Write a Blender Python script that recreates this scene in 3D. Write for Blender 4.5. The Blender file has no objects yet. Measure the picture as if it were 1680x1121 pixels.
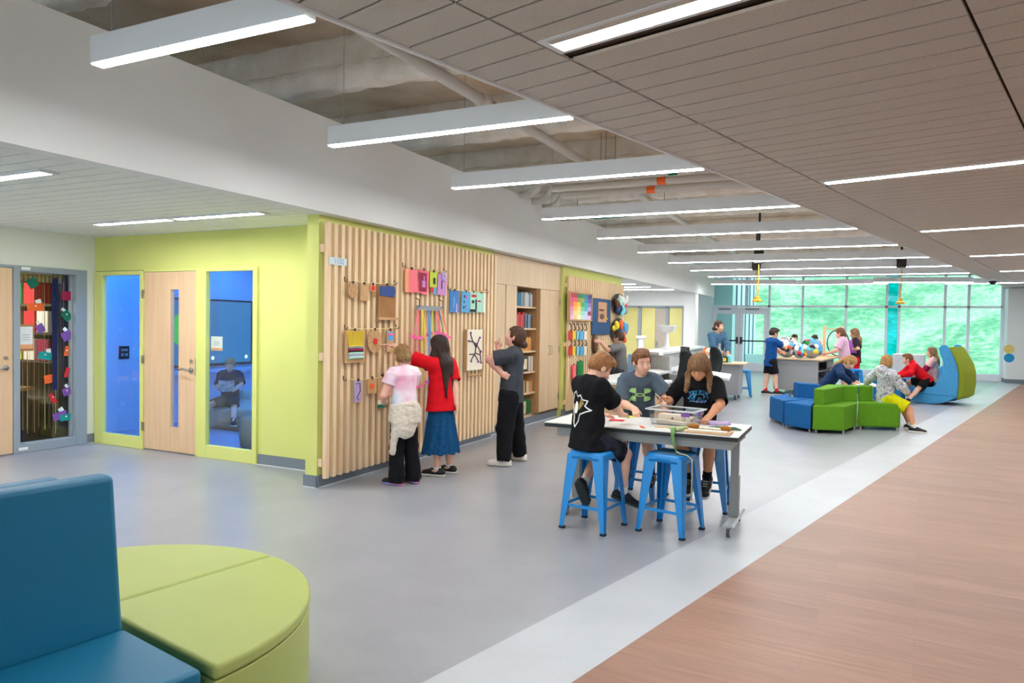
import bpy, bmesh, math, random
import numpy as np
from mathutils import Vector, Matrix, Euler, noise as mnoise
from mathutils.bvhtree import BVHTree

random.seed(7)
rng = np.random.default_rng(7)
C = bpy.context.scene.collection
SC = bpy.context.scene
PI = math.pi

# ------------------------------------------------------------------ camera, world, sun, exposure
CAM_H = 1.58
F_PX = 1171.1
YAW, PITCH, ROLL = math.radians(25.925), math.radians(-1.451), math.radians(0.913)

def _axes():
    cy, sy = math.cos(YAW), math.sin(YAW)
    f = Vector((-sy, cy, 0)); r = Vector((cy, sy, 0)); u = Vector((0, 0, 1))
    f2 = f*math.cos(PITCH) + u*math.sin(PITCH)
    u2 = u*math.cos(PITCH) - f*math.sin(PITCH)
    return r*math.cos(ROLL) + u2*math.sin(ROLL), u2*math.cos(ROLL) - r*math.sin(ROLL), f2

AR, AU, AF = _axes()
cam_data = bpy.data.cameras.new('camera')
cam_data.sensor_width = 36.0
cam_data.lens = 36.0*F_PX/1680.0
cam_data.clip_end = 400
cam = bpy.data.objects.new('camera', cam_data)
C.objects.link(cam)
M = Matrix((AR, AU, -AF)).transposed().to_4x4()
M.translation = (0, 0, CAM_H)
cam.matrix_world = M
SC.camera = cam

world = bpy.data.worlds.new('sky')
SC.world = world
world.use_nodes = True
bg = world.node_tree.nodes['Background']
bg.inputs['Color'].default_value = (0.76, 0.89, 1.0, 1)
bg.inputs['Strength'].default_value = 1.1

sun_d = bpy.data.lights.new('sun', 'SUN')
sun_d.energy = 0.9
sun_d.angle = 0.15
sun_d.color = (1.0, 0.97, 0.9)
sun = bpy.data.objects.new('sun', sun_d)
C.objects.link(sun)
sun.rotation_euler = (math.radians(44), 0, math.radians(38))
sun.location = (0, -20, 30)

SC.view_settings.view_transform = 'Standard'
SC.view_settings.look = 'None'
SC.view_settings.exposure = 1.22
SC.view_settings.gamma = 1.0
SC.view_settings.use_curve_mapping = False
try:
    SC.cycles.use_denoising = True
    SC.cycles.max_bounces = 8
    SC.cycles.diffuse_bounces = 4
    SC.cycles.glossy_bounces = 3
    SC.cycles.transparent_max_bounces = 12
    SC.cycles.caustics_reflective = False
    SC.cycles.caustics_refractive = False
    SC.cycles.sample_clamp_indirect = 6.0
except Exception:
    pass

LAMP_STRENGTH = 32.0

# photograph pixel -> point on a real plane of the room
def ray(px, py):
    return AF + AR*((px-840.0)/F_PX) - AU*((py-560.5)/F_PX)
def onZ(px, py, z=0.0):
    d = ray(px, py); return Vector((0, 0, CAM_H)) + d*((z-CAM_H)/d.z)
def onX(px, py, x):
    d = ray(px, py); return Vector((0, 0, CAM_H)) + d*(x/d.x)
def onY(px, py, y):
    d = ray(px, py); return Vector((0, 0, CAM_H)) + d*(y/d.y)

# ------------------------------------------------------------------ helpers
def lin(c):
    return tuple((v/12.92 if v <= 0.04045 else ((v+0.055)/1.055)**2.4) for v in (x/255.0 for x in c))

MATS = {}
def mat(name, rgb, rough=0.6, metal=0.0, spec=0.35, emit=None, var=0.0, vscale=8.0, bump=0.0, bscale=60.0,
        stretch=None, rgb2=None, coat=0.0):
    """Principled material; rgb is sRGB 0-255. var/rgb2 mix a noise variation, bump adds a fine noise relief."""
    if name in MATS: return MATS[name]
    m = bpy.data.materials.new(name); m.use_nodes = True
    nt = m.node_tree; b = nt.nodes['Principled BSDF']
    c = lin(rgb)
    b.inputs['Base Color'].default_value = (*c, 1)
    b.inputs['Roughness'].default_value = rough
    b.inputs['Metallic'].default_value = metal
    b.inputs['Specular IOR Level'].default_value = spec
    if coat: b.inputs['Coat Weight'].default_value = coat
    if emit:
        b.inputs['Emission Color'].default_value = (*c, 1)
        b.inputs['Emission Strength'].default_value = emit
    tc = None
    if var or bump or rgb2:
        tc = nt.nodes.new('ShaderNodeTexCoord'); mp = nt.nodes.new('ShaderNodeMapping')
        nt.links.new(tc.outputs['Object'], mp.inputs['Vector'])
        if stretch: mp.inputs['Scale'].default_value = stretch
    if var or rgb2:
        n = nt.nodes.new('ShaderNodeTexNoise'); n.inputs['Scale'].default_value = vscale; n.inputs['Detail'].default_value = 5
        nt.links.new(mp.outputs['Vector'], n.inputs['Vector'])
        mx = nt.nodes.new('ShaderNodeMix'); mx.data_type = 'RGBA'
        c2 = lin(rgb2) if rgb2 else tuple(v*(1-var) for v in c)
        c1 = c if rgb2 else tuple(min(1, v*(1+var*0.6)) for v in c)
        mx.inputs['A'].default_value = (*c1, 1); mx.inputs['B'].default_value = (*c2, 1)
        rp = nt.nodes.new('ShaderNodeMapRange'); rp.inputs[1].default_value = 0.3; rp.inputs[2].default_value = 0.7
        nt.links.new(n.outputs['Fac'], rp.inputs[0]); nt.links.new(rp.outputs[0], mx.inputs['Factor'])
        nt.links.new(mx.outputs['Result'], b.inputs['Base Color'])
    if bump:
        n2 = nt.nodes.new('ShaderNodeTexNoise'); n2.inputs['Scale'].default_value = bscale; n2.inputs['Detail'].default_value = 3
        nt.links.new(mp.outputs['Vector'], n2.inputs['Vector'])
        bp = nt.nodes.new('ShaderNodeBump'); bp.inputs['Strength'].default_value = bump; bp.inputs['Distance'].default_value = 0.01
        nt.links.new(n2.outputs['Fac'], bp.inputs['Height']); nt.links.new(bp.outputs['Normal'], b.inputs['Normal'])
    MATS[name] = m
    return m

class MB:
    """collects shapes into one mesh; mi = material slot of what follows"""
    def __init__(s): s.v = []; s.f = []; s.m = []; s.mi = 0; s.T = None
    def _add(s, vs, fs):
        o = len(s.v)
        s.v += [tuple(s.T @ Vector(p)) if s.T else tuple(p) for p in vs]
        s.f += [tuple(o+i for i in f) for f in fs]; s.m += [s.mi]*len(fs)
    def box(s, x0, x1, y0, y1, z0, z1):
        s._add([(x0,y0,z0),(x1,y0,z0),(x1,y1,z0),(x0,y1,z0),(x0,y0,z1),(x1,y0,z1),(x1,y1,z1),(x0,y1,z1)],
               [(0,3,2,1),(4,5,6,7),(0,1,5,4),(1,2,6,5),(2,3,7,6),(3,0,4,7)])
        return s
    def cbox(s, c, size, R=None):
        hx, hy, hz = size[0]/2, size[1]/2, size[2]/2
        vs = [Vector((a*hx, b*hy, e*hz)) for e in (-1,1) for (a,b) in ((-1,-1),(1,-1),(1,1),(-1,1))]
        if R is not None: vs = [R @ v for v in vs]
        s._add([v+Vector(c) for v in vs], [(0,3,2,1),(4,5,6,7),(0,1,5,4),(1,2,6,5),(2,3,7,6),(3,0,4,7)])
        return s
    def hexa(s, bot, top):
        s._add(list(bot)+list(top), [(0,3,2,1),(4,5,6,7),(0,1,5,4),(1,2,6,5),(2,3,7,6),(3,0,4,7)]); return s
    def prism(s, poly, z0, z1):
        n = len(poly)
        s._add([(x,y,z0) for x,y in poly]+[(x,y,z1) for x,y in poly],
               [tuple(reversed(range(n))), tuple(range(n,2*n))]+[(i,(i+1)%n,n+(i+1)%n,n+i) for i in range(n)])
        return s
    def ext(s, pts, d):
        """extrude the planar outline pts (3-D) by vector d"""
        n = len(pts); d = Vector(d); pts = [Vector(p) for p in pts]
        s._add(pts+[p+d for p in pts], [tuple(reversed(range(n))), tuple(range(n,2*n))]+[(i,(i+1)%n,n+(i+1)%n,n+i) for i in range(n)])
        return s
    def cone(s, a, b, r1, r2=None, n=12, caps=True):
        a, b = Vector(a), Vector(b); r2 = r1 if r2 is None else r2
        d = (b-a).normalized(); u = d.orthogonal().normalized(); w = d.cross(u)
        ring = [u*math.cos(2*PI*i/n)+w*math.sin(2*PI*i/n) for i in range(n)]
        fs = [(i,(i+1)%n,n+(i+1)%n,n+i) for i in range(n)]
        if caps: fs += [tuple(reversed(range(n))), tuple(range(n,2*n))]
        s._add([a+q*r1 for q in ring]+[b+q*r2 for q in ring], fs)
        return s
    def tube(s, pts, r, n=8):
        pts = [Vector(p) for p in pts]; rs = r if isinstance(r, (list, tuple)) else [r]*len(pts)
        vs, fs = [], []; u = None
        for i, p in enumerate(pts):
            d = ((pts[min(i+1,len(pts)-1)]-pts[max(i-1,0)])).normalized()
            if u is None: u = d.orthogonal().normalized()
            else: u = (u-d*u.dot(d)).normalized()
            w = d.cross(u)
            vs += [p+(u*math.cos(2*PI*k/n)+w*math.sin(2*PI*k/n))*rs[i] for k in range(n)]
        for i in range(len(pts)-1):
            for k in range(n):
                fs.append((i*n+k, i*n+(k+1)%n, (i+1)*n+(k+1)%n, (i+1)*n+k))
        fs += [tuple(reversed(range(n))), tuple(range((len(pts)-1)*n, len(pts)*n))]
        s._add(vs, fs); return s
    def ball(s, c, r, nu=16, nv=10, R=None):
        rx, ry, rz = (r, r, r) if not isinstance(r, (tuple, list)) else r
        c = Vector(c); vs = []
        for j in range(nv+1):
            t = PI*j/nv
            for i in range(nu):
                q = Vector((rx*math.sin(t)*math.cos(2*PI*i/nu), ry*math.sin(t)*math.sin(2*PI*i/nu), rz*math.cos(t)))
                vs.append((R @ q if R is not None else q)+c)
        fs = [(j*nu+i, (j+1)*nu+i, (j+1)*nu+(i+1)%nu, j*nu+(i+1)%nu) for j in range(nv) for i in range(nu)]
        s._add(vs, fs); return s
    def lathe(s, prof, c, n=24):
        cx, cy, cz = c; k = len(prof)
        vs = [(cx+r*math.cos(2*PI*i/n), cy+r*math.sin(2*PI*i/n), cz+z) for i in range(n) for r, z in prof]
        fs = [(i*k+j, ((i+1)%n)*k+j, ((i+1)%n)*k+j+1, i*k+j+1) for i in range(n) for j in range(k-1)]
        s._add(vs, fs); return s
    def quadgrid(s, f, nu, nv):
        s._add([f(i/nu, j/nv) for j in range(nv+1) for i in range(nu+1)],
               [(j*(nu+1)+i, j*(nu+1)+i+1, (j+1)*(nu+1)+i+1, (j+1)*(nu+1)+i) for j in range(nv) for i in range(nu)])
        return s

def obj(name, mb, m, parent=None, bevel=0.0, smooth=False, seg=2, world=False, thick=0.0):
    """link the collected shapes as ONE mesh object. world=True: coordinates are world ones, made local to the parent"""
    me = bpy.data.meshes.new(name)
    vs = mb.v
    if parent is not None and world:
        p = Vector((0, 0, 0)); q = parent
        while q is not None: p += q.location; q = q.parent
        vs = [(v[0]-p.x, v[1]-p.y, v[2]-p.z) for v in vs]
    me.from_pydata([tuple(v) for v in vs], [], mb.f)
    ms = m if isinstance(m, (list, tuple)) else [m]
    for q in ms: me.materials.append(q)
    if len(ms) > 1: me.polygons.foreach_set('material_index', mb.m)
    bm = bmesh.new(); bm.from_mesh(me); bmesh.ops.recalc_face_normals(bm, faces=bm.faces); bm.to_mesh(me); bm.free()
    if smooth:
        me.polygons.foreach_set('use_smooth', [True]*len(me.polygons))
    o = bpy.data.objects.new(name, me); C.objects.link(o)
    if parent is not None: o.parent = parent
    if thick:
        md = o.modifiers.new('thickness', 'SOLIDIFY'); md.thickness = thick; md.offset = 0
    if bevel:
        md = o.modifiers.new('edge', 'BEVEL'); md.width = bevel; md.segments = seg; md.limit_method = 'ANGLE'; md.angle_limit = math.radians(35)
        if seg > 1:
            me.polygons.foreach_set('use_smooth', [True]*len(me.polygons))
            try:
                md.harden_normals = True
            except Exception: pass
    return o

def tag(o, label, cat, group=None, kind=None):
    o['label'] = label; o['category'] = cat
    if group: o['group'] = group
    if kind: o['kind'] = kind
    return o

def thing(name, label, cat, loc=(0,0,0), rz=0.0, group=None):
    o = bpy.data.objects.new(name, None); C.objects.link(o)
    o.location = loc; o.rotation_euler = (0, 0, rz); o.empty_display_size = 0.1
    return tag(o, label, cat, group)

def struct(name, mb, m, label=None, bevel=0.0, parent=None, smooth=False):
    o = obj(name, mb, m, parent, bevel, smooth)
    if parent is None:
        o['kind'] = 'structure'
        if label: o['label'] = label
    return o

def dup(root, loc=None, rz=None, label=None):
    r = root.copy(); C.objects.link(r)
    if loc is not None: r.location = loc
    if rz is not None: r.rotation_euler = (0, 0, rz)
    if label: r['label'] = label
    for ch in list(root.children):
        c = ch.copy(); C.objects.link(c); c.parent = r
        for g in list(ch.children):
            d = g.copy(); C.objects.link(d); d.parent = c
    return r

def text_mesh(body, size, width=None, extrude=0.0):
    """vertices/faces of a line of text in the xy plane, centred"""
    cu = bpy.data.curves.new('lettering', 'FONT'); cu.body = body; cu.size = size
    cu.align_x = 'CENTER'; cu.align_y = 'CENTER'; cu.resolution_u = 2
    o = bpy.data.objects.new('lettering', cu); C.objects.link(o)
    dg = bpy.context.evaluated_depsgraph_get(); dg.update()
    me = bpy.data.meshes.new_from_object(o.evaluated_get(dg))
    vs = [v.co.copy() for v in me.vertices]; fs = [tuple(p.vertices) for p in me.polygons]
    bpy.data.objects.remove(o); bpy.data.curves.remove(cu); bpy.data.meshes.remove(me)
    if width and vs:
        w = max(v.x for v in vs)-min(v.x for v in vs)
        k = width/w
        vs = [Vector((v.x*k, v.y, 0)) for v in vs]
    return vs, fs

def text_on(mb, body, size, origin, u, v, off, width=None):
    """add text to mb lying in the plane (origin; u right, v up), lifted by off along u x v"""
    u, v = Vector(u).normalized(), Vector(v).normalized(); n = u.cross(v)
    vs, fs = text_mesh(body, size, width)
    mb._add([Vector(origin)+u*p.x+v*p.y+n*off for p in vs], fs)
    return mb
# ------------------------------------------------------------------ setting
ZS, ZST, ZG, ZD = 2.57, 3.43, 2.90, 4.25      # alcove ceiling / soffit bottom, soffit top, tile ceiling, deck
XL, XSO, XW, YR, YW = -4.56, -4.42, -8.63, 5.77, 26.9
XR = 4.95
G = math.radians(14.571)
UD = Vector((math.sin(G), math.cos(G), 0)); VD = Vector((math.cos(G), -math.sin(G), 0))
def uv(u, v, z=0.0): return UD*u + VD*v + Vector((0, 0, z))

M_LIME = mat('lime_paint', (213, 216, 128), 0.75, spec=0.2, var=0.02, vscale=2)
M_LIMEF = mat('lime_frame_paint', (216, 219, 128), 0.5, spec=0.3)
M_WHITE = mat('white_paint', (236, 237, 234), 0.8, spec=0.2, var=0.015, vscale=1.5)
M_PALE = mat('pale_grey_paint', (222, 226, 232), 0.75, spec=0.2)
M_OFFW = mat('off_white_paint', (232, 234, 222), 0.8, spec=0.2)
M_GREYF = mat('grey_frame_paint', (150, 160, 166), 0.5, spec=0.3)
M_BASE = mat('grey_vinyl_base', (118, 126, 136), 0.5)
M_CAULK = mat('pale_bead', (205, 210, 214), 0.6)
M_DECK = mat('sprayed_deck', (240, 222, 198), 0.95, spec=0.1, rgb2=(214, 190, 162), vscale=2.2, bump=1.0, bscale=38)
M_BEAM = mat('sprayed_beam', (244, 238, 228), 0.95, spec=0.1, rgb2=(224, 212, 196), vscale=4, bump=1.0, bscale=45)
M_TILE = mat('ceiling_tile', (206, 200, 190), 0.95, spec=0.08, var=0.10, vscale=90, bump=0.35, bscale=160)
M_TILEB = mat('tile_reveal', (92, 80, 70), 0.95, spec=0.05)
M_TILEW = mat('alcove_tile', (236, 238, 232), 0.95, spec=0.08, var=0.03, vscale=90)
M_TILEWB = mat('alcove_reveal', (112, 112, 106), 0.95, spec=0.05)
M_ALU = mat('aluminium_frame', (236, 241, 247), 0.45, metal=0.0, spec=0.4)
M_OAK = mat('maple_veneer', (222, 196, 160), 0.5, spec=0.3, rgb2=(210, 182, 146), vscale=3.0, stretch=(6, 6, 0.5))
M_DOOR = mat('door_veneer', (228, 194, 156), 0.45, spec=0.35, rgb2=(216, 180, 142), vscale=3.0, stretch=(7, 7, 0.4))
M_STEEL = mat('brushed_steel', (170, 168, 160), 0.35, metal=0.9)
M_LAMP = None

def lamp_mat():
    m = bpy.data.materials.new('lamp_diffuser'); m.use_nodes = True
    b = m.node_tree.nodes['Principled BSDF']
    b.inputs['Base Color'].default_value = (0.9, 0.9, 0.9, 1)
    b.inputs['Emission Color'].default_value = (0.97, 0.985, 1.0, 1)
    b.inputs['Emission Strength'].default_value = LAMP_STRENGTH
    return m
M_LAMP = lamp_mat()

def floor_mat(name, c1, c2, rough):
    m = bpy.data.materials.new(name); m.use_nodes = True; nt = m.node_tree; b = nt.nodes['Principled BSDF']
    tc = nt.nodes.new('ShaderNodeTexCoord')
    n1 = nt.nodes.new('ShaderNodeTexNoise'); n1.inputs['Scale'].default_value = 1.1; n1.inputs['Detail'].default_value = 8; n1.inputs['Roughness'].default_value = 0.65
    n2 = nt.nodes.new('ShaderNodeTexNoise'); n2.inputs['Scale'].default_value = 60; n2.inputs['Detail'].default_value = 3
    for n in (n1, n2): nt.links.new(tc.outputs['Object'], n.inputs['Vector'])
    ad = nt.nodes.new('ShaderNodeMath'); ad.operation = 'MULTIPLY_ADD'; ad.inputs[1].default_value = 0.25
    nt.links.new(n2.outputs['Fac'], ad.inputs[0]); nt.links.new(n1.outputs['Fac'], ad.inputs[2])
    rp = nt.nodes.new('ShaderNodeMapRange'); rp.inputs[1].default_value = 0.42; rp.inputs[2].default_value = 0.85
    nt.links.new(ad.outputs[0], rp.inputs[0])
    mx = nt.nodes.new('ShaderNodeMix'); mx.data_type = 'RGBA'
    mx.inputs['A'].default_value = (*lin(c1), 1); mx.inputs['B'].default_value = (*lin(c2), 1)
    nt.links.new(rp.outputs[0], mx.inputs['Factor']); nt.links.new(mx.outputs['Result'], b.inputs['Base Color'])
    b.inputs['Roughness'].default_value = rough; b.inputs['Specular IOR Level'].default_value = 0.4
    return m
M_FLOOR = floor_mat('grey_vinyl_floor', (140, 142, 148), (158, 160, 165), 0.30)
M_STRIP = floor_mat('pale_vinyl_strip', (172, 176, 180), (186, 190, 194), 0.38)

def plank_mat():
    m = bpy.data.materials.new('wood_plank_vinyl'); m.use_nodes = True; nt = m.node_tree; b = nt.nodes['Principled BSDF']
    tc = nt.nodes.new('ShaderNodeTexCoord'); mp = nt.nodes.new('ShaderNodeMapping')
    mp.inputs['Rotation'].default_value = (0, 0, math.radians(4))
    nt.links.new(tc.outputs['Object'], mp.inputs['Vector'])
    br = nt.nodes.new('ShaderNodeTexBrick'); br.offset = 0.37
    br.inputs['Scale'].default_value = 1.0; br.inputs['Brick Width'].default_value = 1.25; br.inputs['Row Height'].default_value = 0.16
    br.inputs['Mortar Size'].default_value = 0.0012; br.inputs['Mortar Smooth'].default_value = 0.3; br.inputs['Bias'].default_value = 0.0
    br.inputs['Color1'].default_value = (*lin((154, 114, 92)), 1); br.inputs['Color2'].default_value = (*lin((141, 102, 81)), 1)
    br.inputs['Mortar'].default_value = (*lin((128, 96, 78)), 1)
    nt.links.new(mp.outputs['Vector'], br.inputs['Vector'])
    m2 = nt.nodes.new('ShaderNodeMapping'); m2.inputs['Scale'].default_value = (1.2, 16, 1)
    nt.links.new(mp.outputs['Vector'], m2.inputs['Vector'])
    n = nt.nodes.new('ShaderNodeTexNoise'); n.inputs['Scale'].default_value = 2.2; n.inputs['Detail'].default_value = 6
    nt.links.new(m2.outputs['Vector'], n.inputs['Vector'])
    hs = nt.nodes.new('ShaderNodeHueSaturation')
    rp = nt.nodes.new('ShaderNodeMapRange'); rp.inputs[1].default_value = 0.25; rp.inputs[2].default_value = 0.75; rp.inputs[3].default_value = 0.82; rp.inputs[4].default_value = 1.16
    nt.links.new(n.outputs['Fac'], rp.inputs[0]); nt.links.new(rp.outputs[0], hs.inputs['Value'])
    nt.links.new(br.outputs['Color'], hs.inputs['Color']); nt.links.new(hs.outputs['Color'], b.inputs['Base Color'])
    b.inputs['Roughness'].default_value = 0.42; b.inputs['Specular IOR Level'].default_value = 0.35
    return m
M_WOODF = plank_mat()

def glass_mat(name, tint, refl=0.06):
    m = bpy.data.materials.new(name); m.use_nodes = True; nt = m.node_tree
    for n in list(nt.nodes):
        if n.type != 'OUTPUT_MATERIAL': nt.nodes.remove(n)
    out = [n for n in nt.nodes if n.type == 'OUTPUT_MATERIAL'][0]
    t = nt.nodes.new('ShaderNodeBsdfTransparent'); t.inputs['Color'].default_value = (*tint, 1)
    g = nt.nodes.new('ShaderNodeBsdfGlossy'); g.inputs['Roughness'].default_value = 0.03
    lw = nt.nodes.new('ShaderNodeLayerWeight'); lw.inputs['Blend'].default_value = 0.25
    mp = nt.nodes.new('ShaderNodeMath'); mp.operation = 'MULTIPLY_ADD'; mp.inputs[1].default_value = 0.35; mp.inputs[2].default_value = refl
    mp.inputs[1].default_value = 0.13
    nt.links.new(lw.outputs['Fresnel'], mp.inputs[0])
    mx = nt.nodes.new('ShaderNodeMixShader')
    nt.links.new(mp.outputs[0], mx.inputs[0]); nt.links.new(t.outputs[0], mx.inputs[1]); nt.links.new(g.outputs[0], mx.inputs[2])
    nt.links.new(mx.outputs[0], out.inputs['Surface'])
    return m
M_GLASS = glass_mat('clear_glass', (0.95, 0.97, 0.97), 0.02)
M_GLASSW = glass_mat('tinted_window_glass', (0.82, 0.96, 0.95), 0.0)
M_TEAL = glass_mat('teal_glass', (0.01, 0.72, 0.86), 0.02)

# floor: grey field, pale strip, plank walkway (boundaries follow the slightly turned corridor)
def sx(y): return -1.12 + 0.236*(y-5.0)      # grey | strip
def wx(y): return -0.604 + 0.2395*(y-5.0)    # strip | planks
Y0, Y1 = -6.0, YW+0.4
struct('floor', MB().prism([(-13.2, Y0), (sx(Y0), Y0), (sx(Y1), Y1), (-13.2, Y1)], -0.05, 0.0), M_FLOOR, 'mottled grey vinyl floor of the commons')
struct('floor_strip', MB().prism([(sx(Y0), Y0), (wx(Y0), Y0), (wx(Y1), Y1), (sx(Y1), Y1)], -0.05, 0.0), M_STRIP, 'pale grey vinyl border strip between grey floor and planks')
struct('floor_planks', MB().prism([(wx(Y0), Y0), (XR+0.2, Y0), (XR+0.2, Y1), (wx(Y1), Y1)], -0.05, 0.0), M_WOODF, 'warm wood plank floor of the walkway')

# left wall: pier and slat wall, storage niche, second slat wall
struct('wall_left', MB().box(-4.70, XL, 5.22, 8.74, 0, ZS).box(-4.70, XL, 11.33, 14.66, 0, ZS).box(-5.25, -5.2, 8.7, 11.4, 0, ZS).box(-5.2, -4.70, 8.68, 8.74, 0, ZS).box(-5.2, -4.70, 11.33, 11.39, 0, ZS), M_LIME,
       'lime green wall behind the slat panels')
struct('wall_soffit', MB().box(-4.56, XSO, -3.0, 24.6, ZS, ZST).box(-5.25, -4.56, 8.6, 11.45, ZS, ZS+0.06), M_WHITE, 'deep white soffit beam above the left wall')
# recessed green wall with the reading room's windows and door
mb = MB()
y0, y1 = YR, YR+0.13
mb.box(XW-0.02, -8.60, y0, y1, 0, ZS).box(-8.60, -5.865, y0, y1, 2.15, ZS).box(-5.865, -4.70, y0, y1, 0, ZS)
mb.box(-8.60, -7.70, y0, y1, 0, 0.01)
struct('wall_alcove', mb, M_LIME, 'lime green recessed wall of the reading room')
def window_frame(name, x0, x1, z1, gx0, gx1, gz0, gz1, m, label):
    mb = MB(); a, b = YR-0.03, YR+0.03
    mb.box(x0, gx0, a, b, 0, z1).box(gx1, x1, a, b, 0, z1).box(gx0, gx1, a, b, gz1, z1).box(gx0, gx1, a, b, 0, gz0)
    o = struct(name, mb, m, label, bevel=0.004)
    p = obj('pane', MB().box(gx0-0.005, gx1+0.005, YR+0.008, YR+0.015, gz0-0.005, gz1+0.005), M_GLASS, o)
    return o
window_frame('window_1', -8.60, -7.70, 2.14, -8.45, -7.755, 0.14, 2.09, M_LIMEF, 'narrow sidelight left of the reading room door')
window_frame('window_2', -6.80, -5.865, 2.16, -6.64, -5.93, 0.145, 2.11, M_LIMEF, 'narrow sidelight right of the reading room door')
struct('trim_1', MB().box(-7.70, -6.80, YR-0.02, YR+0.13, 2.125, 2.15), M_LIMEF)
# reading room door
d = obj('door_1', MB().box(-7.69, -7.235, YR-0.015, YR+0.03, 0.012, 2.12).box(-7.085, -6.815, YR-0.015, YR+0.03, 0.012, 2.12)
        .box(-7.235, -7.085, YR-0.015, YR+0.03, 0.012, 0.295).box(-7.235, -7.085, YR-0.015, YR+0.03, 1.92, 2.12), M_DOOR, bevel=0.003)
d['kind'] = 'structure'; d['label'] = 'maple door with a slim vision panel'
obj('vision_pane', MB().box(-7.24, -7.08, YR+0.004, YR+0.01, 0.29, 1.925), M_GLASS, d)
obj('vision_frame', MB().box(-7.247, -7.228, YR-0.02, YR+0.03, 0.28, 1.935).box(-7.092, -7.073, YR-0.02, YR+0.03, 0.28, 1.935)
    .box(-7.228, -7.092, YR-0.02, YR+0.03, 0.28, 0.302).box(-7.228, -7.092, YR-0.02, YR+0.03, 1.913, 1.935), M_DOOR, d)
h = MB(); h.cone((-6.885, YR-0.016, 0.985), (-6.885, YR-0.03, 0.985), 0.03, n=18)
h.tube([(-6.885, YR-0.03, 0.985), (-6.885, YR-0.065, 0.985), (-6.92, YR-0.068, 0.988), (-6.98, YR-0.066, 0.998), (-7.03, YR-0.062, 0.982)], [0.01, 0.01, 0.011, 0.010, 0.008], 10)
obj('lever_handle', h, M_STEEL, d, smooth=True)
obj('lock_cylinder', MB().cone((-6.885, YR-0.016, 1.09), (-6.885, YR-0.03, 1.09), 0.022, n=16), M_STEEL, d)
for z in (0.28, 1.08, 1.86):
    obj('hinge', MB().box(-7.715, -7.69, YR-0.035, YR-0.02, z-0.05, z+0.05), M_STEEL, d)
obj('strike_plate', MB().box(-6.812, -6.798, YR-0.03, YR-0.024, 0.93, 1.13), M_STEEL, d)

# white wall at the far left with the classroom window and door
mb = MB(); a, b = XW-0.13, XW
mb.box(a, b, -3.0, 3.88, 0, ZS).box(a, b, 3.88, 5.655, 2.15, ZS).box(a, b, 5.655, 5.9, 0, ZS)
struct('wall_side', mb, M_OFFW, 'off-white wall with the classroom window')
mb = MB(); a, b = XW-0.13, XW+0.025
mb.box(a, b, 4.80, 4.87, 0, 2.15).box(a, b, 5.515, 5.655, 0, 2.15).box(a, b, 4.87, 5.515, 2.085, 2.15).box(a, b, 4.87, 5.515, 0, 0.10)
mb.box(a, b, 3.86, 4.80, 2.12, 2.15)
mb.box(XW-0.10, XW-0.04, 5.495, 5.515, 0.10, 2.085)
w3 = struct('window_3', mb, M_GREYF, 'classroom sidelight in a grey frame', bevel=0.004)
obj('pane', MB().box(XW-0.075, XW-0.068, 4.865, 5.50, 0.095, 2.09), M_GLASS, w3)
d2 = obj('door_2', MB().box(XW-0.04, XW+0.01, 3.88, 4.795, 0.012, 2.115), M_DOOR, bevel=0.003)
d2['kind'] = 'structure'; d2['label'] = 'maple classroom door at the picture edge'
h = MB(); h.cone((XW+0.01, 4.72, 0.99), (XW+0.025, 4.72, 0.99), 0.03, n=18)
h.tube([(XW+0.02, 4.72, 0.99), (XW+0.065, 4.72, 0.99), (XW+0.068, 4.68, 0.992), (XW+0.064, 4.58, 0.985)], [0.01, 0.01, 0.011, 0.008], 10)
obj('lever_handle', h, M_STEEL, d2, smooth=True)
obj('lock_cylinder', MB().cone((XW+0.01, 4.72, 1.1), (XW+0.022, 4.72, 1.1), 0.022, n=16), M_STEEL, d2)
# dim classroom behind the curtain
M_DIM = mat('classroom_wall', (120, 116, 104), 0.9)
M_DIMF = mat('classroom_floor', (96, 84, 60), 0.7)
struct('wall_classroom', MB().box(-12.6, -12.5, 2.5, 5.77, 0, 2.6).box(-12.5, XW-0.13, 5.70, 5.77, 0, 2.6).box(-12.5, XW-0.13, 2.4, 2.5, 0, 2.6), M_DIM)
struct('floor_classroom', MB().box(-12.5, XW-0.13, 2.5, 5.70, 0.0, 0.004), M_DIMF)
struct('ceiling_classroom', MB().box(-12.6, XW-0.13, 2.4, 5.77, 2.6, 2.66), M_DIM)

# reading room shell (white walls, lit by its blue lamps)
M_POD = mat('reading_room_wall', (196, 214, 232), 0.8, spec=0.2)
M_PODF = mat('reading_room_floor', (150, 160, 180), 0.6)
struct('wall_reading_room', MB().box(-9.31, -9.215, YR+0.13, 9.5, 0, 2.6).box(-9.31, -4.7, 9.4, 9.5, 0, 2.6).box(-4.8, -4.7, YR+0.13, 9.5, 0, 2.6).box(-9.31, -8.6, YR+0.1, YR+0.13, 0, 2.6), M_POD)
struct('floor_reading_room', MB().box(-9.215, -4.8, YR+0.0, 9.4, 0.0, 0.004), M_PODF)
struct('ceiling_reading_room', MB().box(-9.31, -4.7, YR+0.0, 9.5, 2.6, 2.66), M_POD)

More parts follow.
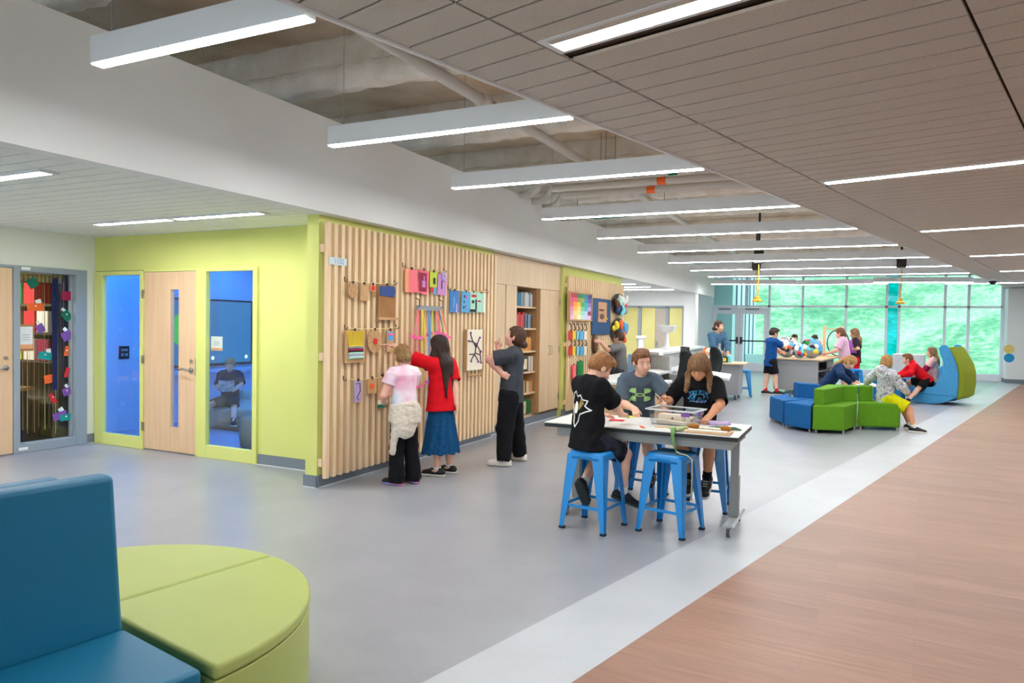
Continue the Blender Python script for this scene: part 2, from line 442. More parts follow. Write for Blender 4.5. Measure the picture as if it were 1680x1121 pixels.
# baseboards with the pale bead along the floor
def base(name, x0, y0, x1, y1, n, h=0.115):
    """along (x0,y0)-(x1,y1), n = outward normal"""
    nx, ny = n; t = 0.008; e = 0.028
    mb = MB()
    mb.prism([(x0, y0), (x1, y1), (x1+nx*t, y1+ny*t), (x0+nx*t, y0+ny*t)], 0.003, h)
    o = struct(name, mb, M_BASE)
    mb = MB(); mb.prism([(x0+nx*t, y0+ny*t), (x1+nx*t, y1+ny*t), (x1+nx*e, y1+ny*e), (x0+nx*e, y0+ny*e)], 0.0, 0.006)
    obj('bead', mb, M_CAULK, o)
base('baseboard_alcove', -5.86, YR, -4.70, YR, (0, -1))
base('baseboard_pier', -4.72, 5.22, -4.535, 5.22, (0, -1))
base('baseboard_left', XL, 5.20, XL, 8.74, (1, 0))
base('baseboard_end', XL, 11.33, XL, 14.66, (1, 0))
base('baseboard_side', XW, 5.66, XW, 5.765, (1, 0))
base('baseboard_plinth', -4.64, 8.74, -4.64, 11.33, (1, 0))

# alcove tile ceiling (boards with open reveals)
mb = MB(); g = 0.011
xs = [-4.56, -4.98]+[-4.98-1.22*i for i in range(1, 4)]
y = -1.5+0.02
while y < YR:
    for i in range(len(xs)-1):
        x1_, x0_ = xs[i]-g/2, max(xs[i+1], XW)+g/2
        if x0_ < x1_-0.05: mb.box(x0_, x1_, y+g/2, min(y+0.147, YR)-g/2, ZS, ZS+0.012)
    y += 0.147
ca = struct('ceiling_alcove', mb, M_TILEW, 'white plank tile ceiling of the alcove')
obj('reveal_board', MB().box(XW, XL, -1.5, YR, ZS+0.012, ZS+0.03), M_TILEWB, ca)
# corridor tile ceiling, turned with the walkway
EV = -2.675
mb = MB(); g = 0.015
vs = [EV+0.015, -2.13, -0.52, 1.09, 2.70, 4.31, 5.9]
u = -5.42
LU = [2.62+4.065*i for i in range(6)]     # recessed troffers start here, 0.2 wide
TP = 4.065/20
k = 0
while u < 25.9:
    cell = round((u-2.62)/TP)
    for i in range(len(vs)-1):
        lo, hi = vs[i]+g/2, vs[i+1]-g/2
        if i in (1, 2) and cell % 20 == 0 and cell >= 0: continue      # troffer sits here
        p = [uv(u+g/2, lo), uv(u+TP-g/2, lo), uv(u+TP-g/2, hi), uv(u+g/2, hi)]
        if min(q.y for q in p) > YW or min(q.x for q in p) > XR: continue
        mb.prism([(q.x, q.y) for q in reversed(p)], ZG, ZG+0.015)
    u += TP
cc = struct('ceiling_corridor', mb, M_TILE, 'taupe slatted tile ceiling over the walkway')
p = [uv(-5.4, EV+0.03), uv(27.0, EV+0.03), uv(27.0, 6.2), uv(-5.4, 6.2)]
obj('reveal_board', MB().prism([(q.x, q.y) for q in reversed(p)], ZG+0.03, ZG+0.05), M_TILEB, cc)
p = [uv(-5.4, EV), uv(26.2, EV), uv(26.2, EV+0.02), uv(-5.4, EV+0.02)]
obj('edge_trim', MB().prism([(q.x, q.y) for q in reversed(p)], ZG-0.012, ZG+0.45), M_WHITE, cc)

# exposed deck, beams and roof
struct('ceiling_deck', MB().box(-13.5, XR+0.4, -6.0, YW+0.3, ZD, ZD+0.25), M_DECK, 'sprayed structural deck')
mb = MB()
def rough_beam(x0, x1, yc, w, z0, z1, seed):
    rg = random.Random(seed)
    n = int((x1-x0)/0.12)
    sec = 10
    vs_, fs_ = [], []
    for i in range(n+1):
        x = x0+(x1-x0)*i/n
        for k in range(sec):
            a = 2*PI*k/sec
            cx_, cz_ = math.cos(a), math.sin(a)
            yy = yc + max(-1, min(1, cx_*1.35))*w/2 + rg.uniform(-.018, .018)
            zz = (z0+z1)/2 + max(-1, min(1, cz_*1.35))*(z1-z0)/2 + rg.uniform(-.018, .018)
            vs_.append((x, yy, zz))
    for i in range(n):
        for k in range(sec):
            fs_.append((i*sec+k, i*sec+(k+1) % sec, (i+1)*sec+(k+1) % sec, (i+1)*sec+k))
    mb._add(vs_, fs_)
for i, yb in enumerate((1.0, 3.15, 5.38, 7.5, 9.8, 12.0, 14.2, 16.4, 18.6, 20.8, 23.0)):
    rough_beam(-8.5, XR, yb, 0.22, 3.74, 3.97, 11+i)
    rough_beam(-8.5, XR, yb, 0.07, 3.9, ZD+0.02, 31+i)
struct('ceiling_beams', mb, M_BEAM, 'rough sprayed beams crossing under the deck', smooth=True)

# far glazed wall
mul = 0.075
mb = MB()
xsv = [-4.90, -3.68+0.02, -2.90, -1.80, -0.42, 0.80, 1.17, 2.47, 3.12, 4.02]
TOP, TR = 3.38, 2.335
for x in xsv:
    z0_ = 0.0
    if x == -3.66: z0_ = TR
    mb.box(x-mul/2, x+mul/2, YW-0.06, YW+0.09, z0_, TOP)
mb.box(-4.90, 4.02, YW-0.06, YW+0.09, TR-0.035, TR+0.035)
mb.box(-4.95, 4.06, YW-0.06, YW+0.09, TOP-0.03, TOP+0.06)
mb.box(-2.90, 4.02, YW-0.08, YW+0.09, 0.0, 0.22)
wf = struct('window_4', mb, M_ALU, 'tall aluminium framed window wall facing the grass bank')
for i in range(len(xsv)-1):
    a, b = xsv[i]+0.03, xsv[i+1]-0.03
    teal = i == 5
    m = M_TEAL if teal else M_GLASSW
    obj('pane', MB().box(a, b, YW+0.01, YW+0.02, TR+0.03, TOP-0.02), m, wf)
    if i >= 2: obj('pane', MB().box(a, b, YW+0.01, YW+0.02, 0.21, TR-0.03), m, wf)
struct('wall_far', MB().box(-13.5, -4.90, YW-0.06, YW+0.12, 0, ZD).box(-4.95, XR, YW-0.06, YW+0.12, TOP+0.06, ZD).box(4.06, XR+0.3, YW-0.06, YW+0.12, 0, TOP+0.1), M_PALE, 'pale grey end wall above the windows')
for nm, x0_, x1_, hs in (('door_3', -4.86, -3.915, 1), ('door_4', -3.905, -2.94, -1)):
    a, b = YW-0.04, YW+0.05
    dd = struct(nm, MB().box(x0_, x0_+0.13, a, b, 0.01, 2.29).box(x1_-0.13, x1_, a, b, 0.01, 2.29).box(x0_+0.13, x1_-0.13, a, b, 2.05, 2.29).box(x0_+0.13, x1_-0.13, a, b, 0.01, 0.30), M_ALU,
                'glazed exit door, '+('left leaf' if hs > 0 else 'right leaf'), bevel=0.004)
    obj('pane', MB().box(x0_+0.12, x1_-0.12, YW, YW+0.01, 0.29, 2.06), M_GLASSW, dd)
    M_BLK = mat('black_bar', (40, 44, 50), 0.4)
    obj('push_bar', MB().box(x0_+0.08, x1_-0.08, YW-0.10, YW-0.06, 1.06, 1.11), M_BLK, dd)
    e = x1_-0.065 if hs > 0 else x0_+0.065
    obj('latch_stile', MB().box(e-0.03, e+0.03, YW-0.09, YW-0.04, 0.98, 1.22), M_BLK, dd)
    obj('door_closer', MB().box(x0_+0.2, x1_-0.3, YW-0.08, YW-0.04, 2.2, 2.26), M_GREYF, dd)
# left of the windows: short wall, column, glazed yellow rooms of the office wing
struct('wall_return', MB().box(-5.05, -4.86, 23.2, YW-0.06, 0, ZD), M_PALE, 'pale wall beside the exit doors')
struct('column_office', MB().box(-4.80, -4.46, 21.75, 22.2, 0, 2.62), M_WHITE, 'white column at the office corner')
struct('wall_office', MB().box(-13.2, -4.80, 21.9, 22.0, 2.18, 2.70).box(-13.2, -9.6, 21.9, 22.0, 0, 2.18), M_WHITE)
struct('ceiling_office', MB().box(-13.2, -4.56, 14.66, 23.2, 2.62, 2.68), M_WHITE, 'white ceiling of the office wing')
M_YEL = mat('yellow_film', (232, 222, 150), 0.6, spec=0.3, rgb2=(222, 210, 132), vscale=0.9)
mb = MB()
for x in (-9.6, -8.5, -7.4, -6.2, -5.33, -4.82):
    mb.box(x-0.045, x+0.045, 21.86, 22.02, 0, 2.18)
mb.box(-9.6, -4.80, 21.86, 22.02, 2.14, 2.20).box(-9.6, -4.80, 21.86, 22.02, 0, 0.1)
wo = struct('window_5', mb, M_GREYF, 'office glazing with pale yellow film')
for a, b in ((-9.55, -8.55), (-8.45, -7.45), (-7.35, -6.25), (-6.15, -5.72), (-5.28, -4.86)):
    obj('pane', MB().box(a, b, 21.93, 21.94, 0.1, 2.14), M_YEL, wo)
do = struct('door_5', MB().box(-5.70, -5.38, 21.9, 21.95, 0.01, 2.12), mat('taupe_door', (186, 174, 160), 0.5), 'taupe office door')
obj('handle', MB().box(-5.67, -5.63, 21.85, 21.9, 0.95, 1.10), M_STEEL, do)
struct('wall_office_side', MB().box(-13.3, -13.2, 14.6, 22.0, 0, 2.62).box(-13.3, -4.70, 14.58, 14.66, 0, 2.62), M_WHITE)
# right wall and pier by the window
struct('wall_right', MB().box(XR, XR+0.15, Y0, YW, 0, ZD), M_PALE, 'pale wall along the right of the walkway')
pil = struct('pillar_right', MB().box(4.06, 4.56, 26.2, 26.84, 0.12, ZG), M_WHITE, 'white pier right of the windows')
struct('baseboard_pillar', MB().box(4.05, 4.57, 26.19, 26.84, 0, 0.12), M_BASE)
struct('baseboard_right', MB().box(XR-0.012, XR, Y0, YW, 0, 0.12), M_BASE)

# outside: paving, grass bank, low wall, white wing of the building
def grass_mat():
    m = bpy.data.materials.new('grass_bank'); m.use_nodes = True; nt = m.node_tree; b = nt.nodes['Principled BSDF']
    tc = nt.nodes.new('ShaderNodeTexCoord')
    n1 = nt.nodes.new('ShaderNodeTexNoise'); n1.inputs['Scale'].default_value = 0.35; n1.inputs['Detail'].default_value = 9; n1.inputs['Roughness'].default_value = 0.7
    n2 = nt.nodes.new('ShaderNodeTexNoise'); n2.inputs['Scale'].default_value = 3.2; n2.inputs['Detail'].default_value = 6; n2.inputs['Roughness'].default_value = 0.75
    for n in (n1, n2): nt.links.new(tc.outputs['Object'], n.inputs['Vector'])
    ad = nt.nodes.new('ShaderNodeMath'); ad.operation = 'MULTIPLY_ADD'; ad.inputs[1].default_value = 0.75
    nt.links.new(n2.outputs['Fac'], ad.inputs[0]); nt.links.new(n1.outputs['Fac'], ad.inputs[2])
    cr = nt.nodes.new('ShaderNodeValToRGB'); e = cr.color_ramp.elements
    e[0].position = 0.62; e[0].color = (*lin((78, 128, 98)), 1)
    e[1].position = 1.15; e[1].color = (*lin((188, 210, 172)), 1)
    q = cr.color_ramp.elements.new(0.86); q.color = (*lin((116, 164, 126)), 1)
    q = cr.color_ramp.elements.new(1.0); q.color = (*lin((150, 190, 144)), 1)
    nt.links.new(ad.outputs[0], cr.inputs[0])
    # a trampled strip runs diagonally up the bank
    sp = nt.nodes.new('ShaderNodeSeparateXYZ'); nt.links.new(tc.outputs['Object'], sp.inputs[0])
    def M_(op, a, bb):
        n = nt.nodes.new('ShaderNodeMath'); n.operation = op
        for i, v in enumerate((a, bb)):
            if isinstance(v, (int, float)): n.inputs[i].default_value = v
            elif v is not None: nt.links.new(v, n.inputs[i])
        return n.outputs[0]
    lineval = M_('ADD', M_('SUBTRACT', sp.outputs['Y'], M_('MULTIPLY', sp.outputs['X'], 0.34)), -38.6)
    wob = M_('MULTIPLY', M_('SUBTRACT', n1.outputs['Fac'], 0.5), 5.0)
    dist = M_('ABSOLUTE', M_('ADD', lineval, wob), None)
    fac = nt.nodes.new('ShaderNodeMapRange'); fac.inputs[1].default_value = 1.3; fac.inputs[2].default_value = 0.2; fac.inputs[3].default_value = 0.0; fac.inputs[4].default_value = 0.75
    nt.links.new(dist, fac.inputs[0])
    pm = nt.nodes.new('ShaderNodeMix'); pm.data_type = 'RGBA'; pm.inputs['B'].default_value = (*lin((206, 220, 190)), 1)
    nt.links.new(M_('MULTIPLY', fac.outputs[0], n2.outputs['Fac']), pm.inputs['Factor']); nt.links.new(cr.outputs[0], pm.inputs['A'])
    nt.links.new(pm.outputs['Result'], b.inputs['Base Color'])
    b.inputs['Roughness'].default_value = 0.9; b.inputs['Specular IOR Level'].default_value = 0.1
    return m
M_GRASS = grass_mat()
def hz(x, y):
    base_ = 0.02 + max(0, y-31)*0.12 + max(0, y-37)*0.30 + max(0, (x-2))*max(0, y-29)*0.018
    return base_ + 0.14*mnoise.noise(Vector((x*0.6, y*0.6, 0))) + 0.05*mnoise.noise(Vector((x*2.5, y*2.5, 3)))
mb = MB().quadgrid(lambda s, t: (-26+62*s, 29.2+46*t, hz(-26+62*s, 29.2+46*t)-0.12), 150, 110)
gb = struct('terrain_bank', mb, M_GRASS, 'bright green grass bank outside the windows', smooth=True)
struct('pavement_outside', MB().box(-14, 14, YW+0.12, 31.2, -0.16, -0.06), mat('outdoor_concrete', (214, 222, 222), 0.8, spec=0.1))
struct('wall_outside', MB().box(-4.3, -1.2, 31.0, 31.35, -0.1, 0.46), mat('outdoor_wall', (176, 192, 196), 0.8))
mb = MB().box(-12.0, -4.25, 27.4, 34.0, -0.1, 5.0)
ww = struct('wall_wing', mb, mat('white_cladding', (232, 240, 242), 0.6), 'white wing of the building outside')
mb = MB()
for yy in (28.2, 29.4, 30.6, 31.8, 33.0): mb.box(-4.26, -4.2, yy-0.04, yy+0.04, -0.1, 5.0)
obj('cladding_fin', mb, mat('dark_fin', (96, 120, 138), 0.5), ww)
# ------------------------------------------------------------------ lamps
M_HOUSE = mat('white_enamel', (226, 229, 230), 0.5, spec=0.3)
M_CABLE = mat('steel_cable', (150, 152, 150), 0.4, metal=0.5)
def linear_lamp(a, b, label, zb, group='suspended linear lights over the commons', w=0.072, hgt=0.145, cables=True):
    """a, b: xy of the two ends; zb: underside"""
    a, b = Vector((a[0], a[1], 0)), Vector((b[0], b[1], 0)); L = (b-a).length
    rz = math.atan2(b.y-a.y, b.x-a.x)
    t = thing('linear_pendant_light', label, 'light', ((a.x+b.x)/2, (a.y+b.y)/2, zb), rz, group)
    mb = MB(); e = 0.004
    mb.box(-L/2, L/2, -w/2, w/2, 0.006, hgt)
    obj('housing', mb, M_HOUSE, t)
    obj('diffuser', MB().box(-L/2+e, L/2-e, -w/2+e, w/2-e, 0.0, 0.0055), M_LAMP, t)
    if cables:
        for x in (-L/2+0.12, L/2-0.12):
            obj('suspension_cable', MB().cone((x, 0, hgt), (x, 0, ZD-zb), 0.0025, n=5), M_CABLE, t)
    return t
ends = [(2.45, -2.20), (4.30, -1.69), (6.12, -1.21), (8.34, -0.61), (10.47, -0.06), (12.70, 0.51), (14.99, 1.11), (17.17, 1.68), (19.4, 2.24)]
names = ['nearest the camera, its end cut by the tile ceiling', 'second from the camera, above the first slat screen', 'third from the camera', 'fourth from the camera, just past the grey pipes',
         'fifth from the camera', 'sixth from the camera', 'seventh from the camera', 'eighth from the camera, close to the windows', 'ninth from the camera, lowest in the photo before the windows']
for (y, xr), nm in zip(ends, names):
    linear_lamp((-3.65, y), (xr, y), 'white suspended linear light, '+nm, ZG)
for k, (x, y, L, a) in enumerate(((-2.9, 22.4, 2.4, 12), (-0.6, 22.8, 2.6, -9), (1.5, 22.2, 2.4, 11), (3.0, 22.9, 1.8, -8))):
    d_ = Vector((math.cos(math.radians(a)), math.sin(math.radians(a)), 0))*L/2
    linear_lamp((x-d_.x, y-d_.y), (x+d_.x, y+d_.y), 'short angled linear light before the windows, '+['leftmost', 'second from left', 'third from left', 'rightmost'][k],
                2.86, group='angled lights near the window wall')
def troffer(u0, v0, L, label, zb=ZG, w=0.2033, house=True, ud=UD, vd=VD, group='recessed lights in the walkway ceiling', pw=None):
    c = ud*(u0+w/2)+vd*(v0+L/2)
    t = thing('recessed_light', label, 'light', (c.x, c.y, zb), math.atan2(vd.y, vd.x), group)
    pw = pw or w-0.06
    fr = MB()
    fr.box(-L/2+0.005, L/2-0.005, -w/2+0.005, -pw/2, -0.004, 0.02).box(-L/2+0.005, L/2-0.005, pw/2, w/2-0.005, -0.004, 0.02)
    fr.box(-L/2+0.005, -L/2+0.04, -pw/2, pw/2, -0.004, 0.02).box(L/2-0.04, L/2-0.005, -pw/2, pw/2, -0.004, 0.02)
    obj('trim_frame', fr, M_HOUSE, t)
    obj('diffuser', MB().box(-L/2+0.04, L/2-0.04, -pw/2, pw/2, 0.004, 0.012), M_LAMP, t)
    return t
for i, u0 in enumerate(LU):
    if i > 4: break
    troffer(u0, -2.125, 3.2, 'recessed strip light flush in the taupe ceiling, '+['first from the camera', 'second from the camera', 'third from the camera', 'fourth from the camera', 'fifth from the camera, smallest'][i])
EX, EY = Vector((1, 0, 0)), Vector((0, 1, 0))
troffer(2.934, -8.50, 3.52, 'recessed light in the alcove ceiling at the left picture edge', ZS-0.012, 0.147, ud=EY, vd=EX, group='recessed lights in the alcove ceiling')
troffer(4.845, -7.36, 1.20, 'recessed light in the alcove ceiling before the blue room, left half', ZS-0.012, 0.147, ud=EY, vd=EX, group='recessed lights in the alcove ceiling')
troffer(4.845, -6.14, 1.20, 'recessed light in the alcove ceiling before the blue room, right half', ZS-0.012, 0.147, ud=EY, vd=EX, group='recessed lights in the alcove ceiling')
for i, (y, x0) in enumerate(((16.0, -7.2), (17.4, -6.9), (18.8, -6.9), (20.2, -6.6))):
    t = thing('recessed_light', 'thin recessed light in the office wing ceiling, '+['nearest row', 'second row', 'third row', 'farthest row'][i], 'light', (x0+0.9, y, 2.62), 0, 'recessed lights of the office wing')
    obj('trim_frame', MB().box(-0.95, 0.95, -0.07, 0.07, -0.006, 0.0), M_HOUSE, t)
    obj('diffuser', MB().box(-0.93, 0.93, -0.05, 0.05, -0.010, -0.006), M_LAMP, t)
# the blue lamps of the reading room (coloured strip along its ceiling)
def blue_lamp_mat():
    m = bpy.data.materials.new('blue_led'); m.use_nodes = True
    b = m.node_tree.nodes['Principled BSDF']
    b.inputs['Emission Color'].default_value = (0.05, 0.28, 1.0, 1); b.inputs['Emission Strength'].default_value = 11.0
    return m
t = thing('led_strip_light', 'blue strip light along the ceiling of the reading room', 'light', (-7.0, 8.2, 2.585), 0)
obj('diffuser', MB().box(-1.9, 1.9, -0.10, 0.10, 0.0, 0.012), blue_lamp_mat(), t)
t2 = dup(t, (-7.2, 6.3, 2.585), 0, 'blue strip light just inside the reading room door wall')
t3 = thing('added_classroom_light', 'added unseen ceiling light in the classroom behind the foil curtain', 'light', (-10.0, 4.2, 2.58))  # unseen lamp, added to brighten the dark classroom interior
obj('diffuser', MB().box(-0.6, 0.6, -0.15, 0.15, 0.0, 0.018), M_LAMP, t3)
# ------------------------------------------------------------------ storage wall and books
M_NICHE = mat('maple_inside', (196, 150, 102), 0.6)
X_CAB = -4.60
cab = thing('storage_cabinet', 'built-in maple storage cabinet with an open bookcase between slat screens', 'cabinet', (-4.6, 10.0, 0))
mb = MB()
mb.box(-5.14, X_CAB, 8.745, 8.765, 0.13, ZS-0.005).box(-5.14, X_CAB, 11.30, 11.325, 0.13, ZS-0.005)      # ends
mb.box(-5.14, X_CAB, 8.765, 11.30, 2.14, ZS-0.005)                                                        # fascia above doors
mb.box(-5.14, -4.66, 8.765, 11.30, 0.005, 0.15)                                                            # plinth
mb.box(-5.14, -5.12, 8.765, 11.30, 0.15, 2.14)
mb.box(-5.12, X_CAB-0.02, 9.56, 9.585, 0.15, 2.14).box(-5.12, X_CAB-0.02, 10.40, 10.425, 0.15, 2.14)
obj('carcass', mb, M_OAK, cab, world=True)
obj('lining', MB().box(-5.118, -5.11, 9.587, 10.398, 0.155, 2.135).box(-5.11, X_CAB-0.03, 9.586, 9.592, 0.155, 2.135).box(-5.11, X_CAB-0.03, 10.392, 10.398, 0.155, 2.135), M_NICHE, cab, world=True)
def cab_door(y0, y1, px=0.0, handle=None):
    d = obj('door', MB().box(X_CAB-0.02, X_CAB+px, y0+0.002, y1-0.002, 0.155, 2.135), M_OAK, cab, bevel=0.002, world=True)
    if handle is not None:
        hb = MB(); q = Vector(cab.location)
        hb.tube([(X_CAB+px-q.x, handle-q.y, 1.08), (X_CAB+px+0.035-q.x, handle-q.y, 1.08), (X_CAB+px+0.035-q.x, handle-q.y, 1.22), (X_CAB+px-q.x, handle-q.y, 1.22)], 0.006, 8)
        obj('pull', hb, M_STEEL, d)
    return d
cab_door(8.765, 9.225, 0.0)
d_ = cab_door(9.225, 9.585, 0.014)
cab_door(10.425, 10.865, 0.0, 10.82)
cab_door(10.865, 11.30, 0.0, 10.91)
obj('door', MB().box(X_CAB-0.02, X_CAB+0.045, 10.372, 10.392, 0.155, 2.135), M_NICHE, cab, bevel=0.002, world=True)
for z in (0.35, 1.15, 1.95):
    obj('hinge', MB().box(X_CAB, X_CAB+0.014, 11.285, 11.30, z-0.05, z+0.05), M_STEEL, cab, world=True)
    obj('hinge', MB().box(X_CAB, X_CAB+0.014, 10.396, 10.412, z-0.05, z+0.05), M_STEEL, cab, world=True)
ORD = ['first', 'second', 'third', 'fourth', 'fifth', 'sixth', 'seventh', 'eighth', 'ninth', 'tenth', 'eleventh', 'twelfth', 'thirteenth', 'fourteenth', 'fifteenth', 'sixteenth', 'seventeenth', 'eighteenth']
SH = [0.165, 0.50, 0.83, 1.155, 1.51, 1.845]
SHN = ['bottom', 'fifth', 'fourth', 'third', 'second', 'top']
for z in SH[1:]:
    obj('shelf', MB().box(-5.11, X_CAB-0.03, 9.592, 10.392, z-0.026, z), M_OAK, cab, world=True)
COLS = {'navy': (40, 62, 92), 'teal': (52, 118, 140), 'blue': (52, 132, 190), 'grey': (150, 160, 168), 'white': (226, 226, 218), 'pale blue': (150, 176, 200),
        'red': (206, 52, 58), 'pink': (224, 96, 104), 'orange': (232, 156, 72), 'peach': (238, 186, 120), 'lilac': (176, 168, 206), 'yellow': (236, 196, 92),
        'black': (40, 40, 42), 'cream': (226, 206, 170), 'green': (40, 122, 66), 'brown': (122, 84, 52), 'tan': (214, 172, 120)}
M_PAGE = mat('book_pages', (236, 230, 214), 0.8)
def bmat(c): return mat('book_'+c.replace(' ', '_'), COLS[c], 0.55)
ROWS = {5: ['navy', 'teal', 'blue', 'teal', 'blue', 'teal', 'pale blue', 'grey', 'grey', 'white', 'white', 'white', 'grey', 'pale blue', 'white'],
        4: ['pink', 'red', 'red', 'pink', 'red', 'red', 'pink', 'red', 'navy', 'grey', 'navy', 'pale blue', 'grey', 'navy'],
        3: ['lilac', 'lilac', 'peach', 'lilac', 'pink', 'peach', 'orange', 'yellow', 'orange', 'peach', 'yellow', 'orange', 'peach', 'orange'],
        2: ['white', 'white', 'grey', 'lilac', 'pale blue', 'lilac', 'white', 'cream', 'white', 'cream', 'white'],
        1: ['cream', 'tan', 'brown', 'cream', 'white', 'tan', 'orange', 'tan'],
        0: ['blue', 'teal', 'blue', 'cream', 'tan', 'cream', 'tan', 'cream', 'cream', 'green', 'green', 'green']}
def book(y, z, w, h, dep, c, label, group, lean=0.0):
    t = thing('book', label, 'book', (-4.66, y, z), 0, group)
    cv = MB(); R = Matrix.Rotation(lean, 3, 'X')
    cv.cbox(R @ Vector((-0.002, w/2, h/2)), (0.004, w, h), R).cbox(R @ Vector((-dep/2, 0.0015, h/2)), (dep, 0.003, h), R).cbox(R @ Vector((-dep/2, w-0.0015, h/2)), (dep, 0.003, h), R)
    obj('cover', cv, bmat(c), t)
    obj('pages', MB().cbox(R @ Vector((-dep/2-0.002, w/2, h/2)), (dep-0.008, w-0.007, h-0.008), R), M_PAGE, t)
    return t
rb = random.Random(3)
for si, row in ROWS.items():
    n = len(row); y = 9.61; space = (10.30-9.61)/n if si not in (1, 2) else 0.045
    if si == 1: y = 10.08; space = 0.034
    if si == 2: y = 9.64
    if si in (1,): y = 9.98; space = 0.047
    for i, c in enumerate(row):
        w = space*rb.uniform(0.72, 0.97)
        h = {5: 0.215, 4: 0.23, 3: 0.22, 2: 0.22, 1: 0.19, 0: 0.22}[si]*rb.uniform(0.84, 1.05)
        if si == 2 and i > 6: break
        book(y, SH[si]+0.001, w, h, rb.uniform(0.15, 0.19), c, f'{c} book, {ORD[i]} from the left on the {SHN[si]} bookcase shelf', f'books on the {SHN[si]} shelf of the bookcase')
        y += space
for y, z, w, h, c, lab in ((9.68, SH[1], 0.26, 0.2, 'brown', 'brown picture book standing face out on the fifth bookcase shelf'), (9.97, SH[2], 0.19, 0.23, 'black', 'black bordered book standing face out on the fourth bookcase shelf')):
    t = thing('book', lab, 'book', (-4.66, y, z+0.001), 0)
    obj('cover', MB().box(-0.02, 0.0, 0, w, 0, h), bmat(c), t)
    obj('cover_picture', MB().box(0.0, 0.002, 0.03, w-0.03, 0.04, h-0.03), bmat('cream') if c == 'black' else mat('book_photo', (150, 128, 96), 0.6, rgb2=(70, 60, 44), vscale=20), t)
for i, c in enumerate(('white', 'cream', 'white')):
    book(10.19+i*0.06, SH[2]+0.001, 0.05, 0.235, 0.17, c, f'thick {c} book, {ORD[i]} right of the black face-out book', 'books on the fourth shelf of the bookcase')

# ------------------------------------------------------------------ adjustable work table
M_LAM = mat('white_laminate', (220, 221, 216), 0.35, spec=0.4)
M_EDGE = mat('black_edge', (42, 43, 44), 0.5)
M_LEG = mat('grey_steel_leg', (138, 140, 138), 0.4, metal=0.35)
M_RUB = mat('grey_rubber', (78, 80, 84), 0.6)
M_CASTER = mat('caster_grey', (176, 180, 182), 0.4, metal=0.2)
TX0, TX1, TY0, TY1, TZ = -2.31, -0.775, 5.39, 6.13, 0.775
tbl = thing('work_table', 'white-topped rolling work table where three children sit crafting', 'table', ((TX0+TX1)/2, (TY0+TY1)/2, 0))
tw, td = (TX1-TX0)/2, (TY1-TY0)/2
obj('tabletop', MB().box(-tw, tw, -td, td, TZ-0.006, TZ), M_LAM, tbl)
obj('edge_band', MB().box(-tw, tw, -td, td, TZ-0.036, TZ-0.0062), M_EDGE, tbl)
obj('underframe', MB().box(-tw+0.1, tw-0.045, -td+0.03, -td+0.06, TZ-0.105, TZ-0.04).box(-tw+0.1, tw-0.045, td-0.06, td-0.03, TZ-0.105, TZ-0.04)
    .box(-tw+0.1, -tw+0.13, -td+0.06, td-0.06, TZ-0.1, TZ-0.04).box(tw-0.075, tw-0.045, -td+0.06, td-0.06, TZ-0.1, TZ-0.04), M_LEG, tbl)
for sx_, xx in ((-1, -tw+0.16), (1, tw-0.07)):
    lg = obj('leg', MB().box(xx-0.028, xx+0.028, -0.035, 0.035, 0.40, TZ-0.04).box(xx-0.035, xx+0.035, -0.043, 0.043, 0.10, 0.42), M_LEG, tbl, bevel=0.004)
    obj('foot', MB().hexa([(xx-0.045, -0.30, 0.085), (xx+0.045, -0.30, 0.085), (xx+0.045, 0.30, 0.085), (xx-0.045, 0.30, 0.085)],
                          [(xx-0.03, -0.30, 0.10), (xx+0.03, -0.30, 0.10), (xx+0.03, 0.30, 0.10), (xx-0.03, 0.30, 0.10)]), M_CASTER, tbl)
    for yy in (-0.255, 0.255):
        c_ = obj('caster', MB().cone((xx-0.012, yy, 0.037), (xx+0.012, yy, 0.037), 0.037, n=20), M_RUB, tbl)
        obj('hub', MB().cone((xx-0.0135, yy, 0.037), (xx+0.0135, yy, 0.037), 0.027, n=18).box(xx-0.006, xx+0.006, yy-0.02, yy+0.02, 0.05, 0.086), M_CASTER, c_)
        obj('brake', MB().box(xx-0.008, xx+0.008, yy+0.03, yy+0.055, 0.045, 0.055), M_RUB, c_)

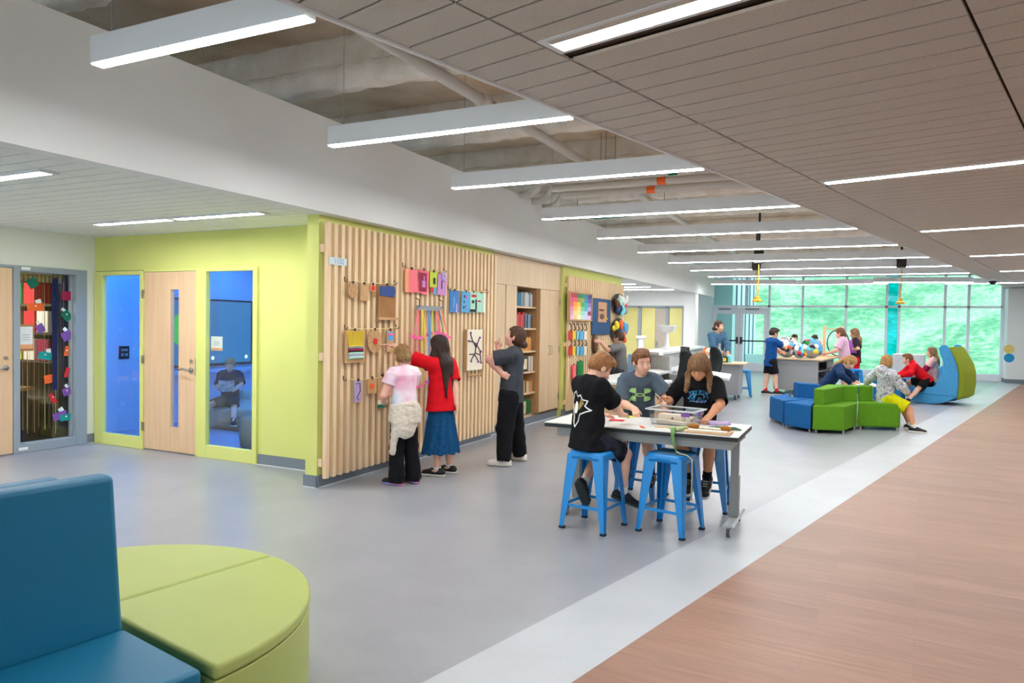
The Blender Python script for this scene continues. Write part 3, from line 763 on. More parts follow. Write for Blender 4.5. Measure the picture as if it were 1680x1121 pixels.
# ------------------------------------------------------------------ blue metal stools
M_BLUE = mat('blue_enamel', (10, 134, 208), 0.28, spec=0.5, coat=0.3)
M_FOOT = mat('stool_rubber', (26, 40, 62), 0.7)
def make_stool(name, loc, rz, label, H=0.61, group='blue metal stools'):
    t = thing(name, label, 'stool', loc, rz, group)
    s0, s1 = 0.148, 0.19
    st = MB()
    n = 28
    def rr(h, r, z):
        pts = []
        for k in range(n):
            a = 2*PI*(k+0.5)/n
            c_, s_ = math.cos(a), math.sin(a)
            pts.append(((h-r)*(1 if c_ > 0 else -1)+r*c_, (h-r)*(1 if s_ > 0 else -1)+r*s_, z))
        return pts
    rings = [rr(0.03, 0.02, H-0.006), rr(s0-0.03, 0.035, H-0.004), rr(s0-0.012, 0.04, H), rr(s0, 0.045, H-0.006), rr(s0+0.005, 0.045, H-0.02), rr(s0+0.009, 0.045, H-0.062), rr(s0+0.004, 0.045, H-0.062), rr(s0-0.004, 0.045, H-0.02), rr(s0-0.012, 0.04, H-0.012)]
    vs = [p for r_ in rings for p in r_]
    fs = [tuple(range(n))]+[(i*n+k, i*n+(k+1) % n, (i+1)*n+(k+1) % n, (i+1)*n+k) for i in range(len(rings)-1) for k in range(n)]+[tuple(reversed(range((len(rings)-1)*n, len(rings)*n)))]
    st._add(vs, fs)
    obj('seat', st, M_BLUE, t, smooth=True)
    for ax in (-1, 1):
        for ay in (-1, 1):
            lg = MB()
            # folded sheet: two tapering flanges meeting on the outer corner
            def P(f, z): k = s0+0.006+(s1-s0)*(H-0.03-z)/(H-0.03); return Vector((ax*k, ay*k, z))+Vector((-ax*f[0], -ay*f[1], 0))
            zt, zb = H-0.03, 0.015
            wt, wb, th = 0.098, 0.034, 0.004
            lg.hexa([P((0, 0), zb), P((wb, 0), zb), P((wb, th), zb), P((0, th), zb)], [P((0, 0), zt), P((wt, 0), zt), P((wt, th), zt), P((0, th), zt)])
            lg.hexa([P((0, 0), zb), P((0, wb), zb), P((th, wb), zb), P((th, 0), zb)], [P((0, 0), zt), P((0, wt), zt), P((th, wt), zt), P((th, 0), zt)])
            # stiffening rib down the corner
            lg.tube([P((0.012, 0.012), zb), P((0.016, 0.016), zt)], [0.011, 0.016], 8)
            lo = obj('leg', lg, M_BLUE, t)
            obj('foot_cap', MB().box(*sorted((ax*(s1+0.008), ax*(s1-0.03))), *sorted((ay*(s1+0.008), ay*(s1-0.03))), 0.0, 0.018), M_FOOT, lo)
    for a in range(4):
        R = Matrix.Rotation(a*PI/2, 3, 'Z')
        zz = 0.185; k = s0+0.006+(s1-s0)*(H-0.03-zz)/(H-0.03)-0.012
        mb = MB(); mb.T = R.to_4x4()
        mb.box(-k, k, -k-0.003, -k+0.003, zz-0.011, zz+0.011)
        obj('stretcher', mb, M_BLUE, t)
        mb = MB(); mb.T = R.to_4x4(); k2 = s0
        mb.box(-k2+0.06, k2-0.06, -k2-0.001, -k2+0.003, H-0.10, H-0.058)
    return t
s_a = make_stool('metal_stool', (-1.835, 5.285, 0), math.radians(-9), 'blue metal stool under the boy in the black emblem shirt')
def stool(loc, rz, label, g=None): 
    r = dup(s_a, loc, rz, label)
    return r
stool((-1.275, 5.475, 0), math.radians(-12), 'empty blue metal stool in front of the white work table')
stool((-1.17, 6.34, 0), math.radians(4), 'blue metal stool under the child with long hair and black shirt')
stool((-1.78, 6.45, 0), math.radians(-6), 'blue metal stool under the smiling boy in the grey logo shirt')

# ------------------------------------------------------------------ foreground lounge: blue bench, green half-round
M_BVINYL = mat('blue_vinyl', (14, 108, 144), 0.42, spec=0.4, var=0.03, vscale=3, bump=0.06, bscale=220)
M_GVINYL = mat('lime_vinyl', (172, 182, 102), 0.5, spec=0.35, var=0.03, vscale=3, bump=0.06, bscale=220)
RB = math.radians(-9.7)
ex, ey = Vector((math.cos(RB), math.sin(RB), 0)), Vector((-math.sin(RB), math.cos(RB), 0))
O = Vector((-2.656, 1.786, 0))
def quarter(a0, a1, label, R=0.80, H=0.445):
    t = thing('quarter_round_ottoman', label, 'ottoman', O, RB, 'lime quarter-round ottomans')
    def shape(r, inset):
        pts = [(inset if a0 < 45 else -inset, inset)]
        n = 28
        da = math.degrees(inset/r)
        for k in range(n+1):
            a = math.radians(a0+da+(a1-a0-2*da)*k/n); pts.append((r*math.cos(a), r*math.sin(a)))
        return pts
    obj('body', MB().prism(shape(R, 0.004), 0.04, H-0.055), M_GVINYL, t, bevel=0.006)
    obj('cushion', MB().prism(shape(R+0.004, 0.003), H-0.053, H), M_GVINYL, t, bevel=0.018, seg=3)
    mb = MB()
    for k in range(3):
        a = math.radians(a0+15+30*k); mb.cone((0.6*R*math.cos(a), 0.6*R*math.sin(a), 0), (0.6*R*math.cos(a), 0.6*R*math.sin(a), 0.045), 0.03)
    obj('glide', mb, M_EDGE, t)
    return t
quarter(0, 90, 'lime vinyl quarter-round ottoman nearest the camera, its corner touching the blue bench')
quarter(90, 180, 'lime vinyl quarter-round ottoman behind the blue backrest, beyond the seam')
bn = thing('lounge_bench', 'blue vinyl lounge bench with a tall back in the foreground', 'bench', O+ex*0.29-ey*0.03, RB)
SD, SL, BH, BT = 0.51, 1.5, 1.0, 0.085
# local frame: x = away from back, y = along back
obj('seat', MB().box(0.0, SD, -SL, -0.005, 0.30, 0.452), M_BVINYL, bn, bevel=0.022, seg=3)
obj('base', MB().box(0.0, SD-0.01, -SL+0.01, -0.02, 0.05, 0.30), M_BVINYL, bn, bevel=0.01)
bk = MB(); bk.hexa([(-0.10, -SL, 0.30), (0.015, -SL, 0.30), (0.015, -0.005, 0.30), (-0.10, -0.005, 0.30)], [(-0.165, -SL, BH), (-0.075, -SL, BH), (-0.075, -0.005, BH), (-0.165, -0.005, BH)])
obj('backrest', bk, M_BVINYL, bn, bevel=0.024, seg=3)
mb = MB()
for yy in (-0.1, -SL+0.1):
    for xx in (0.06, SD-0.08): mb.cone((xx, yy, 0), (xx, yy, 0.055), 0.028)
obj('glide', mb, M_EDGE, bn)
b2 = thing('lounge_bench', 'blue bench back standing right behind the tall foreground backrest', 'bench', O+ex*0.29-ey*0.16, RB)
bk = MB(); bk.hexa([(-0.19, -SL, 0.05), (-0.105, -SL, 0.05), (-0.105, -0.005, 0.05), (-0.19, -0.005, 0.05)], [(-0.262, -SL, BH-0.005), (-0.172, -SL, BH-0.005), (-0.172, -0.005, BH-0.005), (-0.262, -0.005, BH-0.005)])
obj('backrest', bk, M_BVINYL, b2, bevel=0.024, seg=3)
obj('seat', MB().box(-0.75, -0.27, -SL, -0.3, 0.05, 0.44), M_BVINYL, b2, bevel=0.022, seg=3)
mb = MB()
for yy in (-0.1, -SL+0.1): mb.cone((-0.15, yy, 0), (-0.15, yy, 0.055), 0.028)
obj('glide', mb, M_EDGE, b2)

# ------------------------------------------------------------------ tool benches (grey perforated carts)
def perf_mat():
    m = bpy.data.materials.new('perforated_grey'); m.use_nodes = True; nt = m.node_tree; b = nt.nodes['Principled BSDF']
    tc = nt.nodes.new('ShaderNodeTexCoord'); v = nt.nodes.new('ShaderNodeTexVoronoi'); v.inputs['Scale'].default_value = 30; v.inputs['Randomness'].default_value = 0.0
    nt.links.new(tc.outputs['Object'], v.inputs['Vector'])
    lt = nt.nodes.new('ShaderNodeMath'); lt.operation = 'LESS_THAN'; lt.inputs[1].default_value = 0.22
    nt.links.new(v.outputs['Distance'], lt.inputs[0])
    mx = nt.nodes.new('ShaderNodeMix'); mx.data_type = 'RGBA'; mx.inputs['A'].default_value = (*lin((150, 152, 154)), 1); mx.inputs['B'].default_value = (*lin((104, 106, 110)), 1)
    nt.links.new(lt.outputs[0], mx.inputs['Factor']); nt.links.new(mx.outputs['Result'], b.inputs['Base Color']); b.inputs['Roughness'].default_value = 0.5
    return m
M_PERF = perf_mat()
M_PERFD = mat('painted_shelf_shade', (58, 60, 62), 0.7)
M_BENCHTOP = mat('butcher_block', (222, 196, 160), 0.45, rgb2=(206, 176, 138), vscale=4, stretch=(1, 10, 1))
def cart(label, loc, rz, W, D, H, shelves=False):
    t = thing('tool_bench', label, 'workbench', loc, rz)
    top = MB().box(-0.06, W+0.12, -0.06, D+0.06, H-0.032, H)
    obj('worktop', top, M_BENCHTOP, t, bevel=0.006)
    z0, z1 = 0.13, H-0.034
    obj('front_panel', MB().box(0, W, 0, 0.02, z0, z1), M_PERF, t, bevel=0.004)
    obj('back_panel', MB().box(0, W, D-0.02, D, z0, z1), M_PERF, t)
    obj('side_panel', MB().box(0, 0.02, 0.02, D-0.02, z0, z1), M_PERF, t)
    if shelves:
        obj('frame', MB().box(W-0.02, W, 0.02, 0.06, z0, z1).box(W-0.02, W, D*0.55, D*0.55+0.04, z0, z1).box(W-0.02, W, D-0.06, D-0.02, z0, z1).box(W-0.02, W, 0.06, D-0.06, z1-0.05, z1).box(W-0.02, W, 0.06, D-0.06, z0, z0+0.05), M_PERF, t)
        obj('drawer', MB().box(W-0.02, W+0.004, D*0.55+0.05, D-0.07, z1-0.22, z1-0.06), M_PERF, t)
        obj('shelf_shade_board', MB().box(W-0.5, W-0.48, 0.03, D-0.03, z0, z1), M_PERFD, t)  # dark-coloured board stands in for the shade inside the open shelves
        for z in (0.30, 0.55): obj('shelf', MB().box(0.03, W-0.02, 0.03, D-0.03, z, z+0.02), M_PERF, t)
    else:
        obj('side_panel', MB().box(W-0.02, W, 0.02, D-0.02, z0, z1), M_PERF, t)
    obj('bottom', MB().box(0.0, W, 0.0, D, z0-0.02, z0), M_PERF, t)
    for x in (0.07, W-0.07):
        for y in (0.08, D-0.08):
            c_ = obj('caster', MB().cone((x-0.015, y, 0.05), (x+0.015, y, 0.05), 0.05, n=16), M_RUB, t)
            obj('fork', MB().box(x-0.022, x-0.016, y-0.025, y+0.025, 0.04, z0-0.02).box(x+0.016, x+0.022, y-0.025, y+0.025, 0.04, z0-0.02), M_CASTER, c_)
    return t
CA_H, CB_H = 0.80, 0.86
cart('grey perforated tool bench on casters beside the woman in denim', (-3.12, 15.85, 0), math.radians(2), 0.82, 0.8, CA_H)
CBX, CBY, CBR = -1.83, 18.15, math.radians(-8)
cart('grey perforated tool bench under the ball sculptures', (CBX, CBY, 0), CBR, 1.0, 1.95, CB_H, True)
stool((-2.37, 16.98, 0), 0.2, 'blue metal stool tucked at the right end of the left tool bench')
stool((-0.10, 19.2, 0), 0.3, 'blue metal stool beside the girl in the pink shirt')

# ------------------------------------------------------------------ modular lounge: blue and green ottomans
def fabric(name, rgb, rgb2):
    return mat(name, rgb, 0.85, spec=0.15, rgb2=rgb2, vscale=60, bump=0.25, bscale=180)
M_BFAB = fabric('blue_weave', (38, 106, 164), (26, 88, 146))
M_BFAB2 = fabric('mid_blue_weave', (74, 150, 196), (60, 134, 182))
M_GFAB = fabric('green_weave', (100, 152, 36), (84, 134, 24))
M_GRFAB = fabric('grey_weave', (190, 194, 194), (176, 180, 182))
M_LFAB = fabric('olive_weave', (142, 156, 44), (126, 140, 36))
def seat_block(name, label, poly, z1, m, group=None, back=None, zb=0.66, cat='ottoman', bm_=None):
    cx = sum(p[0] for p in poly)/len(poly); cy = sum(p[1] for p in poly)/len(poly)
    t = thing(name, label, cat, (cx, cy, 0), 0, group)
    lp = [(x-cx, y-cy) for x, y in poly]
    obj('body', MB().prism(lp, 0.05, z1), m, t, bevel=0.02, seg=3)
    mb = MB()
    for x, y in lp: mb.cone((x*0.86, y*0.86, 0), (x*0.86, y*0.86, 0.055), 0.02)
    obj('glide', mb, M_STEEL, t)
    if back:
        obj('backrest', MB().prism([(x-cx, y-cy) for x, y in back], z1-0.01, zb), bm_ or m, t, bevel=0.02, seg=3)
    return t
seat_block('modular_ottoman', 'dark blue modular ottoman at the far left of the green and blue lounge', [(-1.34, 12.80), (-1.06, 12.10), (-0.78, 12.55), (-1.06, 13.02), (-1.08, 13.62)], 0.42, M_BFAB, 'modular ottomans')
seat_block('modular_ottoman', 'blue modular ottoman with a low back, left of the green seat', [(-1.03, 11.93), (-0.625, 11.60), (-0.56, 12.5), (-0.56, 12.85), (-1.00, 13.06), (-0.74, 12.52)], 0.42, M_BFAB, 'modular ottomans',
           back=[(-0.90, 12.84), (-0.565, 12.67), (-0.565, 12.84), (-0.99, 13.05)])
seat_block('modular_ottoman', 'green modular ottoman with a low back, nearest the camera', [(-0.60, 11.60), (-0.17, 11.74), (0.0, 12.42), (0.0, 13.0), (-0.50, 12.85)], 0.42, M_GFAB, 'modular ottomans',
           back=[(-0.60, 11.80), (-0.45, 11.72), (-0.20, 12.62), (0.0, 12.70), (0.0, 12.98), (-0.46, 12.84)])
seat_block('modular_ottoman', 'green modular ottoman under the boy in yellow shorts', [(0.01, 12.45), (0.61, 12.62), (0.61, 13.35), (0.01, 13.1)], 0.42, M_GFAB, 'modular ottomans',
           back=[(0.01, 12.78), (0.22, 12.86), (0.22, 13.15), (0.01, 13.08)])
seat_block('cube_ottoman', 'dark blue cube ottoman where the boy in red leans', [(0.30, 17.5), (0.82, 17.15), (0.95, 17.9), (0.43, 18.25)], 0.52, M_BFAB)
seat_block('lounge_sofa', 'light blue lounge seat with a pale grey back near the windows', [(0.35, 19.9), (1.45, 19.65), (1.55, 20.6), (0.45, 20.85)], 0.50, M_BFAB2, back=[(0.75, 19.95), (1.42, 19.8), (1.5, 20.5), (0.85, 20.7)], zb=0.98, cat='seat', bm_=M_GRFAB)
seat_block('block_ottoman', 'light blue block seat beside the grey lounge back', [(1.3, 21.4), (2.4, 21.2), (2.45, 22.1), (1.35, 22.3)], 0.62, M_BFAB2, cat='seat')

# high-backed rocking loungers: shaped side panels, rounded runner below
def rocker(label, loc, rz, m, W=0.95, mi=None, S=1.0):
    t = thing('rocking_lounger', label, 'rocking chair', loc, rz)
    # outline in (x forward = towards the toes, z)
    prof = [(.536, .24), (.51, .31), (.446, .357), (.32, .37), (.143, .362), (.018, .357), (-.045, .384), (-.08, .473), (-.134, .616), (-.179, .759), (-.193, .866), (-.179, .955), (-.134, 1.08), (-.107, 1.1875), (-.134, 1.25), (-.1875, 1.271), (-.25, 1.26), (-.30, 1.196), (-.375, 1.045), (-.446, .866), (-.482, .6875), (-.486, .455), (-.473, .196), (-.32, .098), (-.179, .036), (.018, 0), (.25, .018), (.43, .0625), (.518, .152)]
    prof = [(x*S, z*S) for x, z in prof]
    for s in (-1, 1):
        y0_ = s*W/2-(0.05 if s > 0 else 0.0)
        pn = MB().ext([(x, y0_, z) for x, z in prof], (0, 0.05, 0))
        sp = obj('side_panel', pn, m, t, bevel=0.015, seg=3)
        obj('seam', MB().tube([(0.53*S, s*(W/2+0.001), 0.225*S), (0.1*S, s*(W/2+0.001), 0.215*S), (-0.475*S, s*(W/2+0.001), 0.20*S)], 0.004, 6), mat('seam_dark', (20, 60, 92), 0.8), sp)
    inner = [(.50, .24), (.48, .10), (.30, .04), (.02, .02), (-.17, .055), (-.31, .12), (-.45, .21), (-.465, .455), (-.46, .68), (-.425, .85), (-.355, 1.03), (-.285, 1.16), (-.24, 1.15), (-.27, .95), (-.28, .75), (-.22, .55), (-.15, .40), (-.06, .30), (.42, .30)]
    obj('cushion', MB().ext([(x*S, -W/2+0.05, z*S) for x, z in inner], (0, W-0.10, 0)), mi or m, t, bevel=0.02, seg=2)
    return t
rk = rocker('blue high-backed rocking lounger with an olive back shell, by the windows', (1.60, 18.0, 0), math.radians(158), M_BFAB2)
sh_ = [(-.265, 1.22), (-.31, 1.235), (-.36, 1.17), (-.44, 1.03), (-.53, .87), (-.575, .69), (-.58, .455), (-.55, .20), (-.44, .125), (-.455, .21), (-.47, .455), (-.465, .68), (-.43, .85), (-.36, 1.03)]
obj('back_shell', MB().ext([(x, -0.95/2+0.052, z) for x, z in sh_], (0, 0.95-0.104, 0)), M_LFAB, rk, bevel=0.03, seg=3)

# ------------------------------------------------------------------ reception desk
M_COUNT = mat('white_counter', (226, 228, 228), 0.35, spec=0.4)
M_DESKP = mat('pale_grey_panel', (186, 188, 188), 0.6)
M_DESKW = mat('desk_maple', (208, 176, 136), 0.5, rgb2=(196, 160, 120), vscale=3, stretch=(6, 6, 0.5))
dk = thing('reception_desk', 'white and maple reception desk behind the work table', 'desk', (-3.0, 11.0, 0))
obj('counter_top', MB().box(-3.56, -2.45, 9.55, 10.45, 0.745, 0.785).box(-3.56, -3.0, 10.45, 12.9, 0.745, 0.785), M_COUNT, dk, bevel=0.006, world=True)
obj('front_panel', MB().box(-3.53, -2.48, 9.59, 9.62, 0.06, 0.745).box(-3.53, -3.50, 9.62, 12.88, 0.06, 0.745).box(-2.51, -2.48, 9.62, 10.42, 0.06, 0.745), M_DESKW, dk, world=True)
obj('plinth', MB().box(-3.50, -2.52, 9.65, 10.38, 0.0, 0.06).box(-3.48, -3.04, 10.38, 12.85, 0.0, 0.06), M_BASE, dk, world=True)
obj('screen_wall', MB().prism([(-3.36, 13.1), (-3.28, 13.05), (-3.52, 18.2), (-3.60, 18.2)], 0.0, 1.035).prism([(-3.86, 13.6), (-3.36, 13.1), (-3.40, 13.2), (-3.86, 13.7)], 0.0, 1.035), M_DESKP, dk, world=True)
obj('transaction_top', MB().prism([(-3.82, 13.45), (-3.30, 12.98), (-3.24, 13.05), (-3.48, 18.3), (-3.98, 18.4), (-3.90, 13.6)], 1.037, 1.09), M_COUNT, dk, bevel=0.008, world=True)
obj('worktop', MB().prism([(-3.26, 13.2), (-2.55, 12.55), (-1.80, 11.45), (-1.95, 12.60), (-2.6, 13.5), (-3.30, 14.6)], 0.735, 0.775), M_COUNT, dk, bevel=0.006, world=True)
obj('modesty_panel', MB().prism([(-3.0, 12.55), (-2.02, 11.75), (-2.0, 11.78), (-2.98, 12.6)], 0.02, 0.735).prism([(-3.28, 13.0), (-3.0, 12.55), (-2.98, 12.6), (-3.26, 13.05)], 0.02, 1.035), M_DESKP, dk, world=True)

M_CHAIR = mat('black_mesh_fabric', (44, 50, 52), 0.7, spec=0.2)
M_CHAIRB = mat('grey_green_shell', (122, 146, 150), 0.45)
def task_chair(label, loc, rz):
    t = thing('office_chair', label, 'chair', loc, rz, 'office chairs at the reception desk')
    def sh(off):
        def f(s, q):
            z = 0.55+0.62*q
            w = 0.235*(0.72+0.55*math.sin(PI*min(1, q*0.75+0.2)))*(1 if q < 0.9 else 1-(q-0.9)*3)
            yb = 0.20+0.09*q+0.05*math.sin(PI*q*1.1)+off - 0.12*(max(0, q-0.75)) + 0.07*(2*s-1)**2*-1
            return ((2*s-1)*w, yb, z)
        return f
    b = MB().quadgrid(sh(0.0), 10, 14); obj('backrest', b, M_CHAIR, t, smooth=True, thick=0.03)
    b = MB().quadgrid(sh(0.035), 8, 10); obj('back_shell', b, M_CHAIRB, t, smooth=True, thick=0.015)
    obj('seat', MB().box(-0.24, 0.24, -0.25, 0.2, 0.44, 0.52), M_CHAIR, t, bevel=0.03, seg=3)
    mb = MB(); mb.cone((0, 0, 0.1), (0, 0, 0.44), 0.03)
    for k in range(5):
        a = 2*PI*k/5; mb.tube([(0, 0, 0.13), (0.28*math.cos(a), 0.28*math.sin(a), 0.07)], [0.025, 0.015], 6)
    mb.tube([(0, 0.1, 0.46), (0, 0.27, 0.50), (0, 0.30, 0.75)], 0.02, 6)
    obj('base', mb, M_EDGE, t)
    mb = MB()
    for k in range(5):
        a = 2*PI*k/5; mb.ball((0.28*math.cos(a), 0.28*math.sin(a), 0.03), 0.03, 10, 6)
    obj('caster', mb, M_RUB, t)
    return t
task_chair('dark office chair with a curved back behind the smiling boy', onY(1104, 610, 11.9)*Vector((1, 1, 0)) if False else Vector((onY(1106, 610, 11.7).x, 11.7, 0)), math.radians(-52))
task_chair('dark office chair farther back, partly hidden by the long-haired child', Vector((onY(1156, 590, 14.6).x, 14.6, 0)), math.radians(-58))
t = thing('monitor', 'black monitor standing on the reception worktop', 'monitor', (-2.93, 13.45, 0.776), math.radians(-62))
obj('screen', MB().box(-0.24, 0.24, -0.02, 0.02, 0.09, 0.42), M_EDGE, t, bevel=0.006)
obj('stand', MB().box(-0.03, 0.03, -0.01, 0.02, 0.01, 0.12).box(-0.11, 0.11, -0.08, 0.08, 0, 0.012), M_EDGE, t)
# white plaster stand with a tilted tray on the transaction top, white post behind
pb = onZ(1101, 567, 1.09)
t = thing('pedestal_sculpture', 'white sculpture like a shallow tray on a slim stem, on the reception counter', 'sculpture', (-3.72, 15.3, 1.09), 0)
M_PLAS = mat('white_plaster', (236, 238, 238), 0.6)
obj('stem', MB().lathe([(0, 0), (0.13, 0), (0.14, 0.015), (0.06, 0.04), (0.04, 0.16), (0.035, 0.36), (0.0, 0.36)], (0, 0, 0), 20), M_PLAS, t, smooth=True)
obj('tray', MB().hexa([(-0.10, -0.08, 0.34), (0.13, -0.08, 0.36), (0.13, 0.08, 0.36), (-0.10, 0.08, 0.34)], [(-0.18, -0.14, 0.50), (0.19, -0.14, 0.50), (0.19, 0.14, 0.50), (-0.18, 0.14, 0.50)]), M_PLAS, t, bevel=0.02)
pb = onZ(1044, 640, 0)
t = thing('book_return_post', 'white post with a flat cap by the yellow glazing', 'post', (-5.55, 19.8, 0), 0)
obj('shaft', MB().box(-0.07, 0.07, -0.07, 0.07, 0, 1.22), M_PLAS, t, bevel=0.01)
obj('cap', MB().box(-0.12, 0.12, -0.12, 0.12, 1.22, 1.29), M_PLAS, t, bevel=0.01)
t = thing('lounge_chair', 'blue-grey lounge chair by the yellow office glazing', 'chair', (-5.0, 17.6, 0), 0)
obj('seat', MB().box(-0.35, 0.35, -0.35, 0.35, 0.06, 0.42), fabric('slate_weave', (122, 144, 160), (108, 130, 148)), t, bevel=0.04, seg=3)
obj('backrest', MB().box(-0.35, 0.35, 0.2, 0.35, 0.4, 0.85), MATS['slate_weave'], t, bevel=0.04, seg=3)
# ------------------------------------------------------------------ slat screens
M_SLAT = mat('pine_slat', (244, 218, 180), 0.55, spec=0.25, rgb2=(232, 198, 156), vscale=5, stretch=(3, 3, 0.25))
XSL = -4.475          # front of the slats
def slat_screen(label, y0, n, z0=0.09, z1=2.50):
    t = thing('slat_screen', label, 'wall panel', (XL, y0, 0), 0, 'pine slat screens')
    mb = MB()
    for i in range(n): mb.box(0.045, XSL-XL, 0.1*i, 0.1*i+0.049, z0, z1)
    obj('slats', mb, M_SLAT, t)
    for z in (0.20, 1.20, 2.22):
        obj('rail', MB().box(0.002, 0.0445, -0.012, 0.1*(n-1)+0.075, z, z+0.075), M_SLAT, t)
    return t
slat_screen('long pine slat screen with craft work, left of the bookcase', 5.245, 35)
slat_screen('pine slat screen with the rainbow painting, right of the bookcase', 11.42, 32, 0.09, 2.41)
M_BRASS = mat('dark_hook', (58, 46, 38), 0.5, metal=0.4)
M_CORD = mat('twine', (236, 214, 160), 0.9, spec=0.05)
def P2(px, py, off=0.015): return onX(px, py, XSL+off)
def hook_into(t, p, base):
    q = p-base
    return q

# room number sign
a, b = P2(540, 421, 0.004), P2(568.5, 437, 0.004)
t = thing('room_sign', 'pale translucent room number sign reading 1132', 'sign', (XSL+0.004, (a.y+b.y)/2, (a.z+b.z)/2))
w2, h2 = (b.y-a.y)/2, (a.z-b.z)/2
obj('plate', MB().box(-0.003, 0.004, -w2, w2, -h2, h2), mat('frosted_plate', (206, 220, 224), 0.4, spec=0.4), t)
obj('digits', text_on(MB(), '1132', h2*2.0, (0.0045, 0.01, 0), (0, 1, 0), (0, 0, 1), 0.0005), mat('sign_digits', (84, 126, 160), 0.5), t)

def cordline(label, p0, p1, sag=0.012):
    A, B = P2(*p0, 0.03), P2(*p1, 0.03)
    t = thing('twine_line', label, 'twine', ((A.x, A.y, A.z)), 0, 'twine lines strung between hooks on the slat screen')
    d = B-A
    obj('twine', MB().tube([d*s+Vector((0, 0, -sag*4*s*(1-s))) for s in (0, .25, .5, .75, 1)], 0.0045, 6), M_CORD, t)
    for q in (Vector((0, 0, 0)), d):
        obj('hook', MB().tube([q+Vector((-0.028, 0, 0.035)), q+Vector((-0.024, 0, -0.01)), q+Vector((0.004, 0, -0.014)), q+Vector((0.010, 0, 0.012))], 0.0045, 6), M_BRASS, t)
    return t
cordline('twine line with the wooden disc and blue-topped board, top left of the screen', (569, 460), (650, 465))
cordline('twine line with the yellow loom, middle left of the screen', (569, 538.5), (653, 537.5))
cordline('twine line with the purple card, lowest on the screen', (567, 623), (632, 617.5))
cordline('twine line with four pink and yellow cards, upper middle of the screen', (664, 436), (731, 445.5))
cordline('twine line with the blue and white cards, right part of the screen', (738, 474), (800, 479))

def panel_from(px0, py0, px1, py1, off=0.03):
    A, B = P2(px0, py0, off), P2(px1, py1, off)
    return (A.y+B.y)/2, (A.z+B.z)/2, abs(B.y-A.y)/2, abs(A.z-B.z)/2
def clip_at(t, y, z):
    obj('clip', MB().cbox((0.006, y, z), (0.016, 0.018, 0.03)), M_BRASS, t)
def card(name, label, box, m, off=0.025, th=0.006, cat='artwork', group=None, clip=True, tilt=0.0, taper=0.0):
    y, z, w, h = panel_from(*box, off)
    t = thing(name, label, cat, (XSL+off, y, z), 0, group)
    R = Matrix.Rotation(tilt, 3, 'X')
    c = [R @ Vector((0, a, b)) for a, b in ((-w*(1-0), -h), (w, -h), (w*(1-taper), h), (-w*(1-taper), h))]
    obj('board', MB().ext(c, (th, 0, 0)), m, t)
    if clip: clip_at(t, 0, h+0.005)
    return t, w, h
def add(t, name, quads, m, x=0.007, th=0.003):
    mb = MB()
    for (a0, b0, a1, b1) in quads: mb.box(x, x+th, min(a0, a1), max(a0, a1), min(b0, b1), max(b0, b1))
    return obj(name, mb, m, t)
M_WOODB = mat('raw_plywood', (206, 166, 118), 0.7, rgb2=(190, 148, 100), vscale=6)
M_CARDB = mat('cardboard', (182, 134, 86), 0.85, rgb2=(168, 120, 74), vscale=5)
CT = {k: mat('craft_'+k, v, 0.7) for k, v in dict(red=(222, 40, 46), pink=(248, 122, 132), hotpink=(246, 104, 170), maroon=(158, 30, 72), yellow=(238, 214, 60), lime=(200, 216, 70), violet=(212, 148, 208),
      blue=(72, 130, 200), sky=(96, 170, 220), navy=(44, 62, 110), black=(36, 36, 40), white=(236, 238, 232), mint=(178, 224, 200), purple=(128, 84, 160), orange=(240, 104, 40), teal=(24, 150, 140), green=(26, 136, 60),
      lilac=(200, 176, 220), cream=(238, 230, 206), peach=(244, 170, 120), brown=(104, 70, 48), denim=(24, 72, 118), grey=(150, 154, 158), aqua=(120, 206, 214), darkteal=(16, 110, 84)).items()}
# discs
def disc(label, cxy, edge_x, edge_y, center=None, off=0.03):
    c = P2(*cxy, off); r = abs(P2(edge_x, cxy[1], off).y-c.y); rz_ = abs(P2(cxy[0], edge_y, off).z-c.z)
    r = (r+rz_)/2
    t = thing('wooden_disc', label, 'artwork', (XSL+off, c.y, c.z), 0)
    obj('board', MB().cone((0, 0, 0), (0.012, 0, 0), r, n=32), M_WOODB, t)
    mb = MB()
    for k in range(8):
        a = k*PI/4+0.2
        mb.tube([(0.0125, 0.02*math.cos(a), 0.02*math.sin(a)), (0.0125, r*0.95*math.cos(a), r*0.95*math.sin(a))], 0.0012, 4)
    obj('threads', mb, CT['brown'], t)
    if center: obj('knob', MB().cone((0.0125, 0, 0), (0.022, 0, 0), r*0.26, n=18), CT[center], t)
    clip_at(t, 0, r)
    return t
disc('round wooden weaving disc hanging top left, strung with threads', (578, 476.5), 585.5, 490)
disc('round wooden disc with a red centre that the girls touch', (614, 560), 625.5, 579.5, 'red')
card('wooden_board', 'plain small wooden board right of the top left disc', (590, 466, 603, 494), M_WOODB, th=0.012)
t, w, h = card('craft_card', 'small red and orange card left of the big blue-topped board', (607, 467, 615, 478), CT['peach'])
add(t, 'red_patch', [(-w*0.7, -h*0.7, w*0.7, h*0.6)], CT['red'])
obj('tag', MB().box(0, 0.004, -w*0.1, w*1.1, -h*3.0, -h*1.1), M_CARDB, t)
t, w, h = card('weaving_board', 'tall cardboard loom with a blue woven top and pale wooden bar', (620, 467, 647, 525), M_CARDB, th=0.012)
mb = MB(); mb.ext([(0.0125, -w*0.92, h*0.38), (0.0125, w*0.75, h*0.33), (0.0125, w*0.95, h*0.72), (0.0125, w*0.7, h*0.98), (0.0125, -w*0.9, h*0.92)], (0.008, 0, 0))
obj('blue_weave', mb, mat('blue_yarn', (62, 84, 140), 0.9, var=0.25, vscale=50), t)
mb = MB()
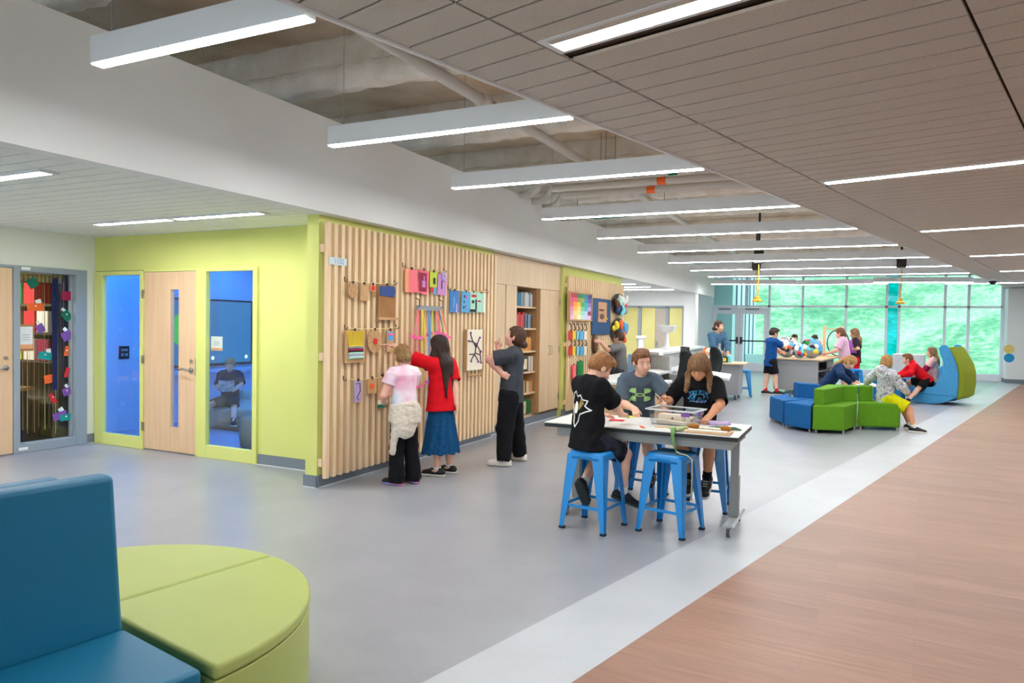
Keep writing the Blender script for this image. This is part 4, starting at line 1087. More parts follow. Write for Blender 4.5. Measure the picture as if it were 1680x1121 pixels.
for k in range(13): mb.tube([(0.0125, -w*0.85+w*1.7*k/12, h*0.4), (0.0125, -w*0.85+w*1.7*k/12, -h*0.95)], 0.001, 4)
obj('warp_threads', mb, CT['brown'], t)
obj('wooden_bar', MB().box(0, 0.03, -w*1.12, w*1.18, -h*1.02, -h*0.86), M_WOODB, t)
t, w, h = card('weaving_loom', 'weaving loom with yellow warp and green and red woven stripes', (565, 542, 597, 594), M_WOODB, th=0.012)
mb = MB()
for k in range(22):
    a = -0.88+1.76*k/21
    mb.tube([(0.016, w*a, h*0.95), (0.020, w*a*0.78, h*0.05)], 0.0028, 4)
obj('yellow_warp', mb, CT['yellow'], t)
for (z0_, z1_, c, nm) in ((0.0, 0.06, 'yellow', 'yellow_band'), (-0.13, 0.0, 'grey', 'grey_band'), (-0.27, -0.14, 'maroon', 'red_band'), (-0.36, -0.28, 'black', 'dark_band'), (-0.50, -0.36, 'mint', 'mint_band'), (-0.60, -0.50, 'lilac', 'pink_band'), (-0.78, -0.60, 'mint', 'lower_mint_band')):
    obj(nm, MB().tube([(0.02, -w*0.72, h*(z0_+z1_)/2), (0.024, 0, h*(z0_+z1_)/2+0.003), (0.02, w*0.72, h*(z0_+z1_)/2)], h*(z1_-z0_)*0.5, 8), CT[c], t)
t, w, h = card('craft_card', 'narrow wooden card with a small coloured picture, right of the red-centred disc', (634, 542, 645, 577), M_WOODB, th=0.008)
add(t, 'picture', [(-w*0.75, h*0.05, w*0.75, h*0.85)], CT['sky'], 0.009)
add(t, 'pink_stripe', [(-w*0.7, h*0.5, w*0.7, h*0.72)], CT['hotpink'], 0.012)
t, w, h = card('craft_card', 'lilac card with a blue line on the lowest cord', (581, 625, 592, 659), CT['lilac'])
mb = MB(); mb.tube([(0.008, -w*0.6, h*0.7), (0.008, w*0.5, h*0.75), (0.008, w*0.6, 0), (0.008, -w*0.3, -h*0.5), (0.008, w*0.2, -h*0.85)], 0.004, 5)
obj('blue_yarn', mb, CT['navy'], t)
t, w, h = card('wooden_board', 'wooden board with an orange patch on the lowest cord', (602, 622, 617, 645), M_WOODB)
mb = MB(); mb.ball((0.008, 0, 0), (0.005, w*0.5, h*0.38), 14, 8); obj('orange_patch', mb, CT['orange'], t)
t, w, h = card('wooden_board', 'board with striped yarn at the end of the lowest cord, behind the tie-dye girl', (619, 618, 634, 668), M_WOODB)
add(t, 'white_yarn', [(-w, -h*0.75, w, -h*0.5)], CT['cream'], 0.007, 0.01)
add(t, 'dark_yarn', [(-w, -h*0.97, w, -h*0.76)], CT['darkteal'], 0.007, 0.01)
# four upper cards
t, w, h = card('craft_card', 'coral pink paper folder on the upper middle cord', (664, 440, 684.5, 481), CT['pink'], tilt=0.04)
add(t, 'folded_edge', [(-w*1.05, -h, -w*0.55, h*0.95)], CT['peach'], 0.004, 0.012)
t, w, h = card('craft_card', 'maroon and pink paper card on the upper middle cord', (686.5, 442, 702, 483), CT['pink'], tilt=-0.14)
add(t, 'maroon_front', [(-w*0.95, -h*0.82, w*0.6, h*0.75)], CT['maroon'])
add(t, 'pink_shape', [(-w*0.4, -h*0.45, w*0.25, h*0.1), (-w*0.1, h*0.15, w*0.1, h*0.5)], CT['violet'], 0.011)
t, w, h = card('craft_card', 'yellow-green card with red and blue tabs on the upper middle cord', (705, 445, 716, 472), CT['lime'])
add(t, 'black_shape', [(-w*0.1, -h*0.6, w*0.5, h*0.2)], CT['black'])
add(t, 'red_tab', [(-w*0.7, -h*1.65, w*0.05, -h*0.98)], CT['red'], 0.001)
add(t, 'blue_tab', [(w*0.1, -h*1.95, w*0.9, -h*0.98)], CT['sky'], 0.001)
t, w, h = card('craft_card', 'pink-violet card with a flower at the right end of the upper middle cord', (718, 450, 731.5, 485), CT['violet'], tilt=-0.07)
add(t, 'black_line', [(-w*0.25, -h*0.4, -w*0.05, h*0.4), (w*0.35, h*0.3, w*0.55, h*0.6)], CT['black'])
mb = MB()
for k in range(5): a = k*2*PI/5; mb.ball((0.014, w*0.2+0.035*math.cos(a), h*0.85+0.035*math.sin(a)), (0.01, 0.028, 0.028), 10, 6)
obj('flower', mb, CT['lilac'], t)
# blue and white cards
t, w, h = card('craft_card', 'blue paper card at the left of the right-hand cord', (738, 476, 752, 513), CT['blue'])
add(t, 'pale_shape', [(-w*0.4, -h*0.6, w*0.0, h*0.4)], CT['sky']); add(t, 'pink_strip', [(w*0.3, -h, w*0.6, -h*0.2)], CT['lilac'])
t, w, h = card('craft_card', 'sky blue card leaning in the middle of the right-hand cord', (757, 478, 770, 513), CT['sky'], tilt=-0.08)
add(t, 'black_marks', [(-w*0.6, -h*0.65, -w*0.4, -h*0.4), (-w*0.5, -h*0.1, -w*0.3, h*0.1), (-w*0.45, h*0.4, -w*0.25, h*0.65)], CT['black']); add(t, 'pink_marks', [(-w*0.1, -h*0.5, w*0.1, -h*0.3), (0, h*0.3, w*0.2, h*0.6)], CT['hotpink'])
t, w, h = card('craft_card', 'black, white and red card on the right-hand cord', (771, 479, 781, 513), CT['mint'])
add(t, 'black_figure', [(-w*0.5, -h*0.1, w*0.2, h*0.2), (-w, -h*0.95, w*0.9, -h*0.7), (w*0.6, -h*0.7, w, h*0.3)], CT['black']); add(t, 'red_bow', [(-w*0.6, h*0.5, w*0.8, h*0.75)], CT['red'])
t, w, h = card('craft_card', 'mint and white card at the right end of the right-hand cord', (782, 480, 795, 513), CT['mint'])
add(t, 'white_edge', [(w*0.5, -h, w, h)], CT['white']); add(t, 'red_spot', [(-w*0.8, h*0.05, -w*0.1, h*0.2)], CT['red'])
# ribbon hanger
A, B = P2(683, 504, 0.03), P2(723, 508, 0.03)
t = thing('ribbon_hanger', 'grey bar hung with long pink, yellow and blue ribbons', 'artwork', (XSL+0.03, (A.y+B.y)/2, (A.z+B.z)/2))
hw = (B.y-A.y)/2
obj('bar', MB().box(0, 0.02, -hw, hw, -0.028, 0.028), CT['grey'], t)
for s in (-1, 1): obj('hook', MB().tube([(-0.02, s*hw*0.95, 0.11), (0.03, s*hw*0.95, 0.09), (0.034, s*hw*0.95, 0.02), (0.01, s*hw*0.95, 0.0)], 0.005, 6), M_BRASS, t)
for k, (a, b, c, L) in enumerate(((-1.0, -2.0, 'pink', 1.0), (-0.95, -1.35, 'pink', 0.98), (-0.75, -1.0, 'yellow', 0.9), (-0.6, -0.55, 'yellow', 0.85), (-0.45, -0.7, 'peach', 1.15), (-0.2, -0.4, 'blue', 1.45), (-0.1, -0.1, 'sky', 1.0),
                                  (0.15, 0.0, 'lime', 0.95), (0.4, 0.75, 'pink', 0.98), (0.55, 1.0, 'pink', 0.9), (0.7, 1.55, 'blue', 1.0), (0.8, 1.35, 'yellow', 0.92), (0.95, 1.9, 'pink', 0.9))):
    mb = MB(); n_ = 6
    for i in range(n_):
        s0_, s1_ = i/n_, (i+1)/n_
        f = lambda s: (0.022+0.03*math.sin(PI*s)+0.004*k % 0.012, hw*(a+(b-a)*s**0.8), -0.02-L*s)
        p0, p1 = f(s0_), f(s1_); wv = 0.011
        mb._add([(p0[0], p0[1]-wv, p0[2]), (p0[0], p0[1]+wv, p0[2]), (p1[0], p1[1]+wv, p1[2]), (p1[0], p1[1]-wv, p1[2])], [(0, 1, 2, 3)])
    obj('ribbon', mb, CT[c], t, thick=0.002)
for z, wd in ((-0.31, 1.75), (-0.85, 1.95)):
    mb = MB(); pts = [(0.05+0.03*math.sin(i*1.3), hw*wd*(i/4-1), z-0.03*math.sin(i)) for i in range(9)]
    for p0, p1 in zip(pts, pts[1:]): mb._add([(p0[0], p0[1], p0[2]-0.016), (p1[0], p1[1], p1[2]-0.016), (p1[0], p1[1], p1[2]+0.016), (p0[0], p0[1], p0[2]+0.016)], [(0, 1, 2, 3)])
    obj('cross_ribbon', mb, CT['hotpink'], t, thick=0.002)
# white woven panel with branches
t, w, h = card('branch_weaving', 'white woven panel with dark branches near the girl with a bun', (764, 541, 789, 606), CT['cream'], th=0.02, clip=False)
obj('wooden_frame', MB().box(0, 0.03, -w-0.02, -w, -h, h).box(0, 0.03, w, w+0.02, -h, h), M_WOODB, t)
mb = MB()
for br in ([(-.6, .8), (-.3, .4), (.2, .25), (.7, -.1)], [(-.8, .45), (-.2, .4), (.1, .1), (.5, .55)], [(-.5, -.5), (0, -.15), (.6, -.25)], [(0, -.15), (.1, .25)], [(-.7, -.2), (-.1, -.2), (.4, -.55)], [(.6, .0), (.75, -.6)]):
    mb.tube([(0.026, w*x, h*y) for x, y in br], 0.007, 5)
obj('branch', mb, mat('branch_plum', (84, 56, 66), 0.8), t)
mb = MB()
for x, y in ((-.6, .85), (-.85, .45), (.55, .6), (-.5, -.55), (.4, -.6), (.75, -.65), (.7, -.1), (.1, .3)): mb.ball((0.03, w*x, h*y), 0.014, 8, 6)
obj('bud', mb, CT['purple'], t)
obj('lower_dowel', MB().tube([(0.015, -w*0.8, -h*1.25), (0.015, w*0.95, -h*1.22)], 0.012, 8).tube([(0.015, -w*0.75, -h*0.98), (0.015, -w*0.8, -h*1.5)], 0.01, 6).tube([(0.015, w*0.85, -h*0.98), (0.015, w*0.9, -h*1.35)], 0.01, 6), M_WOODB, t)

# ------------------------------------------------------------------ second slat screen: painting, denim cloth, wreaths, key tags
t, w, h = card('rainbow_painting', 'rainbow painting of coloured squares in a pale frame', (933, 480, 967.5, 525), CT['white'], off=0.02, th=0.02, clip=False)
PAL = [[(206, 30, 70), (176, 60, 70), (60, 110, 80), (40, 140, 90), (40, 130, 150), (70, 60, 120)], [(226, 70, 140), (236, 90, 90), (150, 150, 70), (160, 170, 60), (20, 140, 190), (100, 80, 150)],
       [(232, 80, 120), (246, 160, 50), (246, 196, 50), (60, 170, 90), (60, 170, 190), (150, 130, 190)], [(240, 120, 190), (246, 190, 60), (240, 220, 130), (130, 206, 150), (80, 180, 200), (190, 170, 220)],
       [(226, 150, 210), (240, 220, 120), (226, 226, 150), (170, 216, 200), (170, 216, 230), (150, 60, 100)], [(230, 190, 226), (240, 200, 140), (240, 236, 190), (190, 226, 220), (206, 210, 236), (226, 190, 220)]]
for r_ in range(6):
    for c_ in range(6):
        x0_, x1_ = -w+2*w*c_/6, -w+2*w*(c_+1)/6; z1_, z0_ = h-2*h*r_/6, h-2*h*(r_+1)/6
        obj('colour_square', MB().box(0.020, 0.023, x0_, x1_, z0_, z1_), mat('paint_%d_%d' % (r_, c_), PAL[r_][c_], 0.6), t)
obj('frame', MB().box(0, 0.04, -w-0.025, -w, -h-0.025, h+0.025).box(0, 0.04, w, w+0.025, -h-0.025, h+0.025).box(0, 0.04, -w, w, h, h+0.025).box(0, 0.04, -w, w, -h-0.025, -h), M_WOODB, t)
t, w, h = card('denim_banner', 'dark blue cloth banner with a tan bird picture on the slat screen', (971.5, 489, 1000, 549), CT['denim'], off=0.02, th=0.01, clip=False)
obj('picture_sheet', MB().box(0.011, 0.014, -w*0.4, w*0.55, -h*0.30, h*0.82), mat('tan_print', (206, 160, 120), 0.8, rgb2=(190, 140, 100), vscale=9), t)
mb = MB(); mb.ball((0.018, 0, h*0.02), (0.006, w*0.25, h*0.16), 14, 8).ball((0.018, -w*0.05, h*0.38), (0.006, w*0.3, h*0.07), 12, 8)
obj('brown_shape', mb, CT['brown'], t)
mb = MB(); mb.ball((0.02, w*0.5, -h*0.1), (0.01, w*0.14, h*0.06), 10, 6); obj('tassel', mb, CT['yellow'], t)
def wreath(label, c, ex_, ey_, cols, seed):
    p = P2(*c, 0.02); ry = abs(P2(ex_, c[1], .02).y-p.y); rz_ = abs(P2(c[0], ey_, .02).z-p.z)
    t = thing('wreath_sculpture', label, 'sculpture', (XSL+0.01, p.y, p.z))
    mb = MB(); mb.ball((0.03, 0, 0), (0.03, ry, rz_), 24, 12); obj('backing', mb, CT['black'], t)
    rg = random.Random(seed)
    cols = cols*2
    for k, (nm, c_) in enumerate(cols):
        a = 4*PI*k/len(cols)+rg.uniform(-.3, .3); q = rg.uniform(0.2, 0.8)
        mb = MB(); mb.ball((0.06+rg.uniform(0, .05), ry*q*math.cos(a), rz_*q*math.sin(a)), (0.045, ry*rg.uniform(.2, .34), rz_*rg.uniform(.2, .32)), 12, 8, Matrix.Rotation(rg.uniform(-1, 1), 3, 'X'))
        obj(nm, mb, CT[c_] if c_ in CT else M_CARDB, t, smooth=True)
    return t
wreath('round wall sculpture of white, red and blue scraps, upper of two', (1013.5, 499.5), 1024.5, 517, [('red_scrap', 'red'), ('white_scrap', 'white'), ('white_scrap', 'white'), ('mint_scrap', 'mint'), ('tan_scrap', 'brown'), ('blue_scrap', 'navy'), ('aqua_scrap', 'aqua'), ('grey_scrap', 'grey')], 2)
wreath('round wall sculpture of orange, black and blue scraps, lower of two', (1012.5, 542), 1024, 562, [('blue_scrap', 'blue'), ('sky_scrap', 'sky'), ('orange_scrap', 'orange'), ('yellow_scrap', 'yellow'), ('black_scrap', 'black'), ('brown_scrap', 'brown'), ('orange_scrap', 'orange')], 5)
p = P2(975, 565, 0.02)
t = thing('leaf_carving', 'dark brown carved leaf shape that the boy in grey touches', 'sculpture', (XSL+0.005, p.y, p.z))
mb = MB(); mb.ext([(0.0, y, z) for y, z in ((-.02, -.19), (.09, -.12), (.13, 0.01), (.07, 0.14), (-.04, 0.19), (-.13, 0.07), (-.12, -.09))], (0.06, 0, 0)); obj('body', mb, CT['brown'], t, bevel=0.02)
mb = MB()
for k in range(5): mb.tube([(0.063, -0.02, -0.13+k*0.06), (0.063, 0.08, -0.09+k*0.05)], 0.008, 5)
obj('ridge', mb, M_CARDB, t)
p = P2(1005, 592, 0.02)
t = thing('hanging_scarf', 'small black and brown hanging beside the boy in grey', 'artwork', (XSL+0.005, p.y, p.z))
mb = MB(); mb.ext([(0, y, z) for y, z in ((-.1, -.3), (.1, -.28), (.13, 0.3), (-.08, 0.33))], (0.03, 0, 0)); obj('cloth', mb, CT['black'], t, bevel=0.01)
# tags on hooks
cols = ['red', 'yellow', 'aqua', 'sky', 'white']; cn = ['red', 'yellow', 'aqua', 'blue', 'white']
for row, (yt, yb) in enumerate(((543, 558), (568, 583))):
    A = P2(936.5, yt-2, 0.01); B = P2(961.5, yt-2, 0.01)
    for k in range(5):
        px = 936.5+k*6.1
        p, q = P2(px, yt, 0.03), P2(px, yb, 0.03)
        t = thing('paper_tag', f'{cn[k]} paper tag on the {"upper" if row == 0 else "lower"} row of hooks under the rainbow painting', 'tag', (XSL+0.02, p.y, p.z), 0, 'paper tags on hooks')
        hgt = p.z-q.z; ww = [0.085, 0.06, 0.05, 0.085, 0.06][k]
        obj('strip', MB().box(0.0, 0.006, -ww, ww, -hgt, 0.0), CT[cols[k]], t)
        obj('hook', MB().tube([(-0.018, 0, 0.12), (0.01, 0, 0.11), (0.03, 0, 0.04), (0.012, 0, 0.0), (0.0, 0, 0.02)], 0.009, 6), M_BRASS, t)
for (x0_, y0_, x1_, y1_, c, lab) in ((937.5, 599, 944, 626, 'pink', 'pink and red paper strip low on the right slat screen'), (947, 593, 956, 622, 'green', 'green paper chain strip low on the right slat screen')):
    t, w, h = card('paper_strip', lab, (x0_, y0_, x1_, y1_), CT[c], off=0.02)
    add(t, 'edge_strip', [(-w*1.1, -h, -w*0.5, h)], CT['red' if c == 'pink' else 'darkteal'])

# ------------------------------------------------------------------ classroom sidelight: foil curtain, envelopes, lanyard, notice
m = bpy.data.materials.new('gold_foil'); m.use_nodes = True; b_ = m.node_tree.nodes['Principled BSDF']
b_.inputs['Base Color'].default_value = (*lin((190, 166, 104)), 1); b_.inputs['Metallic'].default_value = 0.7; b_.inputs['Roughness'].default_value = 0.35
M_FOIL = m
mb = MB(); rg = random.Random(5)
XC = XW-0.16
y = 4.88
while y < 5.49:
    x = XC+rg.uniform(-.02, .02); wv = rg.uniform(0.001, 0.0026); zb_ = rg.uniform(0.1, 0.25)
    a = rg.uniform(-.6, .6); dx, dy = math.sin(a)*wv, math.cos(a)*wv
    mb._add([(x-dx, y-dy, 2.0), (x+dx, y+dy, 2.0), (x+dx+rg.uniform(-.01, .01), y+dy+rg.uniform(-.01, .01), zb_), (x-dx, y-dy, zb_)], [(0, 1, 2, 3)])
    y += rg.uniform(0.012, 0.032)
fc = obj('foil_curtain', mb, M_FOIL)
tag(fc, 'gold foil fringe curtain hanging inside the classroom sidelight', 'curtain', kind='stuff')
t = thing('curtain_header', 'pleated gold header of the foil curtain in the classroom sidelight', 'curtain', (XC, 5.17, 2.03))
mb = MB()
for k in range(12): mb.cone((0, -0.29+k*0.05, -0.05), (0, -0.29+k*0.05, 0.05), 0.024, n=8)
obj('gathers', mb, M_FOIL, t, smooth=True)
# dim shelves with coloured rows behind the curtain
t = thing('classroom_shelving', 'dim shelving with red and green rows behind the foil curtain', 'shelf', (-10.06, 5.53, 0), -PI/2)
# sits deep in the classroom
mb = MB()
for z in (0.5, 1.0, 1.35, 1.7, 2.05): mb.box(-0.15, 0.15, -1.3, 1.2, z, z+0.03)
mb.box(-0.15, 0.15, -1.33, -1.3, 0, 2.1).box(-0.15, 0.15, 1.2, 1.23, 0, 2.1).box(-0.17, -0.15, -1.33, 1.23, 0, 2.1)
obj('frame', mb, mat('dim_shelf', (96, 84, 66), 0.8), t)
for k in range(26):
    c = ['green', 'cream', 'red', 'red', 'maroon', 'cream', 'navy', 'white', 'lime', 'brown'][k % 10]
    z = [1.03, 1.38, 1.73][k % 3]; y_ = -1.25+(k//3)*0.27
    obj('storage_box', MB().box(-0.1, 0.16, y_, y_+0.22, z, z+0.26), CT[c], t)
t = thing('classroom_table', 'dark wooden table glimpsed through the foil curtain', 'table', (-9.55, 4.85, 0))
obj('tabletop', MB().box(-0.3, 0.4, -0.6, 0.5, 0.66, 0.7), M_CARDB, t)
for sx_ in (-0.25, 0.35):
    for sy_ in (-0.5, 0.4): obj('leg', MB().box(sx_-0.03, sx_+0.03, sy_-0.03, sy_+0.03, 0, 0.66), CT['black'], t)
def XWp(px, py): return onX(px, py, XW-0.055)
ENV = [((53.5, 464.5), 'teal', 0.6, 'teal green diamond envelope at the top left of the classroom sidelight', 'darkteal'), ((58.5, 504), 'orange', 0.03, 'large orange envelope on the classroom sidelight', 'orange'),
       ((66, 539), 'purple', 0.5, 'purple envelope left of the lanyard on the classroom sidelight', 'purple'), ((74, 584), 'teal', -0.2, 'big teal envelope left of the lanyard on the classroom sidelight', 'teal'),
       ((80, 622), 'orange', 0.15, 'orange square envelope beside the lanyard tip', 'orange'), ((86.5, 654), 'red', 0.5, 'small red envelope just below the lanyard', 'red'),
       ((98, 682), 'purple', 0.25, 'purple envelope lowest on the classroom sidelight', 'purple'), ((108, 685), 'teal', 0.05, 'teal envelope overlapped by the lowest purple one', 'teal'),
       ((118.5, 486), 'red', 0.0, 'dark red square envelope at the right edge of the sidelight', 'maroon'), ((115.5, 518.5), 'green', 0.7, 'green diamond envelope right of the lanyard', 'darkteal'),
       ((116, 551), 'purple', 0.5, 'lilac-purple envelope right of the lanyard', 'purple'), ((113.5, 576), 'orange', 1.4, 'narrow orange-red envelope right of the lanyard', 'orange'),
       ((113, 611), 'red', 1.3, 'narrow red envelope right of the lanyard', 'red'), ((111, 642.5), 'purple', 0.3, 'dark purple envelope low right on the sidelight', 'purple')]
SZ = [(0.055, 0.055), (0.095, 0.045), (0.045, 0.05), (0.08, 0.045), (0.055, 0.05), (0.025, 0.065), (0.085, 0.045), (0.075, 0.04), (0.055, 0.055), (0.05, 0.06), (0.06, 0.055), (0.06, 0.025), (0.06, 0.02), (0.05, 0.045)]
for k, ((px, py), c, rot, lab, cm) in enumerate(ENV):
    p = XWp(px, py)
    t = thing('envelope', lab, 'envelope', (XW-0.055+0.0008*k, min(p.y, 5.445), p.z), 0, 'coloured envelopes stuck on the classroom sidelight')
    w, h = SZ[k]; R = Matrix.Rotation(rot, 3, 'X')
    obj('pocket', MB().cbox((0, 0, 0), (0.004, 2*w, 2*h), R), CT[cm], t)
    if k in (1, 2, 3, 6, 9, 10, 13):
        obj('note', MB().cbox(R @ Vector((-0.0025, w*0.35, h+0.02)), (0.001, w*0.7, 0.05), R @ Matrix.Rotation(0.3, 3, 'X')), CT['white'], t)
    obj('seal', MB().cone((0.002, 0, h*0.3), (0.0028, 0, h*0.3), 0.010, n=12), CT['cream'] if k % 2 else CT[cm], t)
t = thing('lanyard', 'navy lanyard hanging in a long loop on the classroom sidelight', 'lanyard', (XW-0.03, XWp(88, 440).y, 0))
za, zb_ = XWp(88, 443).z, XWp(88, 640).z
mb = MB()
for s in (-1, 1):
    pts = [(0.0+0.002*s, s*0.012, za-0.1), (0.004*s, s*0.02, za-0.35), (0.002*s, s*0.012, za-0.8), (0, s*0.008, zb_)]
    for p0, p1 in zip(pts, pts[1:]): mb._add([(p0[0], p0[1]-0.02, p0[2]), (p0[0], p0[1]+0.02, p0[2]), (p1[0], p1[1]+0.02, p1[2]), (p1[0], p1[1]-0.02, p1[2])], [(0, 1, 2, 3)])
obj('strap', mb, mat('navy_webbing', (22, 34, 70), 0.8), t, thick=0.002)
obj('wire_hook', MB().tube([(0.02, 0, za+0.02), (0.01, 0, za), (0, -0.03, za-0.09), (0, 0.03, za-0.09), (0.01, 0, za)], 0.003, 5), CT['black'], t)
def notice(label, X, y0_, y1_, z0_, z1_, axis='x', lines=3, strip=True):
    t = thing('paper_notice', label, 'notice', ((X if axis == 'x' else (y0_+y1_)/2), ((y0_+y1_)/2 if axis == 'x' else X), (z0_+z1_)/2))
    w, h = (y1_-y0_)/2, (z1_-z0_)/2
    def bx(a0, a1, b0, b1, d0, d1):
        mb = MB()
        if axis == 'x': mb.box(d0, d1, a0, a1, b0, b1)
        else: mb.box(a0, a1, -d1, -d0, b0, b1)
        return mb
    obj('sheet', bx(-w, w, -h, h, 0, 0.002), CT['white'], t)
    if strip:
        obj('orange_strip', bx(-w, w, -h, -h*0.62, 0.002, 0.003), CT['peach'], t)
    mb = MB()
    for k in range(lines):
        z = h*0.25-k*h*0.22
        if axis == 'x': mb.box(0.002, 0.0026, -w*0.5, w*0.5, z-0.003, z+0.003)
        else: mb.box(-w*0.5, w*0.5, -0.0026, -0.002, z-0.003, z+0.003)
    obj('print_lines', mb, CT['grey'], t)
    return t
a, b = XWp(32, 536), XWp(54, 572)
notice('paper notice at the left of the classroom sidelight', XW-0.06, max(a.y, 4.875), b.y, b.z, a.z)
obj('brown_border', MB().box(-0.001, 0.0, -0.085, 0.085, -0.155, 0.155), M_CARDB, bpy.data.objects['paper_notice'])
a, b = onY(346, 552, YR+0.04), onY(364.5, 576, YR+0.04)
notice('paper notice on the glass right of the reading room door', YR+0.045, a.x, b.x, b.z, a.z, 'y')
for (X, y_, z_, lab) in ((XW+0.026, 4.93, 2.12, 'small white label at the top of the classroom window frame'), (XW+0.026, 4.90, 0.05, 'small white label at the bottom of the classroom window frame')):
    t = thing('frame_label', lab, 'label', (X, y_, z_), 0); obj('plate', MB().box(0, 0.003, -0.05, 0.05, -0.017, 0.017), CT['white'], t)
for (x_, z_, lab) in ((-6.76, 2.13, 'small white label over the reading room sidelight'), (-6.745, 0.07, 'small white label under the reading room sidelight')):
    t = thing('frame_label', lab, 'label', (x_, YR-0.029, z_), 0); obj('plate', MB().box(-0.04, 0.04, 0, 0.003, -0.017, 0.017), CT['white'], t)

# ------------------------------------------------------------------ reading room: screen, panel, poufs
XPW = -9.215
t = thing('wall_screen', 'large dark-framed touch screen on the reading room wall', 'screen', (XPW, 8.03, 1.36))
def scr_mat():
    m = bpy.data.materials.new('lit_screen'); m.use_nodes = True; b = m.node_tree.nodes['Principled BSDF']
    b.inputs['Base Color'].default_value = (0.02, 0.05, 0.08, 1); b.inputs['Emission Color'].default_value = (*lin((20, 120, 180)), 1); b.inputs['Emission Strength'].default_value = 0.38
    b.inputs['Roughness'].default_value = 0.3
    return m
obj('bezel', MB().box(0.005, 0.06, -0.84, 0.84, -0.525, 0.525), mat('black_bezel', (24, 24, 30), 0.4), t, bevel=0.008)
obj('display', MB().box(0.0605, 0.062, -0.80, 0.80, -0.485, 0.495), scr_mat(), t)
m_g = bpy.data.materials.new('green_graphic'); m_g.use_nodes = True; q = m_g.node_tree.nodes['Principled BSDF']; q.inputs['Emission Color'].default_value = (*lin((30, 170, 70)), 1); q.inputs['Emission Strength'].default_value = 0.5; q.inputs['Base Color'].default_value = (*lin((20, 120, 50)), 1)
m_w = bpy.data.materials.new('white_graphic'); m_w.use_nodes = True; q = m_w.node_tree.nodes['Principled BSDF']; q.inputs['Emission Color'].default_value = (0.8, 0.95, 1, 1); q.inputs['Emission Strength'].default_value = 0.55
obj('green_circle', MB().cone((0.0625, -0.52, 0.05), (0.0632, -0.52, 0.05), 0.25, n=32), m_g, t)
obj('caption', text_on(MB(), 'EXAMPLE'[2:4], 0.13, (0.0636, -0.50, 0.06), (0, 1, 0), (0, 0, 1), 0.0004), m_w, t)
obj('round_icon', MB().cone((0.0625, 0.70, -0.40), (0.0632, 0.70, -0.40), 0.03, n=16).cone((0.0625, 0.02, -0.40), (0.0632, 0.02, -0.40), 0.03, n=16), m_w, t)
t = thing('wall_shelf', 'pale shelf ledge under the touch screen', 'shelf', (XPW, 8.03, 0.76)); obj('ledge', MB().box(0, 0.12, -0.84, 0.9, -0.03, 0.03), M_POD, t)
p = onX(203, 578.5, XPW)
t = thing('control_panel', 'small dark wall control panel in the blue room', 'control panel', (XPW, p.y, p.z)); obj('plate', MB().box(0, 0.015, -0.075, 0.075, -0.09, 0.09), CT['black'], t, bevel=0.004)
obj('button', MB().box(0.015, 0.018, -0.05, -0.01, -0.05, -0.01).box(0.015, 0.018, 0.01, 0.05, -0.05, -0.01).box(0.015, 0.018, -0.05, 0.05, 0.02, 0.05), CT['grey'], t)
M_LINEN = fabric('grey_linen', (190, 188, 172), (172, 170, 156))
t = thing('bean_bag', 'wide crumpled pale bean bag under the reading child', 'bean bag', (-8.22, 7.78, 0))
def bag(s, q):
    a = 2*PI*s; z = 0.40*q**0.8 if q < 0.75 else 0.32+0.10*(q-0.75)/0.25
    r = 1.0*(1-0.10*(1-q)) if q < 0.7 else math.cos((q-0.7)/0.3*PI/2)*0.985
    r = max(r, 0.0)
    k = 1+0.03*math.sin(7*a+4*q)+0.02*math.sin(13*a-9*q)
    zz = z+0.025*math.sin(5*a)*math.sin(PI*q)+(0.18*max(0, math.sin(a-0.4))*q if q > 0.6 else 0)
    return (0.72*r*math.cos(a)*k, 0.54*r*math.sin(a)*k, max(0, zz*0.92))
obj('bag', MB().quadgrid(bag, 56, 26), M_LINEN, t, smooth=True)
obj('band', MB().box(-0.5, 0.5, -0.50, -0.40, 0.0, 0.16), mat('tan_band', (170, 140, 110), 0.8), t, smooth=True)
p = onZ(391, 737, 0)
t = thing('drum_pouf', 'grey woven drum pouf just inside the reading room window', 'pouf', (-6.45, 6.62, 0))
obj('body', MB().lathe([(0, 0), (0.36, 0.0), (0.40, 0.03), (0.42, 0.2), (0.40, 0.37), (0.36, 0.41), (0, 0.42)], (0, 0, 0), 40), fabric('slate_linen', (128, 132, 128), (108, 112, 110)), t, smooth=True)

